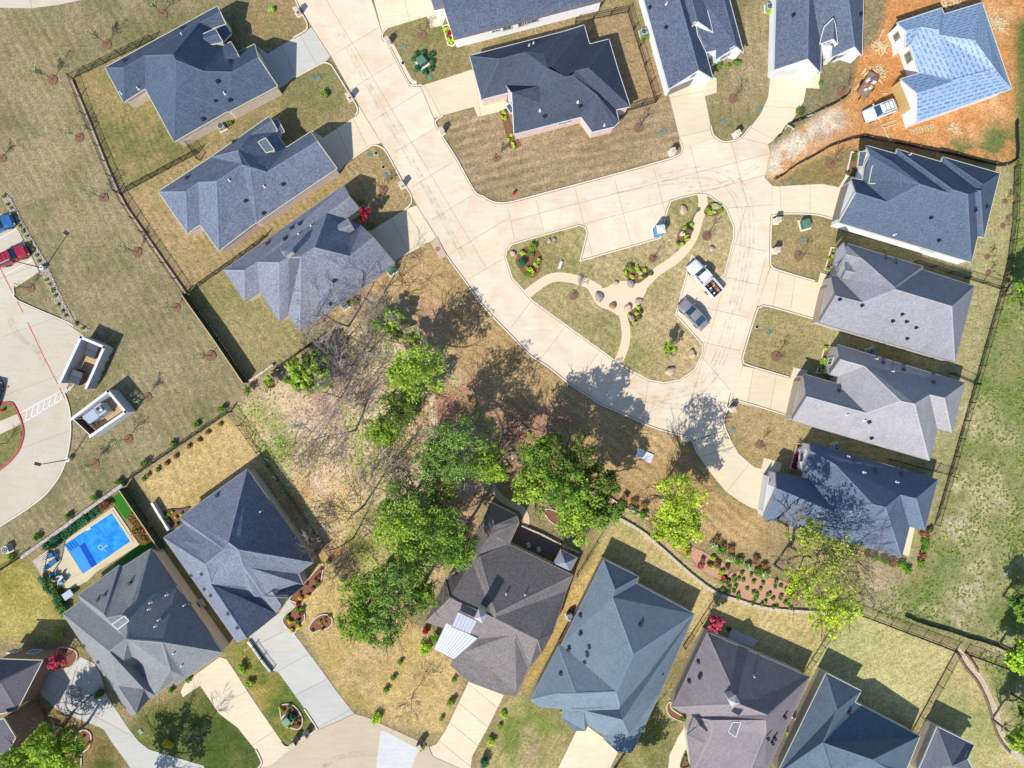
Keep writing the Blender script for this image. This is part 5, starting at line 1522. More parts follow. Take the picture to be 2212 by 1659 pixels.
# saplings in mulch rings: one built, the rest copied
def make_sapling(seed, h=3.6, leaf=None):
    rng = random.Random(seed); root = empty("young_tree", (0, 0, 0))
    tm = MB(); tips = []
    tm.tube((0, 0, -0.1), (0.03, 0.02, h * 0.75), 0.045, 0.03, 6, False)
    cm = MB()
    for i in range(13):
        a = rng.random() * 6.28
        limb(cm, rng, Vector((0.01, 0.01, h * rng.uniform(0.35, 0.75))), Vector((math.cos(a), math.sin(a), 1.3)), h * rng.uniform(0.18, 0.3), 0.022, 1, 0.5, tips, 0.3, 4, 0.012)
    tm.build("trunk", M_TWIG_D, root)
    cr = cm.build("crown", M_TWIG_D, root)
    if leaf:
        nr = np.random.RandomState(seed)
        cl = [(t.x, t.y, t.z - 0.1, 0.28, 0.3) for t in rng.sample(tips, min(len(tips), 22))]
        link(bpy.data.objects.new("leaves", leaf_mesh("leaves", nr, cl, 260, 0.07, leaf, 0.5, 0.1)), cr)
    MB().disc((0, 0, -0.02), 0.62, 0.1, 18, 0.08, rng).build("mulch_ring", M_MULCH, root)
    return root
proto = [make_sapling(101, 3.6, 'silver'), make_sapling(102, 3.2, 'tan'), make_sapling(103, 3.9, 'silver'), make_sapling(104, 3.0, None)]
SAPS = [
    (0, 0, 925, 385, 0, "second young tree from the left along the top left fence"), (0, 0, 1405, 125, 2, "young tree just above the top left house roof"),
    (0, 0, 455, 690, 0, "young tree outside the corner of the top left fence"), (0, 0, 685, 1190, 2, "young tree outside the left yard fence, below its corner"),
    (0, 0, 20, 1370, 0, "young tree at the left edge of the meadow"), (1, 0, 895, 50, 2, "young tree outside the fence level with the middle left house"),
    (1, 0, 1185, 520, 0, "young tree in the meadow left of the middle left yard fence"), (1, 0, 1525, 1000, 2, "young tree at the top end of the dark board fence"),
    (1, 0, 1825, 1415, 3, "young tree left of the dark board fence middle"), (1, 0, 265, 830, 3, "young tree on the grass wedge of the parking lot"),
    (2, 0, 1275, 110, 0, "young tree right of the white bin enclosures"), (2, 0, 1110, 475, 2, "young tree below the compactor enclosure"),
    (2, 0, 820, 690, 0, "young tree right of the lower parking lamp"), (2, 0, 65, 510, 3, "young tree on the red kerbed parking island"),
    (0, 1, 1430, 305, 1, "young tree on the lawn below the white top edge house"), (0, 1, 2075, 1370, 1, "brown young tree on the large lawn of the dark slate house"),
    (0, 1, 1100, 1640, 1, "brown young tree on the lawn wedge above the chimney house drive"), (0, 2, 1095, 1105, 3, "young tree in front of the dark slate house right corner"),
    (0, 2, 1910, 855, 3, "young tree between the two white gabled houses"), (0, 3, 635, 790, 3, "young tree beside the curved drive and dirt"),
    (0, 3, 540, 1420, 3, "young tree below the silt fence"), (1, 2, 1680, 380, 3, "young tree near the top of the road island"),
    (1, 2, 1215, 575, 3, "young tree right of the parking bay notch on the island"), (1, 2, 530, 890, 0, "young tree on the left lawn of the island path"),
    (1, 3, 265, 550, 3, "young tree in front of the pale grey house, second of the right row"), (1, 3, 70, 1420, 3, "young tree in a white ring on the third right lawn"),
    (1, 3, 1895, 560, 1, "upper small tree behind the second house of the right row"), (1, 3, 1905, 695, 1, "lower small tree behind the second house of the right row"),
    (1, 3, 2030, 290, 1, "small tree behind the first house of the right row"), (1, 3, 2050, 80, 1, "topmost small tree behind the first house of the right row"),
    (2, 2, 2140, 520, 3, "young tree in a red ring in front of the lowest right house"),
]
first_used = set()
for i, (r, c, x, y, k, lab) in enumerate(SAPS):
    o = proto[k] if k not in first_used else copy_tree(proto[k])
    first_used.add(k)
    q = C(r, c, [(x, y)])[0]; rg = random.Random(i)
    o.location = D(*q) + Vector((0, 0, 0.11 if (r, c) == (1, 2) else 0)); o.rotation_euler = (0, 0, rg.random() * 6.28); s = rg.uniform(0.85, 1.12)
    if 'small tree behind' in lab:
        s = 0.6
    o.scale = (s, s, s)
    tag(o, lab, "young tree", "young trees in mulch rings")

# ------------------------------------------------------------------ shrubs
SHRUB_ME = {}
def shrub(x, y, r, pal, label, group, name="shrub", h=None, z=0.0, n=None):
    """round leafy shrub; meshes are shared between alike ones"""
    key = (pal, round(r, 1))
    if key not in SHRUB_ME:
        out = []
        for s in range(3):
            nr = np.random.RandomState(hash(key) % 1000 + s if False else int(r * 100) + len(pal) * 31 + s * 7); rg = random.Random(s + int(r * 50))
            cl = [(0, 0, r * 0.7, r * 0.62, r * 0.6)] + [(rg.uniform(-.5, .5) * r, rg.uniform(-.5, .5) * r, r * rg.uniform(.4, 1.0), r * 0.5, r * 0.45) for _ in range(6)]
            me_ = leaf_mesh("foliage", nr, cl, n or int(170 + 420 * r * r), 0.075 + 0.05 * r, pal, 0.55, 0.5)
            sm = MB()
            for _ in range(4):
                sm.tube((0, 0, -0.05), (rg.uniform(-.3, .3) * r, rg.uniform(-.3, .3) * r, r * 0.8), 0.03, 0.012, 5, False)
            out.append((me_, mesh_data("stem", sm.v, sm.f, M_TRUNK)))
        SHRUB_ME[key] = out
    rg = random.Random(int(x * 7 + y * 13)); me_, st = SHRUB_ME[key][rg.randrange(3)]
    p = D(x, y)
    root = empty(name, (p.x, p.y, z), rg.random() * 6.28); tag(root, label, "shrub", group)
    s = rg.uniform(0.92, 1.08); root.scale = (s, s, s * (h or 1.0))
    link(bpy.data.objects.new("foliage", me_), root); link(bpy.data.objects.new("stem", st), root)
    return root
ROW = [(1925, 215), (1710, 350), (1510, 505), (1270, 680), (1040, 840), (830, 975), (600, 1135), (340, 1320), (115, 1490)]
ORD = ["first", "second", "third", "fourth", "fifth", "sixth", "seventh", "eighth", "ninth"]
for i, p in enumerate(C(2, 0, ROW)):
    shrub(p[0], p[1], 0.6, 'shrub', "round green shrub outside the fence, %s from the wooded lot" % ORD[i], "round shrubs along the meadow fence", "round_shrub", 1.3)
SH = [
    (0, 0, 1985, 1080, .5, 'shrub', "round shrub beside the top left house air conditioner"), (0, 1, 148, 92, .55, 'lime', "bright round shrub on the top lawn by the first pillar mailbox"),
    (0, 1, 600, 830, .75, 'grass', "wispy green shrub beside the first left drive"), (0, 2, 1150, 335, .6, 'shrub', "green shrub by the air conditioner left of the white gabled house"),
    (0, 3, 10, 110, .75, 'lime', "bright shrub by the air conditioner of the right white gabled house"), (0, 3, 450, 730, .4, 'shrub', "round shrub at the end of the curved drive apron"),
    (0, 3, 500, 520, .8, 'shrub', "bushy shrub under the front window of the right white gabled house"), (0, 3, 265, 985, .8, 'dark', "round dark shrub beside the curved drive"),
    (0, 2, 1780, 585, .6, 'shrub', "left shrub in the bed of the left white gabled house"), (0, 2, 1850, 580, .5, 'grass', "middle shrub in the bed of the left white gabled house"), (0, 2, 1930, 555, .55, 'shrub', "right shrub in the bed of the left white gabled house"),
    (1, 1, 850, 950, .8, 'olive', "scrubby shrub by the chimney house side wall"), (1, 1, 905, 95, .5, 'shrub', "dark shrub by the front of the chimney house"), (1, 1, 1015, 295, .5, 'shrub', "round shrub beside the chimney house drive"),
    (3, 1, 1470, 620, 1.1, 'lime', "lime green bush beside the white metal awning"), (3, 1, 1475, 465, .7, 'red', "red leafed bush beside the white metal awning"), (3, 1, 1550, 520, .8, 'shrub', "dark green bush beneath the metal awning"),
    (3, 1, 1040, 1210, .9, 'lime', "lime bush at the edge of the cul-de-sac"), (3, 1, 1715, 885, .5, 'shrub', "shrub by the front corner of the brown-grey house"),
    (3, 1, 2135, 1190, .6, 'lime', "lime shrub right of the brown-grey house drive"), (3, 1, 2110, 1300, .5, 'bright', "second shrub right of the brown-grey house drive"), (3, 1, 2035, 1420, .8, 'lime', "largest lime shrub right of the brown-grey house drive"),
    (3, 1, 1980, 1590, 1.0, 'teal', "blue-green spiky shrub at the bottom edge"), (3, 1, 1250, 745, .5, 'shrub', "dark small conifer in the lawn, upper one"), (3, 1, 1190, 880, .5, 'shrub', "dark small conifer in the lawn, middle one"), (3, 1, 1130, 970, .5, 'shrub', "dark small conifer in the lawn, lower one"), (3, 1, 1690, 1090, .7, 'grass', "sparse green shrub left of the brown-grey house drive"),
    (3, 1, 1610, 1230, .5, 'grass', "sparse small shrub further left of the brown-grey house drive"),
    (3, 0, 1470, 1440, .9, 'gold', "golden round shrub on the bottom left lawn"), (3, 0, 530, 495, .7, 'bright', "light green shrub beside the grey roofed house"), (3, 0, 2110, 790, .9, 'bright', "feathery bright shrub between the two bottom left drives"), (3, 0, 2160, 930, .8, 'bright', "second feathery shrub between the two bottom left drives"),
    (2, 2, 140, 430, .35, 'lime', "tiny lime shrub in the brown mulch above the oak group"), (3, 2, 1860, 455, .5, 'dark', "dark shrub beside the pink blossom tree"),
    (3, 3, 180, 1340, .7, 'lime', "lime shrub between the taupe house and the teal one"), (3, 2, 430, 1175, .35, 'lime', "little green shrub at the front of the blue-grey house"), (3, 2, 1475, 1235, .5, 'shrub', "shrub in the bed beside the taupe house"),
    (3, 1, 1420, 1480, .6, 'grass', "low grassy shrub beside the dark pillar mailbox"), (3, 0, 1480, 985, .45, 'shrub', "round shrub by the entry of the grey roofed house"), (3, 0, 1640, 900, .5, 'bright', "long leafy shrub beside the grey house entry walk"), (3, 0, 870, 1000, .9, 'dark', "dark bush at the corner of the shaded drive"),
    (2, 3, 1400, 1240, .5, 'dark', "dark shrub behind the lowest right house corner"), (2, 1, 640, 1525, .5, 'dark', "dark shrub left of the lowest lot corner, upper"), (2, 1, 700, 1610, .4, 'shrub', "green shrub left of the lowest lot corner, lower"), (3, 1, 760, 35, .5, 'shrub', "green shrub just above the pine clump"),
]
for r, c, x, y, rad, pal, lab in SH:
    p = C(r, c, [(x, y)])[0]
    shrub(p[0], p[1], rad, pal, lab, None)
for i in range(9):      # row inside the fence behind the gold lawn
    p = C(2, 0, [(1905, 345), (1800, 420), (1725, 485), (1640, 540), (1525, 620), (1445, 680), (1370, 735), (1290, 780), (1250, 815)])[i]
    shrub(p[0], p[1], 0.4, 'bronze' if i < 6 else 'grass', "small reddish shrub inside the fence, %s from the wooded lot" % ORD[i], "little shrubs inside the fence")
# ------------------------------------------------------------------ planted beds
def bed(pts, label, border=None, mat=None, k=4, bw=0.16, name="planting_bed"):
    zt = 0.15 if "island" in label or "gravel court" in label else 0.06
    w = [(p.x, p.y) for p in wpts(smooth_line(pts, k, True) if k > 1 else pts)]
    root = empty(name, (0, 0, 0)); tag(root, label, "flower bed")
    MB().prism(w, -0.05, zt).build("mulch", mat or M_MULCH_D, root)
    if border:
        MB().ribbon(w, bw, -0.05, 0.15, True).build("edging", border, root)
    return root
rgb_ = random.Random(99)
def fill(pts, items, label, group, seed=1):
    """plants scattered inside a bed outline"""
    w = [Vector((p[0], p[1])) for p in pts]; rg = random.Random(seed)
    xs = [p.x for p in w]; ys = [p.y for p in w]; placed = []
    for n, r, pal in items:
        k = 0; tries = 0
        while k < n and tries < 600:
            tries += 1
            x = rg.uniform(min(xs), max(xs)); y = rg.uniform(min(ys), max(ys))
            if not inside2(w, x, y) or any((x - a) ** 2 + (y - b) ** 2 < ((r + q) / SD * 0.6) ** 2 for a, b, q in placed):
                continue
            placed.append((x, y, r)); k += 1
            shrub(x, y, r, pal, label, group, "bed_plant", z=0.12 if "island" in group or "court" in group or "lamp" in group else 0.05)
B1 = C(1, 2, [(40, 560), (90, 490), (170, 470), (230, 510), (260, 570), (245, 680), (180, 740), (110, 720), (60, 660), (30, 610)])
bed(B1, "round mulch bed with evergreens at the left end of the island")
fill(B1, [(1, .8, 'teal'), (1, .8, 'grass'), (5, .45, 'lime'), (2, .5, 'shrub')], "plant in the round bed at the left end of the island", "plants of the left island bed", 3)
B2 = C(1, 2, [(960, 690), (1010, 650), (1090, 640), (1180, 665), (1200, 700), (1150, 750), (1080, 790), (1000, 750)])
bed(B2, "mulch bed above the gravel court on the island")
fill(B2, [(1, .7, 'grass'), (6, .38, 'lime'), (2, .4, 'dark')], "plant in the bed above the gravel court", "plants of the court bed", 4)
B3 = C(1, 2, [(1430, 370), (1470, 300), (1540, 270), (1560, 330), (1530, 410), (1470, 470), (1430, 450)])
bed(B3, "leaf shaped bed around the lamp post on the island")
fill(B3, [(5, .38, 'lime'), (4, .35, 'dark')], "plant in the leaf shaped lamp post bed", "plants of the lamp bed", 5)
B4 = C(1, 2, [(1655, 170), (1700, 100), (1760, 85), (1830, 150), (1760, 205), (1680, 200)])
bed(B4, "small bed at the top tip of the island")
fill(B4, [(4, .42, 'lime'), (2, .35, 'shrub')], "plant in the bed at the top tip of the island", "plants of the top island bed", 6)
B5 = C(1, 2, [(1000, 1060), (1060, 1000), (1110, 985), (1130, 1020), (1100, 1090), (1040, 1160), (1010, 1130)])
bed(B5, "bed below the gravel court on the island")
fill(B5, [(4, .38, 'lime'), (3, .35, 'dark')], "plant in the bed below the gravel court", "plants of the lower court bed", 7)
B6 = C(3, 1, [(230, 380), (330, 270), (345, 230), (290, 200), (360, 110), (440, 40), (530, -60), (580, -100), (560, 60), (500, 140), (410, 220), (415, 310), (420, 380), (360, 450), (325, 490)])
bed(B6, "curvy front bed with yellow flowers beside the grey driveway", M_STONE)
fill(B6, [(5, .38, 'gold'), (5, .42, 'shrub'), (6, .3, 'brown'), (3, .35, 'red')], "plant in the curvy bed beside the grey driveway", "plants of the curvy front bed", 8)
B7 = C(3, 1, [(460, 450), (500, 380), (570, 335), (640, 345), (660, 400), (620, 450), (540, 470), (490, 488)])
bed(B7, "kidney shaped bed on the lawn below the wooded lot", M_STONE)
fill(B7, [(5, .28, 'tan'), (2, .3, 'brown')], "dry plant in the kidney shaped bed", "plants of the kidney bed", 9)
B8 = C(3, 1, [(210, 1130), (250, 1108), (320, 1115), (380, 1180), (405, 1260), (370, 1320), (300, 1310), (240, 1280), (215, 1200)])
bed(B8, "oval bed between the two bottom left drives", M_STONE)
fill(B8, [(1, .7, 'teal'), (5, .32, 'brown'), (3, .3, 'gold'), (3, .35, 'shrub')], "plant in the oval bed between the bottom left drives", "plants of the oval bed", 10)
B9 = C(3, 2, [(1800, 60), (1830, 0), (1950, -40), (2080, -30), (2211, 10), (2400, 80), (2411, 290), (2211, 270), (2050, 235), (1900, 180), (1810, 120)])
bed(B9, "large mulch bed with rows of small plants above the stone edging", None, plain("pink_mulch", col(206, 156, 130), 1.0, 0, 0.3, 9))
fill(B9, [(46, .3, 'shrub')], "small green plant in the large mulch bed above the stone edging", "plants of the large mulch bed", 11)
B10 = C(2, 2, [(1330, 1370), (1480, 1370), (1600, 1420), (1720, 1480), (1860, 1570), (1840, 1680), (1700, 1640), (1580, 1530), (1500, 1450), (1360, 1420)])
bed(B10, "long mulch bed with crimson shrubs beside the iron fence", None, plain('pink_mulch', col(206, 156, 130), 1.0, 0, 0.3, 9))
fill(B10, [(7, .5, 'bronze'), (2, .5, 'pink'), (5, .45, 'lime')], "shrub in the long crimson bed by the iron fence", "shrubs of the crimson bed", 12)
for i, (x, y) in enumerate(((1475, 1400), (1455, 1402), (1485, 1440), (1800, 1650))):
    p = C(2, 2, [(x, y)])[0]
    shrub(p[0], p[1], .4, 'gold', "yellow flowering shrub by the crimson bed, %s from the left" % ("second", "first", "third", "fourth")[i], "yellow shrubs by the crimson bed")
HED = C(2, 2, [(950, 1040), (1040, 1085), (1130, 1120), (1730, 1390), (1800, 1440), (1880, 1490), (1950, 1530), (2030, 1570), (2110, 1610), (2190, 1640)])
for i, p in enumerate(HED):
    shrub(p[0], p[1], .8, 'silver' if i % 2 else 'shrub', "silvery hedge shrub along the oak side fence line", "hedge shrubs along the fence line")
for i, p in enumerate(C(2, 2, [(980, 960), (1060, 1010), (1140, 1040), (1760, 1340), (1820, 1390), (1880, 1420), (2100, 1520), (2170, 1560)])):
    shrub(p[0], p[1], .6, 'bronze', "reddish brown hedge shrub behind the fence line", "brown hedge shrubs behind the fence line")
for i, p in enumerate(C(2, 3, [(850, 1470), (920, 1490), (990, 1510), (1060, 1540), (1130, 1560), (1190, 1600), (1330, 1290), (1345, 1350), (1340, 1420), (1320, 1480), (1300, 1540), (700, 1440), (740, 1430)])):
    shrub(p[0], p[1], .7, 'shrub' if i % 3 else 'brown', "hedge shrub at the back of the lowest right house", "hedge shrubs behind the lowest right house")
B11 = C(0, 1, [(1615, 230), (1660, 215), (1720, 380), (1700, 400), (1660, 390)])
bed(B11, "narrow bed at the corner of the white top edge house", M_CURB, k=1)
fill(B11, [(6, .32, 'lime'), (1, .4, 'red')], "plant in the narrow bed of the white top edge house", "plants of the white house bed", 13)
B12 = C(0, 1, [(2105, 960), (2165, 940), (2211, 1080), (2290, 1260), (2240, 1290), (2190, 1280)])
bed(B12, "narrow bed at the front of the dark slate house", k=1)
fill(B12, [(8, .28, 'lime')], "small plant in the bed of the dark slate house", "plants of the slate house bed", 14)
B13 = C(1, 3, [(545, 480), (600, 490), (540, 680), (490, 670)])
bed(B13, "bed below the front window of the pale grey house", M_CURB, k=1)
fill(B13, [(6, .35, 'bright')], "plant below the pale grey house front window", "plants of the pale grey house bed", 15)
B14 = C(1, 3, [(490, 1340), (570, 1330), (500, 1570), (420, 1560)])
bed(B14, "bed at the front of the lightest roofed house", M_CURB, k=1)
fill(B14, [(8, .42, 'lime'), (3, .4, 'bright')], "bright plant in the bed of the lightest roofed house", "plants of the lightest house bed", 16)
B15 = C(0, 3, [(720, 1315), (780, 1330), (760, 1540), (672, 1520)])
bed(B15, "bed at the front of the blue-slate house", M_CURB, k=1)
fill(B15, [(6, .35, 'dark')], "plant in the bed of the blue-slate house", "plants of the blue-slate house bed", 17)
B16 = C(2, 3, [(250, 510), (370, 530), (290, 740), (190, 725)])
bed(B16, "bed with magenta flowers before the lowest right house", M_PWALL, k=1)
for i, p in enumerate(C(2, 3, [(265, 600), (255, 630), (245, 660), (235, 690), (270, 625), (250, 700), (225, 715), (262, 650)])):
    shrub(p[0], p[1], .45, 'magenta', "magenta flowering shrub before the lowest right house", "magenta flowers", z=0.05)
p = C(2, 3, [(285, 545)])[0]; shrub(p[0], p[1], .45, 'dark', "dark fern at the top of the magenta flower bed", None)
B17 = C(2, 0, [(1420, 1110), (1470, 1085), (1560, 1080), (1640, 1065), (1560, 1150), (1570, 1200), (1500, 1240), (1470, 1200)])
bed(B17, "mulch bed behind the navy roofed house", M_BOARD)
fill(B17, [(4, .35, 'gold'), (3, .35, 'shrub')], "plant in the bed behind the navy roofed house", "plants of the navy house back bed", 18)
B18 = C(3, 2, [(1340, 1110), (1370, 1090), (1380, 1150), (1500, 1230), (1480, 1260), (1380, 1220), (1340, 1170)])
bed(B18, "curved dark bed at the corner of the taupe house", M_STONE)
B19 = C(3, 2, [(1560, 1420), (1620, 1440), (1560, 1600), (1500, 1650), (1460, 1640), (1500, 1540)])
bed(B19, "dark bed beside the taupe house front walk", plain("green_bed", col(70, 84, 46), 1, 0, 0.3))
fill(B19, [(5, .4, 'dark')], "dark plant beside the taupe house front walk", "plants of the taupe house bed", 19)
B20 = C(3, 0, [(680, 1360), (740, 1330), (790, 1380), (770, 1480), (710, 1540), (700, 1659), (640, 1659), (640, 1500)])
bed(B20, "dark curving bed right of the vivid green tree", M_STONE)
fill(B20, [(5, .35, 'brown')], "brown plant in the dark curving bed", "plants of the dark curving bed", 20)
B21 = C(2, 2, [(270, 1090), (330, 1080), (420, 1120), (510, 1190), (480, 1215), (380, 1215), (310, 1160)])
bed(B21, "pinkish mulch bed under the big oak group", M_STONE)
bed(C(3, 0, [(420, 690), (520, 620), (640, 640), (670, 700), (620, 780), (520, 800), (450, 780)]), "round bed under the magenta blossom tree", M_PWALL)
HB = C(0, 1, [(1370, 520), (1400, 480), (1450, 465), (1510, 490), (1535, 540), (1515, 600), (1460, 630), (1400, 610)])
for i, p in enumerate(HB):
    shrub(p[0], p[1], .55, 'teal', "dark holly shrub ringing the green transformer box", "holly ring shrubs")

# gravel strip with tufts along the parking lot
GR = C(1, 0, [(0, 20), (40, 0), (100, 60), (170, 200), (280, 400), (400, 600), (440, 700), (500, 830), (560, 950), (640, 1110), (780, 1190), (740, 1215), (600, 1150), (540, 1100), (490, 980), (420, 830), (350, 690), (280, 540), (190, 370), (120, 250), (60, 130)])
gp = [(p.x, p.y) for p in wpts(GR)]
struct(MB().prism(gp, -0.05, 0.04).build("gravel_strip", plain("gravel_bed", col(176, 160, 142), 1, 0, 0.35, 14)))
rk = MB(); rg = random.Random(5); GV = [Vector(p) for p in gp]
xs = [p[0] for p in gp]; ys = [p[1] for p in gp]
for _ in range(5200):
    x, y = rg.uniform(min(xs), max(xs)), rg.uniform(min(ys), max(ys))
    if inside2(GV, x, y):
        s = rg.uniform(0.07, 0.2)
        rk.taper((x, y, 0.0), (s * 1.5, s), (s * 0.8, s * 0.6), s * 0.7, rg.random() * 3)
stuff(rk.build("gravel", plain("gravel_stones", col(200, 188, 172), 1, 0, 0.4, 3)), "pale loose stones in the planting strip along the parking lot", "gravel")
tuft = C(1, 0, [(40, 40), (70, 110), (100, 140), (130, 190), (180, 300), (210, 340), (235, 385), (265, 440), (290, 500), (320, 550), (340, 600), (375, 640), (410, 760), (435, 800), (460, 850), (480, 900), (510, 980), (545, 1030), (570, 1070), (660, 1140), (720, 1180)])
for p in tuft:
    shrub(p[0], p[1], .3, 'grass', "grassy tuft in the gravel strip along the parking lot", "tufts of the gravel strip")
tuft = C(1, 0, [(950, 1420), (930, 1470), (915, 1500), (890, 1560), (865, 1590), (850, 1640), (990, 1330)])
for p in tuft:
    shrub(p[0], p[1], .35, 'shrub', "grassy tuft behind the bin enclosure wall", "tufts behind the bin enclosure")

# weeds and brush: nobody could count them
def scatter_tufts(name, polys, n, size, pal, label, seed, z=0.0, dens=None):
    nr = np.random.RandomState(seed); cl = []
    W = [[Vector((p.x, p.y)) for p in wpts(q)] for q in polys]
    rg = random.Random(seed)
    ar = [abs(area2(w)) for w in W]
    while len(cl) < n:
        w = rg.choices(W, ar)[0]
        x = rg.uniform(min(p.x for p in w), max(p.x for p in w)); y = rg.uniform(min(p.y for p in w), max(p.y for p in w))
        if not inside2(w, x, y):
            continue
        if dens is not None and rg.random() > np.clip((samp(dens, np.array([x]), np.array([y]))[0] - 0.42) * 6, 0.03, 1):
            continue
        cl.append((x, y, z + size, size * rg.uniform(0.8, 2.2), size * 1.2))
    me_ = leaf_mesh(name, nr, cl, n * 7, size, pal, 0.3, 0.2, 0.9)
    return stuff(link(bpy.data.objects.new(name, me_)), label, "weeds")
scatter_tufts("field_weeds", [FIELD], 3600, 0.1, 'grass', "low green weeds over the bare field on the right", 3, dens=N_C)
scatter_tufts("lot_weeds", [LOT], 3400, 0.09, 'lime', "low green weeds on the floor of the wooded lot", 5, dens=N_B2)
scatter_tufts("leaf_litter", [LOT], 1800, 0.09, 'tan', "dry leaves and sticks on the floor of the wooded lot", 6)
# tangled brush of bare twigs
tw = MB(); rg = random.Random(77)
for cx, cy, rr, n in ((745, 830, 42, 110), (755, 770, 46, 110), (820, 680, 26, 50), (700, 705, 22, 36), (850, 1010, 40, 160), (700, 960, 50, 120), (780, 860, 30, 120), (960, 1060, 30, 80), (1100, 960, 20, 60), (640, 1000, 50, 60), (740, 1220, 26, 70)):
    for _ in range(n):
        a = D(cx + rg.gauss(0, rr * 0.6), cy + rg.gauss(0, rr * 0.6)); h = rg.uniform(0.5, 3.4)
        b = a + Vector((rg.uniform(-1, 1), rg.uniform(-1, 1), h)); c = b + Vector((rg.uniform(-.9, .9), rg.uniform(-.9, .9), rg.uniform(0, .9)))
        tw.tube(a, b, 0.03, 0.02, 3, False); tw.tube(b, c, 0.02, 0.012, 3, False)
stuff(tw.build("brush", M_TWIG), "grey tangle of bare brush in the wooded lot", "brush")
hd = MB()
# ditch
dt = C(3, 3, [(1630, 640), (1700, 730), (1830, 900), (1900, 1040), (1960, 1180), (1995, 1320), (2050, 1450), (2120, 1530), (2230, 1600)])
struct(MB().ribbon([(p.x, p.y) for p in wpts(smooth_line(dt, 4))], 1.1, -0.06, 0.02).build("ditch", plain("ditch_stone", col(208, 190, 162), 1, 0, 0.35, 4)))
low_wall(C(3, 3, [(1622, 650), (1700, 790), (1800, 910), (1870, 1040), (1920, 1180), (1960, 1330), (2020, 1450), (2090, 1530)]), 0.22, 0.3, plain("brown_edge", col(140, 114, 88), 1, 0, 0.3), "dark brown edging beside the eroded ditch in the bottom right", "edging")
low_wall(C(3, 3, [(1700, 660), (1760, 740), (1815, 830)]), 0.16, 0.3, plain("brown_edge", col(140, 114, 88), 1, 0, 0.3), "short dark edging at the head of the eroded ditch", "edging")

# ------------------------------------------------------------------ small street things
W_MB = brick("mail_brick", (240, 226, 218), (222, 200, 192), (244, 236, 228))
def mailbox(x, y, rz, label, mat=None):
    root = empty("pillar_mailbox", D(x, y), rz); tag(root, label, "mailbox", "brick pillar mailboxes")
    m = MB().box((0, 0, 0.68), (0.62, 0.62, 1.5)).build("pillar", mat or W_MB, root); uv_planar(m.data)
    MB().taper((0, 0, 1.43), (0.74, 0.74), (0.6, 0.6), 0.1).build("cap", M_STONE, root)
    MB().box((0.31, 0, 1.05), (0.05, 0.26, 0.3)).build("letter_door", M_VENT, root)
    MB().box((0, 0, 0.05), (0.85, 0.85, 0.12)).build("base", M_CURB, root)
for x, y, rz, l in ((646, 31, -1, "brick pillar mailbox at the top left drive"), (839, 95, 2.1, "brick pillar mailbox on the lawn below the white top edge house"), (757, 213, -1, "brick pillar mailbox at the second left drive"),
                    (870, 402, -1, "brick pillar mailbox at the chimney house drive"), (955, 287, 2.1, "brick pillar mailbox left of the dark slate house lawn"), (1450, 331, 0.3, "brick pillar mailbox at the lower right of the large lawn"),
                    (1588, 293, 0.4, "brick pillar mailbox between the two white house drives"), (1675, 479, 0, "brick pillar mailbox below the first right drive"), (1673, 543, 0, "brick pillar mailbox above the second right drive"),
                    (1578, 884, 0.4, "brick pillar mailbox below the third right drive"), (1479, 947, 0.4, "brick pillar mailbox at the lowest right drive"), (663, 1584, 0.6, "grey pillar mailbox right of the pair at the cul-de-sac"),
                    (639, 1599, 0.6, "dark pillar mailbox left of the pair at the cul-de-sac"), (908, 1604, 0.5, "dark pillar mailbox beside the tan cul-de-sac drive")):
    mailbox(x, y, rz, l, W_BROWN if 'dark pillar' in l else W_GREY if 'grey pillar' in l else None)
def ac_unit(x, y, rz, label):
    root = empty("air_conditioner", D(x, y), rz); tag(root, label, "air conditioner", "air conditioner units")
    MB().box((0, 0, 0.05), (1.15, 1.15, 0.12)).build("pad", M_CURB, root)
    MB().box((0, 0, 0.5), (0.85, 0.85, 0.8)).build("case", plain("ac_grey", col(176, 182, 188), 0.5), root)
    f = MB().disc((0, 0, 0.9), 0.34, 0.03, 18).build("fan_grille", M_VENT, root)
    m = MB()
    for i in range(5):
        m.box((0, 0, 0.94), (0.5, 0.1, 0.02), i * math.pi / 5)
    m.build("fan_blade", M_METAL, f)
for x, y, rz, l in ((481, 276, .5, "air conditioner beside the top left house wall"), (1389, 74, .3, "air conditioner left of the left white gabled house"), (1659, 20, 0, "air conditioner left of the right white gabled house"),
                    (1878, 760, .3, "air conditioner behind the lightest roofed house"), (1802, 964, .3, "air conditioner behind the lowest right house"), (1231, 1329, .5, "air conditioner left of the blue-grey house"),
                    (432, 1305, .6, "air conditioner between the pool house and the navy roofed house"), (1719, 1549, .5, "air conditioner between the taupe house and the teal one"), (746, 661, .6, "air conditioner by the chimney house side wall"), (20, 1185, .4, "air conditioner on a pad left of the pergola")):
    ac_unit(x, y, rz, l)
def lid(x, y, label, w=0.55, c=None, round_=False):
    root = empty("utility_cover", D(x, y), (x * 7) % 3); tag(root, label, "utility cover", "green utility covers")
    m = c or M_GREENBOX
    if round_:
        MB().disc((0, 0, 0), w / 2, 0.1, 14).build("lid", m, root); MB().disc((0, 0, 0), w / 2 + 0.06, 0.07, 14).build("collar", M_CURB, root)
    else:
        MB().taper((0, 0, 0), (w, w * 0.75), (w * 0.92, w * 0.68), 0.1).build("lid", m, root); MB().box((0, 0, 0.03), (w + 0.1, w * 0.75 + 0.1, 0.08)).build("collar", M_TRIM_G, root)
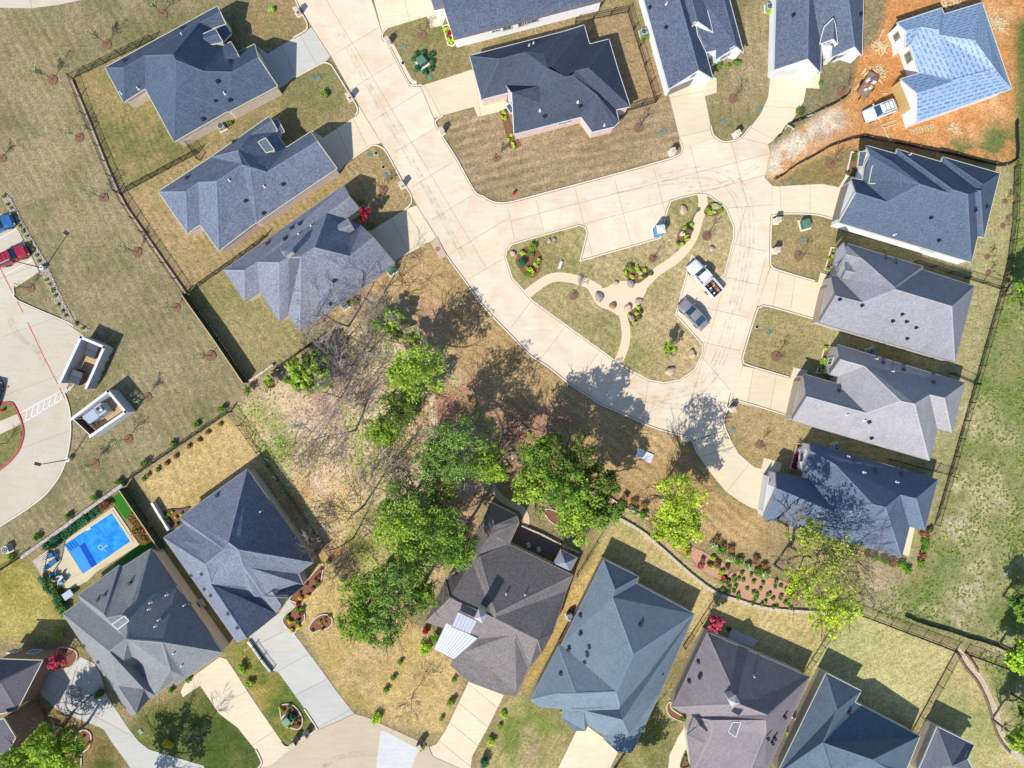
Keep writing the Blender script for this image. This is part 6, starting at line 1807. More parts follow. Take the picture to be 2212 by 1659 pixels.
LIDS = [(0, 1, 485, 685, "first green cover by the top left drive ring"), (0, 1, 545, 680, "second green cover in the mulch by the top left drive"), (0, 1, 1280, 405, "green cover on the lawn above the holly ring"), (0, 1, 1505, 675, "green cover right below the holly ring"), (0, 1, 980, 1340, "green cover above the mulch ring by the second drive"),
        (0, 1, 1120, 1515, "green cover right of the chimney house shadow"), (0, 2, 1280, 1150, "green cover in the dark ring of the large lawn"), (0, 2, 1320, 1130, "smaller green cover in the dark ring of the large lawn"), (0, 2, 1830, 1055, "green cover between the white house drives, lower"), (0, 2, 2130, 940, "green cover beside the curved drive"),
        (0, 3, 190, 1565, "green cover near the silt fence end"), (1, 3, 300, 415, "green cover on the second right lawn"), (1, 3, 10, 1215, "green cover on the third right lawn"), (2, 2, 1910, 390, "green cover on the fourth right lawn"), (3, 0, 1215, 1345, "green cover on the bottom left lawn"), (2, 2, 1405, 1385, "teal cover under the lower yellow tree")]
for r, c, x, y, l in LIDS:
    p = C(r, c, [(x, y)])[0]; lid(p[0], p[1], l)
for r, c, x, y, l in ((0, 1, 1100, 1445, "dark round meter cover by the second drive ring"), (0, 1, 1270, 545, "dark round meter cover left of the holly ring"), (1, 2, 2115, 1165, "dark round meter cover on the third right lawn"), (0, 1, 1038, 1325, "dark round cover near the second drive corner")):
    p = C(r, c, [(x, y)])[0]; lid(p[0], p[1], l, 0.45, M_VENT, True)
def transformer(x, y, rz, label):
    root = empty("transformer_box", D(x, y), rz); tag(root, label, "transformer")
    MB().box((0, 0, 0.06), (1.5, 1.6, 0.16)).build("pad", M_CURB, root)
    MB().taper((0, 0, 0.14), (1.1, 1.15), (1.02, 1.02), 0.85).build("cabinet", plain("transformer_green", col(74, 116, 92), 0.5), root)
    MB().taper((0, 0.02, 0.99), (1.12, 1.12), (0.95, 0.9), 0.08).build("lid", plain("transformer_lid", col(92, 136, 110), 0.5), root)
transformer(912, 136, .6, "green transformer box inside the holly ring")
transformer(1737, 486, .25, "green transformer box on a pad on the second right lawn")
transformer(846, 583, .6, "green transformer box at the corner of the chimney house")
transformer(623, 1553, .7, "blue-green utility box in the oval bed")
def hydrant(x, y, label):
    root = empty("fire_hydrant", D(x, y)); tag(root, label, "fire hydrant", "fire hydrants"); m = plain("hydrant_red", col(206, 44, 40), 0.4)
    MB().disc((0, 0, 0), 0.2, 0.06, 12).disc((0, 0, 0.06), 0.13, 0.55, 12).build("barrel", m, root)
    MB().disc((0, 0, 0.6), 0.17, 0.05, 12).taper((0, 0, 0.65), (0.24, 0.24), (0.06, 0.06), 0.16).build("bonnet", m, root)
    MB().tube((-0.26, 0, 0.45), (0.26, 0, 0.45), 0.07, 0.07, 8).tube((0, 0, 0.4), (0, -0.26, 0.4), 0.08, 0.08, 8).build("nozzle", m, root)
hydrant(1110, 418, "red fire hydrant at the tip of the large lawn"); hydrant(10, 886, "red fire hydrant on the parking island")
# storm inlet with its round cover
si = empty("storm_inlet", (0, 0, 0)); tag(si, "concrete storm inlet with round iron cover at the chimney house drive", "storm drain")
MB().prism([(p.x, p.y) for p in wpts(C(1, 1, [(1505, 435), (1560, 395), (1650, 550), (1595, 585)]))], -0.05, 0.17).build("top_slab", concrete("inlet_concrete", (226, 200, 172)), si)
MB().disc(D(945.5, 538, 0.16), 0.33, 0.035, 16).build("cover", plain("iron_cover", col(150, 124, 112), 0.6), si)
pd = MB().prism([(p.x, p.y) for p in wpts(C(2, 2, [(1100, 550), (1225, 610), (1195, 683), (1065, 615)]))], -0.05, 0.16).build("concrete_pad", plain("pale_pad", col(226, 226, 232), 0.9, 0, 0.08))
tag(pd, "blank pale concrete pad lying on the tan lawn", "concrete pad")
# lamp posts
def lamp_post(x, y, h, rz, label, arm=0.5):
    root = empty("lamp_post", D(x, y), rz); tag(root, label, "lamp post", "lamp posts")
    MB().disc((0, 0, -0.05), 0.32, 0.75, 14).build("base", M_WHITE if arm > 0.4 else M_CURB, root)
    MB().tube((0, 0, 0.6), (0, 0, h), 0.07, 0.05, 8).build("pole", M_IRON, root)
    if arm > 0.4:
        MB().box((0.25, 0, h), (0.75, 0.4, 0.14)).build("lamp_head", M_IRON, root)
    else:
        m = MB().taper((0, 0, h - 0.05), (0.22, 0.22), (0.36, 0.36), 0.45).build("lantern", M_IRON, root)
        MB().taper((0, 0, h + 0.4), (0.46, 0.46), (0.06, 0.06), 0.2).build("lantern_cap", M_IRON, m)
lamp_post(96, 580, 6.0, 2.6, "tall parking lot lamp post between the parked cars and meadow")
lamp_post(152, 992, 6.4, 2.9, "tall parking lot lamp post below the compactor enclosure")
lamp_post(1472, 507, 4.2, 0, "black street lantern in the leaf shaped island bed", 0.2)
# boulders
M_ROCK = [plain("rock_tan", col(206, 182, 156), 0.95, 0, 0.25, 4), plain("rock_grey", col(172, 160, 150), 0.95, 0, 0.3, 4), plain("rock_rust", col(178, 128, 104), 0.95, 0, 0.3, 4)]
def boulder(x, y, r, k, label, group, z=0.1):
    rg = random.Random(int(x * 3 + y)); me_ = bpy.data.meshes.new("boulder"); bm = bmesh.new()
    bmesh.ops.create_icosphere(bm, subdivisions=2, radius=r)
    ax = [rg.uniform(.7, 1.2) for _ in range(3)]
    for v in bm.verts:
        n = math.sin(v.co.x * 5 / r + rg.random() * .3) * 0.1 + math.sin(v.co.y * 4 / r) * 0.08
        v.co = Vector((v.co.x * ax[0], v.co.y * ax[1], v.co.z * 0.7)) * (1 + n + rg.uniform(-.06, .06))
    bm.to_mesh(me_); bm.free(); me_.materials.append(M_ROCK[k])
    o = link(bpy.data.objects.new("boulder", me_)); o.location = D(x, y) + Vector((0, 0, z + r * 0.35)); o.rotation_euler = (0, 0, rg.random() * 6)
    tag(o, label, "boulder", group)
for x, y, r, k, l in ((895, 790, .42, 0, "boulder at the top left of the gravel court"), (1020, 795, .6, 1, "large boulder at the top of the gravel court"), (748, 910, .65, 1, "large grey boulder at the left of the gravel court"), (868, 985, .6, 2, "rust boulder at the lower left of the gravel court"), (1003, 1000, .6, 0, "boulder at the bottom of the gravel court"), (1087, 948, .48, 0, "boulder at the right of the gravel court"),
                      (1475, 160, .6, 0, "pale boulder at the top of the island lawn"), (1720, 495, .5, 0, "pale boulder near the pickup truck bay"), (1550, 1405, .6, 0, "pale boulder at the right corner of the island"), (1360, 1548, .6, 0, "pale boulder at the bottom of the island"), (1760, 130, .5, 1, "grey boulder in the bed at the island tip"), (10, 535, .5, 0, "pale boulder at the left tip of the island"), (1030, 1090, .5, 1, "boulder in the bed below the gravel court"), (1110, 705, .4, 0, "boulder in the bed above the gravel court"), (360, 410, .35, 1, "small grey stone on the left island lawn"), (320, 425, .35, 0, "small pale stone on the left island lawn")):
    p = C(1, 2, [(x, y)])[0]; boulder(p[0], p[1], r, k, l, "boulders of the island")
for i, (x, y, r) in enumerate(((1130, 925, .5), (1092, 932, .45), (1118, 945, .35), (1108, 982, .6), (1120, 1000, .5), (1098, 1012, .5), (1116, 1024, .4), (1128, 1038, .45), (1106, 1046, .5), (1092, 1000, .4), (1102, 968, .4), (1094, 1030, .45))):
    boulder(x, y, r, i % 3, "creek stone in the brown mulch left of the oak group", "creek stones by the oak group", 0.0)
bn = empty("stone_bench", D(*C(1, 2, [(415, 635)])[0]), 1.2); tag(bn, "small white bench on the left island lawn", "bench")
MB().box((0, 0, 0.48), (1.1, 0.35, 0.08)).build("seat", M_WHITE, bn)
for s in (-1, 1):
    MB().box((s * 0.4, 0, 0.3), (0.1, 0.3, 0.4)).build("leg", M_WHITE, bn)
# ------------------------------------------------------------------ vehicles
M_TYRE = plain("tyre", col(28, 28, 30), 0.9); M_RIM = plain("rim", col(160, 164, 170), 0.3, 0.8)
M_HEAD = plain("headlight", col(220, 226, 232), 0.15); M_TAIL = plain("taillight", col(170, 20, 24), 0.2)
M_PLASTIC = plain("black_plastic", col(32, 33, 36), 0.6)
def loft(m, secs):
    """secs: list of rings with equal point counts"""
    n = len(secs[0]); base = len(m.v)
    for r in secs:
        m.v += [Vector(p) for p in r]
    for i in range(len(secs) - 1):
        for j in range(n - 1):
            a = base + i * n + j
            m.f.append([a, a + 1, a + n + 1, a + n])
    m.f.append([base + j for j in range(n)][::-1]); m.f.append([base + (len(secs) - 1) * n + j for j in range(n)])
    return m
def ring(x, w, zb, zm, zt, cr=0.03):
    return [(x, -w * 0.96, zb), (x, -w, zm), (x, -w * 0.93, zt), (x, -w * 0.5, zt + cr), (x, 0, zt + cr * 1.3), (x, w * 0.5, zt + cr), (x, w * 0.93, zt), (x, w, zm), (x, w * 0.96, zb)]
def car(name, cat, label, x, y, rz, paint_m, L=4.8, W=1.86, kind="sedan", group=None):
    root = empty(name, D(x, y, 0) + Vector((0, 0, 0.024)), rz); tag(root, label, cat, group)
    h = W / 2; f = L / 2
    belt = 0.98 if kind == "sedan" else 1.12
    hood = belt - 0.1
    b = MB()
    rear_x = -f
    if kind == "pickup":
        loft(b, [ring(f, h * .78, .45, .62, .8), ring(f - .12, h * .92, .35, .66, hood), ring(f - .6, h, .32, .7, hood + .06), ring(f - 1.5, h, .32, .72, belt), ring(-0.55, h, .32, .72, belt), ring(-0.62, h, .32, .72, belt)])
    else:
        loft(b, [ring(f, h * .7, .4, .55, .66), ring(f - .1, h * .88, .3, .6, hood - .12), ring(f - .5, h * .98, .26, .64, hood), ring(f - 1.3, h, .26, .66, belt), ring(-f + 1.0, h, .26, .68, belt), ring(-f + .3, h * .96, .3, .68, belt - .02), ring(-f + .08, h * .86, .34, .66, belt - .1), ring(-f, h * .76, .42, .6, belt - .26)])
    b.build("body", paint_m, root, True)
    # cabin
    if kind == "sedan":
        x0, x1, x2, x3, zt = f - 1.3, f - 2.15, -f + 1.65, -f + .6, 1.46
    elif kind == "suv":
        x0, x1, x2, x3, zt = f - 1.35, f - 2.0, -f + .75, -f + .25, 1.74
    else:
        x0, x1, x2, x3, zt = f - 1.5, f - 2.1, -0.28, -0.5, 1.86
    wl, wt = h * .94, h * .76
    zb = belt - 0.02
    g = MB()
    V = [(x0, -wl * .9, zb), (x0, wl * .9, zb), (x1, -wt, zt), (x1, wt, zt), (x2, -wt, zt), (x2, wt, zt), (x3, -wl * .92, zb), (x3, wl * .92, zb)]
    cab = MB().add(V, [(0, 2, 4, 6), (1, 7, 5, 3)]).build("side_window", glass(), root)
    MB().add([V[0], V[1], V[3], V[2]], [(0, 1, 2, 3)]).build("windscreen", glass(), root)
    MB().add([V[6], V[4], V[5], V[7]], [(0, 1, 2, 3)]).build("rear_window", glass(), root)
    rp = MB(); e = 0.015
    loft(rp, [[(x1 + .06, -wt * .9, zt), (x1 + .06, -wt * .5, zt + .03), (x1 + .06, wt * .5, zt + .03), (x1 + .06, wt * .9, zt)], [(x1 - .25, -wt * 1.02, zt), (x1 - .25, -wt * .5, zt + .06), (x1 - .25, wt * .5, zt + .06), (x1 - .25, wt * 1.02, zt)], [(x2 + .15, -wt * 1.02, zt), (x2 + .15, -wt * .5, zt + .06), (x2 + .15, wt * .5, zt + .06), (x2 + .15, wt * 1.02, zt)], [(x2 - .05, -wt * .9, zt), (x2 - .05, -wt * .5, zt + .02), (x2 - .05, wt * .5, zt + .02), (x2 - .05, wt * .9, zt)]])
    rp.build("roof_panel", paint_m, root, False)
    pl = MB()
    for s in (0, 1):
        for a_, b_ in ((0, 2), (2, 4), (4, 6)):
            pl.tube(V[a_ + s], V[b_ + s], 0.045, 0.045, 5)
        mx = (V[2 + s][0] + V[4 + s][0]) / 2
        pl.tube((mx, V[2 + s][1], zt), (mx - 0.05, (-1 if s == 0 else 1) * wl * .97, zb), 0.04, 0.04, 5)
    pl.build("pillar", paint_m, root)
    for s in (-1, 1):
        for wx in (f - .95, -f + (1.2 if kind == "pickup" else .95)):
            t = MB().tube((wx, s * (h - .24), .34), (wx, s * (h + .01), .34), .34, .34, 16).build("tyre", M_TYRE, root)
            MB().tube((wx, s * (h - .1), .34), (wx, s * (h + .025), .34), .2, .2, 10).build("rim", M_RIM, t)
        MB().box((f - .12, s * h * .68, .68 if kind == "sedan" else .78), (.16, .36, .14), -s * .3).build("headlight", M_HEAD, root)
        MB().box((-f + .06, s * h * .78, .76 if kind == "sedan" else .9), (.1, .26, .16)).build("taillight", M_TAIL, root)
        mm = MB().taper((x0 - .12, s * (h + .1), belt), (.16, .22), (.12, .18), .15).build("mirror", paint_m, root)
    MB().box((f - .03, 0, .45), (.1, W * .72, .16)).build("bumper", M_PLASTIC, root)
    if kind == "pickup":
        bl = f + -0.62 + 0  # bed from the cab to the tail
        bx = (-0.66 - f) / 2; ll = f - 0.66
        bd = MB().box((bx, 0, .78), (ll, W * .8, .06)).build("bed_floor", M_PLASTIC, root)
        for s in (-1, 1):
            MB().box((bx, s * (h - .12), .76), (ll, .2, .74)).build("bed_side", paint_m, root)
        MB().box((-f + .05, 0, .78), (.1, W - .46, .66)).build("tailgate", paint_m, root)
        MB().box((-0.72, 0, .82), (.08, W - .46, .62)).build("bed_front", paint_m, root)
    if kind == "suv":
        for s in (-1, 1):
            MB().tube((x1 - .2, s * wt * .8, zt + .12), (x2 + .2, s * wt * .8, zt + .12), .03, .03, 6).build("roof_rail", M_IRON, root)
        for k in range(3):
            xx = x1 - .5 - k * .55
            MB().box((xx, 0, zt + .15), (.035, wt * 1.6, .03)).build("roof_bar", M_IRON, root)
    MB().box((f - .75, 0, hood + .055), (1.1, W * .72, .02)).build("bonnet", paint_m, root) if kind != "x" else None
    return root
def heading(p, q):
    a = D(*p); b = D(*q)
    return math.atan2(b.y - a.y, b.x - a.x)
def CC(r, c, x, y):
    return C(r, c, [(x, y)])[0]
P_WHITE = paint("white_car_paint", (240, 242, 244)); P_GREY = paint("grey_car_paint", (150, 146, 150)); P_RED = paint("red_car_paint", (176, 34, 58)); P_BLUE = paint("blue_car_paint", (54, 112, 168)); P_NAVY = paint("navy_car_paint", (40, 52, 86))
pk = CC(1, 2, 1650, 755)
TR = car("pickup_truck", "pickup", "white pickup truck with tools in its bed, parked on the island bay", pk[0], pk[1], heading(CC(1, 2, 1755, 880), CC(1, 2, 1545, 640)), P_WHITE, 5.7, 1.98, "pickup")
sd_ = CC(1, 2, 1555, 1060)
car("sedan_car", "car", "dark grey sedan parked behind the white pickup on the island bay", sd_[0], sd_[1], heading(CC(1, 2, 1640, 1160), CC(1, 2, 1470, 985)), P_GREY, 4.75, 1.84, "sedan")
sv = CC(0, 3, 945, 975)
car("parked_van", "van", "white van with roof rack parked on the orange dirt", sv[0], sv[1], heading(CC(0, 3, 1060, 930), CC(0, 3, 830, 1020)), P_WHITE, 4.6, 1.86, "suv")
rc = CC(1, 0, 140, 560)
car("parked_car", "car", "red car parked at the left edge of the parking lot", rc[0], rc[1], heading(CC(1, 0, 30, 610), CC(1, 0, 250, 510)), P_RED, 4.4, 1.76, "suv")
bc = CC(1, 0, 10, 300)
car("parked_car", "car", "blue car parked at the left edge above the red one", bc[0], bc[1], heading(CC(1, 0, -60, 330), CC(1, 0, 120, 250)), P_BLUE, 4.6, 1.84, "sedan")
nc = CC(2, 0, -40, 110)
car("parked_car", "car", "navy car cut off by the left edge beside the parking island", nc[0], nc[1], heading(CC(2, 0, -60, 250), CC(2, 0, -10, 60)), P_NAVY, 4.6, 1.84, "sedan")
# tools in the truck bed
tm_ = Matrix.Translation(TR.location) @ Matrix.Rotation(TR.rotation_euler.z, 4, 'Z')
rg = random.Random(4)
PC = [plain("crate_red", col(176, 86, 74)), plain("crate_orange", col(196, 140, 96)), plain("crate_yellow", col(206, 186, 130)), plain("bucket_blue", col(84, 124, 176)), plain("crate_white", col(226, 226, 220)), M_PLASTIC]
CN = ["red", "orange", "yellow", "blue", "white", "black"]
for i in range(14):
    k = (0, 0, 5, 1, 4, 2, 3, 0, 5, 1, 4, 2, 5, 0)[i]
    q = tm_ @ Vector((-0.98 - (i // 2) * 0.27, (-0.36 if i % 2 else 0.36) + rg.uniform(-.1, .1), 0.81))
    o = MB().taper((0, 0, 0), (.18, .3), (.2, .32), rg.uniform(.15, .35)).build("tool_crate", PC[k])
    o.location = q; o.rotation_euler = (0, 0, TR.rotation_euler.z + rg.uniform(-.25, .25))
    tag(o, "%s tool crate in the bed of the white pickup" % CN[k], "crate", "tools in the pickup bed")
# utility trailer with junk on the dirt
a_, b_ = CC(0, 3, 800, 825), CC(0, 3, 890, 680)
rzt = heading(a_, b_); tc = ((a_[0] + b_[0]) / 2, (a_[1] + b_[1]) / 2)
tl = empty("utility_trailer", D(*tc), rzt); tag(tl, "flat trailer full of building rubbish on the orange dirt", "trailer")
MB().box((0, 0, .55), (3.2, 1.5, .08)).build("deck", plain("trailer_deck", col(150, 130, 112)), tl)
for s in (-1, 1):
    MB().box((0, s * .76, .72), (3.2, .05, .4)).build("side_board", plain("trailer_side", col(150, 120, 110)), tl)
    t = MB().tube((0, s * .8, .32), (0, s * 1.0, .32), .32, .32, 14).build("wheel", M_TYRE, tl)
MB().box((1.62, 0, .72), (.05, 1.5, .4)).build("front_board", plain("trailer_side", col(150, 120, 110)), tl)
MB().tube((-1.6, 0, .5), (-2.4, 0, .45), .05, .05, 6).build("drawbar", M_IRON, tl)
mt = Matrix.Translation(tl.location) @ Matrix.Rotation(rzt, 4, 'Z')
for i in range(13):
    k = rg.randrange(6)
    o = MB().taper((0, 0, 0), (rg.uniform(.25, .6), rg.uniform(.2, .5)), (rg.uniform(.2, .5), rg.uniform(.2, .4)), rg.uniform(.15, .4)).build("rubbish_piece", PC[k])
    o.location = mt @ Vector((rg.uniform(-.9, 1.3), rg.uniform(-.5, .5), .59)); o.rotation_euler = (rg.uniform(-.1, .1), rg.uniform(-.1, .1), rg.random() * 3)
    tag(o, "%s piece of building rubbish on the flat trailer" % CN[k], "rubbish", "rubbish on the trailer")
# portable toilet by the island bay
pt_ = empty("portable_toilet", D(1421, 502), heading(CC(1, 2, 1235, 300), CC(1, 2, 1305, 290))); tag(pt_, "blue portable toilet with white roof at the corner of the parking bay", "portable toilet")
M_PT = plain("toilet_blue", col(70, 170, 226), 0.5)
MB().taper((0, 0, .1), (1.12, 1.12), (1.06, 1.06), 2.05).build("cabin", M_PT, pt_)
rf = MB().taper((0, 0, 2.15), (1.16, 1.16), (1.05, 1.05), .08).build("roof", M_WHITE, pt_)
MB().taper((0, 0, 2.23), (.9, .9), (.3, .5), .12).build("roof_crown", M_WHITE, rf)
MB().box((0, 0, .06), (1.2, 1.2, .12)).build("skid", M_PLASTIC, pt_)
MB().box((0, -.545, 1.1), (.7, .04, 1.75)).build("door", plain("toilet_door", col(90, 186, 236), 0.5), pt_)
MB().tube((.35, .35, 2.2), (.35, .35, 2.5), .05, .05, 8).build("vent_pipe", M_WHITE, pt_)

# ------------------------------------------------------------------ building plot litter
M_LUM = plain("lumber", col(226, 204, 158), 0.9, 0, 0.15, 3)
def lumber(cx, cy, r, n, label, seed, lmin=.5, lmax=2.2):
    rg = random.Random(seed); c = D(cx, cy); root = empty("lumber_pile", c); tag(root, label, "lumber pile", "scrap lumber piles")
    for i in range(n):
        L = rg.uniform(lmin, lmax); a = rg.random() * 3.14; d = r * SD * math.sqrt(rg.random()); t = rg.random() * 6.28
        MB().box((0, 0, 0), (L, .1, .045)).build("plank", M_LUM, root)
        o = root.children[-1] if root.children else None
    for i, o in enumerate(root.children):
        d = r * SD * math.sqrt(rg.random()); t = rg.random() * 6.28
        o.location = (d * math.cos(t), d * math.sin(t), .04 + .03 * (i % 7)); o.rotation_euler = (rg.uniform(-.1, .1), rg.uniform(-.06, .06), rg.random() * 3.14)
for r_, c_, x, y, R, n, l, s in ((0, 3, 955, 415, 14, 34, "upper scrap lumber pile left of the unfinished house", 1), (0, 3, 930, 640, 20, 40, "larger scrap lumber pile behind the rubbish trailer", 2), (0, 3, 1985, 210, 15, 30, "scrap lumber pile right of the unfinished house", 3),
                              (0, 3, 1590, 1120, 13, 16, "crossed planks below the unfinished house", 4), (0, 3, 1550, 15, 24, 30, "long boards stacked above the unfinished house", 5)):
    p = CC(r_, c_, x, y); lumber(p[0], p[1], R, n, l, s, .5, 3.4 if s == 5 else 2.0)
def planks(r_, c_, segs, label, w=.14):
    root = empty("loose_boards", (0, 0, 0)); tag(root, label, "boards", "loose boards on the plot")
    for k, (a, b) in enumerate(segs):
        A = D(*CC(r_, c_, *a)); B = D(*CC(r_, c_, *b)); d = B - A
        MB().box((A + B) / 2 + Vector((0, 0, .06 + .02 * k)), (d.length, w, .05), math.atan2(d.y, d.x)).build("board", M_LUM, root)
planks(0, 3, [((970, 1090), (1105, 1040)), ((1000, 1110), (1125, 1068)), ((985, 1100), (1020, 1130)), ((1000, 1120), (1045, 1210))], "loose boards in front of the white van")
planks(0, 3, [((1895, 130), (1960, 190)), ((2010, 240), (2080, 305)), ((985, 260), (955, 360)), ((1000, 250), (985, 290))], "long single boards lying around the plot", .1)
planks(0, 3, [((745, 780), (790, 720)), ((985, 810), (1030, 812)), ((800, 650), (850, 600)), ((820, 660), (870, 620)), ((810, 640), (840, 590))], "short boards beside the rubbish trailer", .18)
lf = empty("batten_grid", (0, 0, 0)); tag(lf, "timber frame of crossed battens lying below the unfinished house", "timber frame")
A = [D(*CC(0, 3, *q)) for q in ((1225, 1125), (1420, 1070), (1432, 1115), (1243, 1168))]
for i in range(9):
    t = i / 8; a = A[0].lerp(A[1], t); b = A[3].lerp(A[2], t); d = b - a
    MB().box((a + b) / 2 + Vector((0, 0, .12)), (d.length, .07, .05), math.atan2(d.y, d.x)).build("cross_batten", M_LUM, lf)
for i in range(4):
    t = i / 3; a = A[0].lerp(A[3], t); b = A[1].lerp(A[2], t); d = b - a
    MB().box((a + b) / 2 + Vector((0, 0, .06)), (d.length, .08, .06), math.atan2(d.y, d.x)).build("batten", M_LUM, lf)
sg = empty("plot_sign", D(*CC(0, 3, 180, 1115)), -.6); tag(sg, "small white sign board at the mouth of the dirt drive", "sign")
MB().box((0, 0, .75), (1.1, .06, .7), 0, .5).build("board", M_WHITE, sg)
for s in (-1, 1):
    MB().box((s * .45, 0, .4), (.07, .07, .9)).build("post", M_WHITE, sg)
sg = empty("plot_sign", D(*CC(0, 3, 345, 1010)), .4); tag(sg, "second small white sign board on the silt fence", "sign")
MB().box((0, 0, .6), (.8, .06, .5), 0, .5).build("board", M_WHITE, sg); MB().box((0, 0, .3), (.07, .07, .6)).build("post", M_WHITE, sg)

# ------------------------------------------------------------------ bin enclosures
M_WALLG = plain("enclosure_wall", col(214, 216, 222), 0.8, 0, 0.08); M_SLAT = plain("gate_slat", col(116, 84, 72), 0.8, 0, 0.2)
def enclosure(corners, label, h, gates, cat="bin enclosure"):
    """corners on the ground: front-left, back-left, back-right, front-right; gates close the front"""
    P = [Vector((q.x, q.y, 0)) for q in wpts(corners, h)]
    root = empty("bin_enclosure", (0, 0, 0)); tag(root, label, cat, "white bin enclosures")
    for a, b in ((P[0], P[1]), (P[1], P[2]), (P[2], P[3])):
        d = b - a
        w = MB().box((a + b) / 2 + Vector((0, 0, h / 2)), (d.length + .2, .22, h), math.atan2(d.y, d.x)).build("wall", M_WALLG, root)
        MB().box((a + b) / 2 + Vector((0, 0, h + .03)), (d.length + .3, .34, .07), math.atan2(d.y, d.x)).build("coping", M_WHITE, w)
    f = MB().prism([(p.x, p.y) for p in P], 0, .03).build("floor", concrete("enclosure_floor", (222, 190, 146)), root)
    for t0, t1, swing in gates:
        a = P[0].lerp(P[3], t0); b = P[0].lerp(P[3], t1)
        d = b - a; L = d.length; d.normalize(); rz = math.atan2(d.y, d.x)
        n = max(3, int(L / .22))
        g = MB().box((a + b) / 2 + Vector((0, 0, h * .9)), (L, .1, .08), rz).build("gate", M_WHITE, root)
        for i in range(n):
            MB().box(a + d * (L * (i + .5) / n) + Vector((0, 0, h * .48)), (L / n - .04, .05, h * .86), rz).build("slat", M_SLAT, g)
    return root, P
enclosure(C(1, 0, [(520, 1640), (700, 1255), (900, 1340), (745, 1690)]), "white walled enclosure with two dumpsters and slatted gates", 2.2, ())
gt = empty("slatted_gate", (0, 0, 0)); tag(gt, "pair of brown slatted gates at the front of the dumpster enclosure", "gate")
for a, b in (((700, 1255), (610, 1450)), ((590, 1480), (515, 1650))):
    A = D(*CC(1, 0, *a), 2.0); B = D(*CC(1, 0, *b), 2.0); A.z = B.z = 0; d = B - A; L = d.length; rz = math.atan2(d.y, d.x); d.normalize(); o = Vector((-d.y, d.x, 0))
    for i in range(14):
        MB().box(A + d * (L * (i + .5) / 14) + Vector((0, 0, 1.0)), (L / 14 - .03, .06, 1.9), rz).build("slat", M_SLAT, gt)
    MB().box((A + B) / 2 + Vector((0, 0, 2.0)), (L, .1, .1), rz).build("top_rail", M_WHITE, gt); MB().box((A + B) / 2 + Vector((0, 0, .2)), (L, .1, .1), rz).build("bottom_rail", M_WHITE, gt)
def dumpster(r_, c_, x, y, rz, label):
    q = D(*CC(r_, c_, x, y), 1.3); root = empty("dumpster", (q.x, q.y, 0.03), rz); tag(root, label, "dumpster", "dumpsters in the enclosure")
    MB().taper((0, 0, .15), (1.3, 1.6), (1.5, 1.8), 1.15).build("bin", plain("dumpster_brown", col(120, 84, 78), 0.7), root)
    for s in (-1, 1):
        MB().box((0, s * .46, 1.38), (1.5, .86, .08), 0, s * .06).build("lid", plain("dumpster_lid", col(66, 78, 88), 0.6), root)
        MB().box((0, s * .95, .8), (1.0, .12, .16)).build("side_pocket", M_PLASTIC, root)
dumpster(1, 0, 795, 1370, -.35, "upper dumpster in the white walled enclosure"); dumpster(1, 0, 660, 1600, -.35, "lower dumpster in the white walled enclosure")
enclosure(C(2, 0, [(620, 300), (935, 60), (1085, 240), (780, 450)]), "white walled enclosure with a rubbish compactor inside", 2.4, ((.04, .96, 0),))
cp = empty("rubbish_compactor", D(*CC(2, 0, 885, 245)), heading(CC(2, 0, 770, 320), CC(2, 0, 960, 190))); tag(cp, "pale blue-grey rubbish compactor inside its white enclosure", "compactor")
M_CP = plain("compactor_grey", col(176, 190, 206), 0.5)
MB().taper((-.9, 0, .2), (1.9, 1.5), (1.8, 1.4), 1.3).build("container", M_CP, cp); MB().taper((.8, 0, .2), (1.3, 1.5), (1.2, 1.4), 1.55).build("press_box", M_CP, cp)
MB().box((.85, .0, 1.85), (.9, .8, .25)).build("motor_cover", plain("motor_grey", col(120, 130, 140)), cp); MB().box((.7, .2, 2.0), (.3, .3, .1)).build("hatch", M_VENT, cp); MB().box((1.05, -.2, 2.0), (.3, .3, .1)).build("hatch", M_WHITE, cp)
for s in (-1, 1):
    MB().box((-.2, s * .82, .3), (3.4, .1, .2)).build("rail", M_BOARD_T, cp)

# ------------------------------------------------------------------ parking markings
def mark(pts, w, mat, name="painted_line", z=0.023):
    o = MB().ribbon([(p.x, p.y) for p in wpts(pts)], w, 0.0, z).build(name, mat)
    return struct(o)
M_LINE = plain("line_white", col(238, 238, 234), 0.8, 0, 0.12, 5)
mark(C(1, 0, [(0, 650), (110, 870), (200, 1040)]), .12, M_RED); mark(C(1, 0, [(240, 1125), (360, 1380), (500, 1659)]), .12, M_RED)
mark(C(2, 0, [(515, 30), (565, 130)]), .12, M_RED); mark(C(1, 0, [(0, 1590), (40, 1680)]), .12, M_RED)
for a, b in (((-40, 420), (140, 320)), ((45, 715), (280, 585)), ((10, 575), (220, 460)), ((-30, 260), (90, 200))):
    mark(C(1, 0, [a, b]), .11, M_LINE)
mark(C(2, 0, [(170, 250), (525, 60)]), .11, M_LINE); mark(C(2, 0, [(200, 330), (550, 120)]), .11, M_LINE)
for i in range(7):
    t = i / 7 + .05
    mark(C(2, 0, [(170 + 355 * t + 50, 250 - 190 * t - 25), (200 + 350 * t, 330 - 210 * t)]), .11, M_LINE)
for i in range(3):
    mark(C(2, 0, [(540 + 30 * i, 100 - 22 * i), (580 + 30 * i, 40 - 22 * i)]), .11, M_LINE)
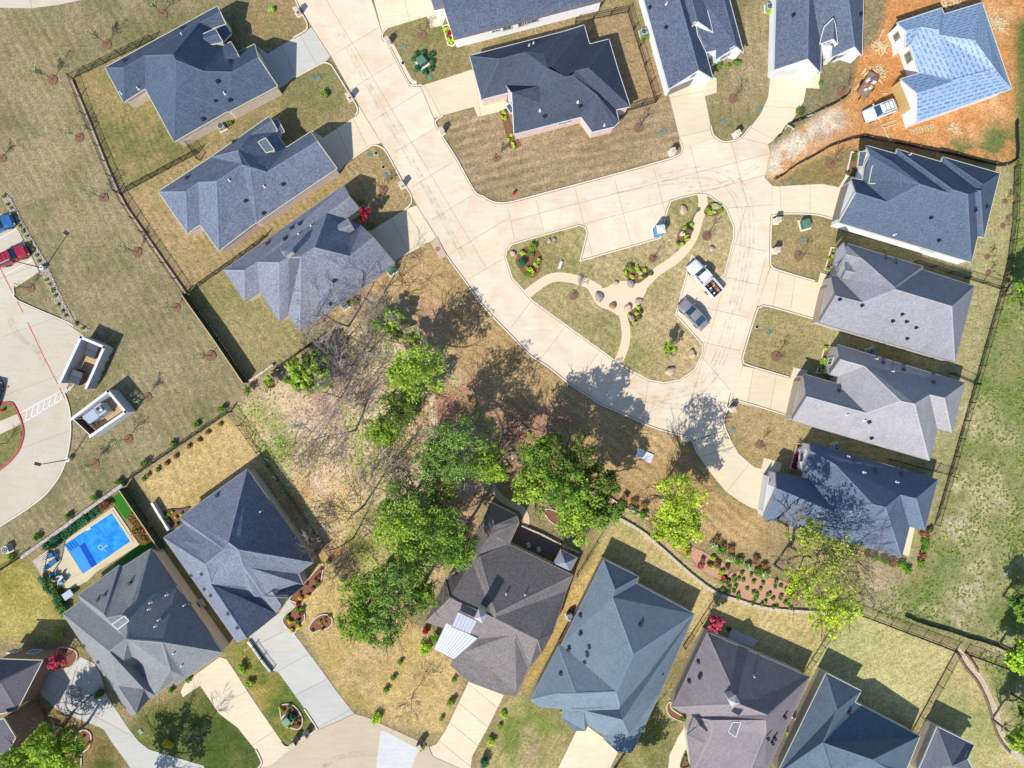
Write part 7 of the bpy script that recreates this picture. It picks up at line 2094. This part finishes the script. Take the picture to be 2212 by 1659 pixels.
# tyre marks
M_SKID = bpy.data.materials.new("tyre_mark"); M_SKID.use_nodes = True
nt = M_SKID.node_tree; bs = nt.nodes["Principled BSDF"]; bs.inputs["Base Color"].default_value = col(120, 104, 94); bs.inputs["Roughness"].default_value = 0.9
al = stretch(nt, noise_tex(nt, wpos(nt), 1.1, 5, 0.7), 0.42, 0.85); ml_ = node(nt, "ShaderNodeMath", operation='MULTIPLY'); nt.links.new(al, ml_.inputs[0]); ml_.inputs[1].default_value = 0.33
nt.links.new(ml_.outputs[0], bs.inputs["Alpha"])
def skid(pts, w=.24):
    q = [(p.x, p.y) for p in wpts(smooth_line(pts, 5))]; L, R = offset_line(q, w / 2); m = MB(); n = len(q)
    m.add([(p.x, p.y, .0285) for p in L] + [(p.x, p.y, .0285) for p in R], [(i, i + n, i + n + 1, i + 1) for i in range(n - 1)])
    struct(m.build("tyre_mark", M_SKID))
for o in (0, 9):
    skid([(1385 + o, 395), (1450, 372 + o), (1530, 360 + o), (1590 - o, 380 + o), (1622 - o, 430), (1628 - o, 520), (1615 - o, 600), (1592 - o, 690), (1570 - o, 770), (1530 - o, 835 - o), (1450, 862 - o), (1380, 870 - o)])
    skid([(1320, 410 + o), (1420, 392 + o), (1520, 385 + o), (1580 - o, 410), (1606 - o, 470), (1606 - o, 560), (1580 - o, 680), (1552 - o, 770), (1510 - o, 830), (1440, 850 - o)])
    skid([(1380, 850 + o), (1440, 872 + o), (1500, 862 + o), (1560 - o, 800)])
    skid([(1480, 405 + o), (1560, 395 + o), (1640, 350 + o)])
    skid([(1000 + o, 560), (940 + o, 450), (880 + o, 340), (800 + o, 200), (730 + o, 70)], .35)
    skid(C(3, 1, [(560, 1659 + o * 3), (700, 1560 + o * 3), (900, 1520 + o * 3), (1050, 1525 + o * 3)]), .3)
    skid(C(1, 0, [(60 + o * 4, 1080), (150 + o * 4, 1250), (300 + o * 3, 1360), (380 + o * 3, 1500)]), .35)

# ------------------------------------------------------------------ swimming pool
deck = C(2, 0, [(500, 1390), (985, 1055), (1210, 1385), (960, 1545), (840, 1620), (760, 1700), (640, 1760), (540, 1760), (420, 1640), (380, 1560), (420, 1480)])
slabs("pool_deck", deck, [((120, 1260), (200, 1230)), ((240, 1290), (300, 1180))], 0.1, concrete("pool_deck_concrete", (236, 222, 184), stain_amt=0.1))
pool = C(2, 0, [(548, 1380), (975, 1098), (1145, 1358), (720, 1650)])
pw = [(p.x, p.y) for p in wpts(pool)]
M_POOL = bpy.data.materials.new("pool_water"); M_POOL.use_nodes = True
nt = M_POOL.node_tree; bs = nt.nodes["Principled BSDF"]; wp = wpos(nt)
cn = stretch(nt, noise_tex(nt, wp, 0.9, 4), 0.4, 0.65)
nt.links.new(mix(nt, col(26, 138, 222), col(58, 170, 236), cn), bs.inputs["Base Color"])
bs.inputs["Roughness"].default_value = 0.08
bump(nt, bs, noise_tex(nt, wp, 4, 4), 0.5, 0.08)
pr = empty("swimming_pool", (0, 0, 0)); tag(pr, "rectangular bright blue swimming pool with tanning ledge", "swimming pool")
MB().prism(pw, 0.0, .115).build("water", M_POOL, pr)
cp_ = MB().ribbon(pw, .3, 0.0, .15, True).build("coping", plain("coping_stone", col(226, 206, 168), 0.9), pr)
M_LEDGE = plain("ledge_blue", col(70, 158, 232), 0.15, 0, 0.1)
MB().prism([(p.x, p.y) for p in wpts(C(2, 0, [(605, 1450), (690, 1395), (800, 1588), (722, 1640)]))], .1, .12).build("tanning_ledge", M_LEDGE, pr)
MB().prism([(p.x, p.y) for p in wpts(C(2, 0, [(690, 1395), (735, 1365), (845, 1558), (800, 1588)]))], .1, .118).build("ledge_drop", plain("deep_blue", col(10, 84, 190), 0.15, 0, 0.1), pr)
for i in range(4):
    q = [(575 + 22 * i, 1388 - 14 * i), (583 + 22 * i, 1383 - 14 * i), (632 + 20 * i, 1432 - 12 * i), (622 + 20 * i, 1438 - 12 * i)]
    MB().prism([(p.x, p.y) for p in wpts(C(2, 0, q))], .1, .119).build("pool_step", plain("step_blue", col(12, 90, 178), 0.15), pr)
hz = empty("pool_cleaner_hose", (0, 0, 0)); tag(hz, "white looped cleaner hose floating in the pool", "hose")
m = MB(); hp = [D(*q, .14) for q in C(2, 0, smooth_line([(920, 1448), (900, 1420), (870, 1425), (850, 1410), (862, 1390), (885, 1395), (890, 1412), (915, 1400), (930, 1390)], 4))]
for a, b in zip(hp[:-1], hp[1:]):
    m.tube(a, b, .04, .04, 6)
m.build("hose", M_WHITE, hz)
sk = MB().box(D(*CC(2, 0, 765, 1250), .16), (.7, .25, .1), .5).build("pool_skimmer_lid", M_WHITE); tag(sk, "white skimmer float at the upper edge of the pool", "pool float")
patch("lawn", C(2, 0, [(970, 985), (1065, 905), (1200, 1080), (1085, 1170), (1000, 1050)]), 0.05, plain("turf_green", col(52, 122, 26), 1, 0, 0.2, 6))
patch("lawn", C(2, 0, [(1200, 1400), (1300, 1370), (1320, 1400), (1060, 1560), (980, 1560)]), 0.05, plain("turf_green", col(52, 122, 26), 1, 0, 0.2, 6))
for i, q in enumerate(C(2, 0, [(430, 1390), (480, 1360), (530, 1330), (575, 1290), (620, 1255), (665, 1220), (715, 1190), (770, 1150), (820, 1110), (860, 1085), (900, 1050), (940, 1030)])):
    shrub(q[0], q[1], .75, 'teal' if i < 10 else 'brown', "hedge shrub between the pool and the stone wall", "pool hedge shrubs")
for q in C(2, 0, [(1150, 1160), (1200, 1130), (1230, 1180), (1180, 1220), (1240, 1250), (1290, 1220), (1300, 1290), (1230, 1300), (1190, 1270), (1280, 1340), (1330, 1310), (1250, 1350)]):
    shrub(q[0], q[1], .7, 'bronze', "red tipped bush on the right of the pool", "red tipped bushes by the pool")
for i, q in enumerate(C(3, 0, [(400, 30), (430, 70), (460, 110), (510, 150), (530, 200), (545, 250), (580, 290), (470, 40)])):
    shrub(q[0], q[1], .9, 'dark' if i % 2 else 'teal', "tall hedge shrub left of the pool terrace", "pool terrace hedge")
# loungers
M_LG = plain("lounger_blue", col(34, 104, 158), 0.7)
for i, (x, y, tx, ty) in enumerate(((450, 1475, 500, 1460), (460, 1545, 505, 1510))):
    q = CC(2, 0, x, y); root = empty("sun_lounger", D(*q) + Vector((0, 0, .1)), heading(q, CC(2, 0, tx, ty))); tag(root, ("upper" if i == 0 else "lower") + " blue sun lounger under the slatted pergola", "sun lounger", "blue sun loungers")
    MB().box((.3, 0, .34), (1.3, .66, .12)).build("seat", M_LG, root); MB().box((-.6, 0, .52), (.7, .66, .1), 0, 0, .5).build("backrest", M_LG, root)
    for a in (-.6, .8):
        for s in (-1, 1):
            MB().box((a, s * .28, .14), (.06, .06, .3)).build("leg", M_METAL, root)
# pergola
pg = empty("pergola", (0, 0, 0)); tag(pg, "slatted triangular pergola left of the pool", "pergola")
T = C(2, 0, [(280, 1525), (415, 1430), (362, 1665)])
A = [D(*q, 2.4) for q in T]
for i in range(12):
    t = (i + .5) / 12
    a = A[1].lerp(A[2], t); b = A[0].lerp(A[2], t) if True else A[0]
    d = b - a
    MB().box((a + b) / 2, (d.length, .11, .06), math.atan2(d.y, d.x)).build("slat", plain("pergola_wood", col(226, 214, 202), 0.8), pg)
for a, b in ((0, 1), (1, 2), (2, 0)):
    d = A[b] - A[a]
    MB().box((A[a] + A[b]) / 2 - Vector((0, 0, .08)), (d.length, .1, .12), math.atan2(d.y, d.x)).build("beam", plain("pergola_beam", col(160, 120, 96), 0.8), pg)
for a in A:
    MB().box((a.x, a.y, 1.2), (.12, .12, 2.4)).build("post", plain("pergola_beam", col(160, 120, 96), 0.8), pg)
# patio table and chairs
def chair(x, y, rz, label, m):
    root = empty("patio_chair", D(x, y) + Vector((0, 0, .1)), rz); tag(root, label, "chair", "patio chairs by the pool")
    MB().box((0, 0, .42), (.5, .5, .08)).build("seat", m, root); MB().box((-.25, 0, .72), (.08, .5, .55), 0, 0, -.15).build("backrest", m, root)
    for a in (-.2, .2):
        for s in (-.2, .2):
            MB().box((a, s, .2), (.04, .04, .42)).build("leg", M_METAL, root)
M_CH = plain("chair_cyan", col(80, 170, 210), 0.6); M_CHW = plain("chair_white", col(210, 216, 222), 0.6)
for i, (x, y, k) in enumerate(((490, 1640, 0), (510, 1665, 1), (530, 1690, 1), (560, 1700, 0), (548, 1660, 1))):
    q = CC(2, 0, x, y); chair(q[0], q[1], i * 1.3, ("%s patio chair below the loungers" % ("cyan", "white")[k]), (M_CH, M_CHW)[k])
tb = empty("patio_table", D(*CC(3, 0, 615, 150)) + Vector((0, 0, .1)), .6); tag(tb, "covered grey patio table at the corner of the pool house", "table")
MB().taper((0, 0, .66), (1.5, 1.0), (1.4, .9), .08).build("table_top", plain("table_grey", col(176, 190, 204), 0.5), tb)
for a in (-.6, .6):
    for s in (-.35, .35):
        MB().box((a, s, .33), (.08, .08, .66)).build("leg", M_METAL, tb)
# handrail on the grey driveway wall
low_wall(C(3, 1, [(-60, 560), (0, 640), (70, 740), (140, 825)]), .28, .5, M_WHITE, "white wall along the left side of the grey driveway")
iron_fence(C(3, 1, [(-10, 600), (60, 700), (145, 812)]), "short iron handrail beside the grey driveway", 1.0, "handrail")
# terrace of the awning house
patch("patio", C(2, 2, [(30, 1330), (80, 1225), (430, 1380), (590, 1480), (530, 1560), (410, 1500)]), .06, plain("patio_brown", col(150, 122, 112), 0.95, 0, 0.2))
low_wall(C(2, 2, [(80, 1220), (250, 1290), (430, 1385), (575, 1450)]), .22, .5, M_STONE, "pale stone wall of the terrace behind the awning house", "terrace_wall")
curb("garden_path", C(2, 2, [(-160, 900), (-90, 990), (0, 1040), (70, 1070), (110, 1120), (125, 1180), (110, 1225)]), plain("path_tan", col(224, 196, 156), 0.95), .9, .07)
for i, (x, y) in enumerate(((140, 1375), (228, 1410))):
    q = CC(2, 2, x, y); chair(q[0], q[1], 2.0, ("left", "right")[i] + " chair on the terrace of the awning house", M_CHW)
patch("patio", C(3, 2, [(1890, 450), (2130, 560), (2080, 620), (1860, 540)]), .06, plain("patio_pale", col(206, 202, 204), 0.9, 0, 0.1))
patch("patio", C(2, 3, [(1225, 1225), (1268, 1240), (1215, 1485), (1165, 1470)]), .06, plain("patio_cream", col(236, 220, 180), 0.9, 0, 0.1))
bq = empty("barbecue_grill", D(*CC(3, 2, 505, 325)), .5); tag(bq, "dark covered barbecue between the awning house and the blue-grey house", "barbecue")
MB().taper((0, 0, .1), (.7, .9), (.65, .85), .8).build("cabinet", M_PLASTIC, bq); MB().taper((0, 0, .9), (.65, .85), (.4, .6), .25).build("hood", plain("grill_grey", col(120, 124, 130)), bq)

# alike plants of one group are told apart by their order from left to right
ORDW = "first second third fourth fifth sixth seventh eighth ninth tenth eleventh twelfth thirteenth fourteenth fifteenth sixteenth seventeenth eighteenth nineteenth twentieth twenty-first".split()
byl = {}
for o in scene.objects:
    if o.parent is None and "label" in o.keys() and "group" in o.keys():
        byl.setdefault(o["label"], []).append(o)
bpy.context.view_layer.update()
for lab, os_ in byl.items():
    if 1 < len(os_) <= 21:
        os_.sort(key=lambda o: o.location.x)
        for i, o in enumerate(os_):
            o["label"] = lab + (", %s from the left" % ORDW[i])
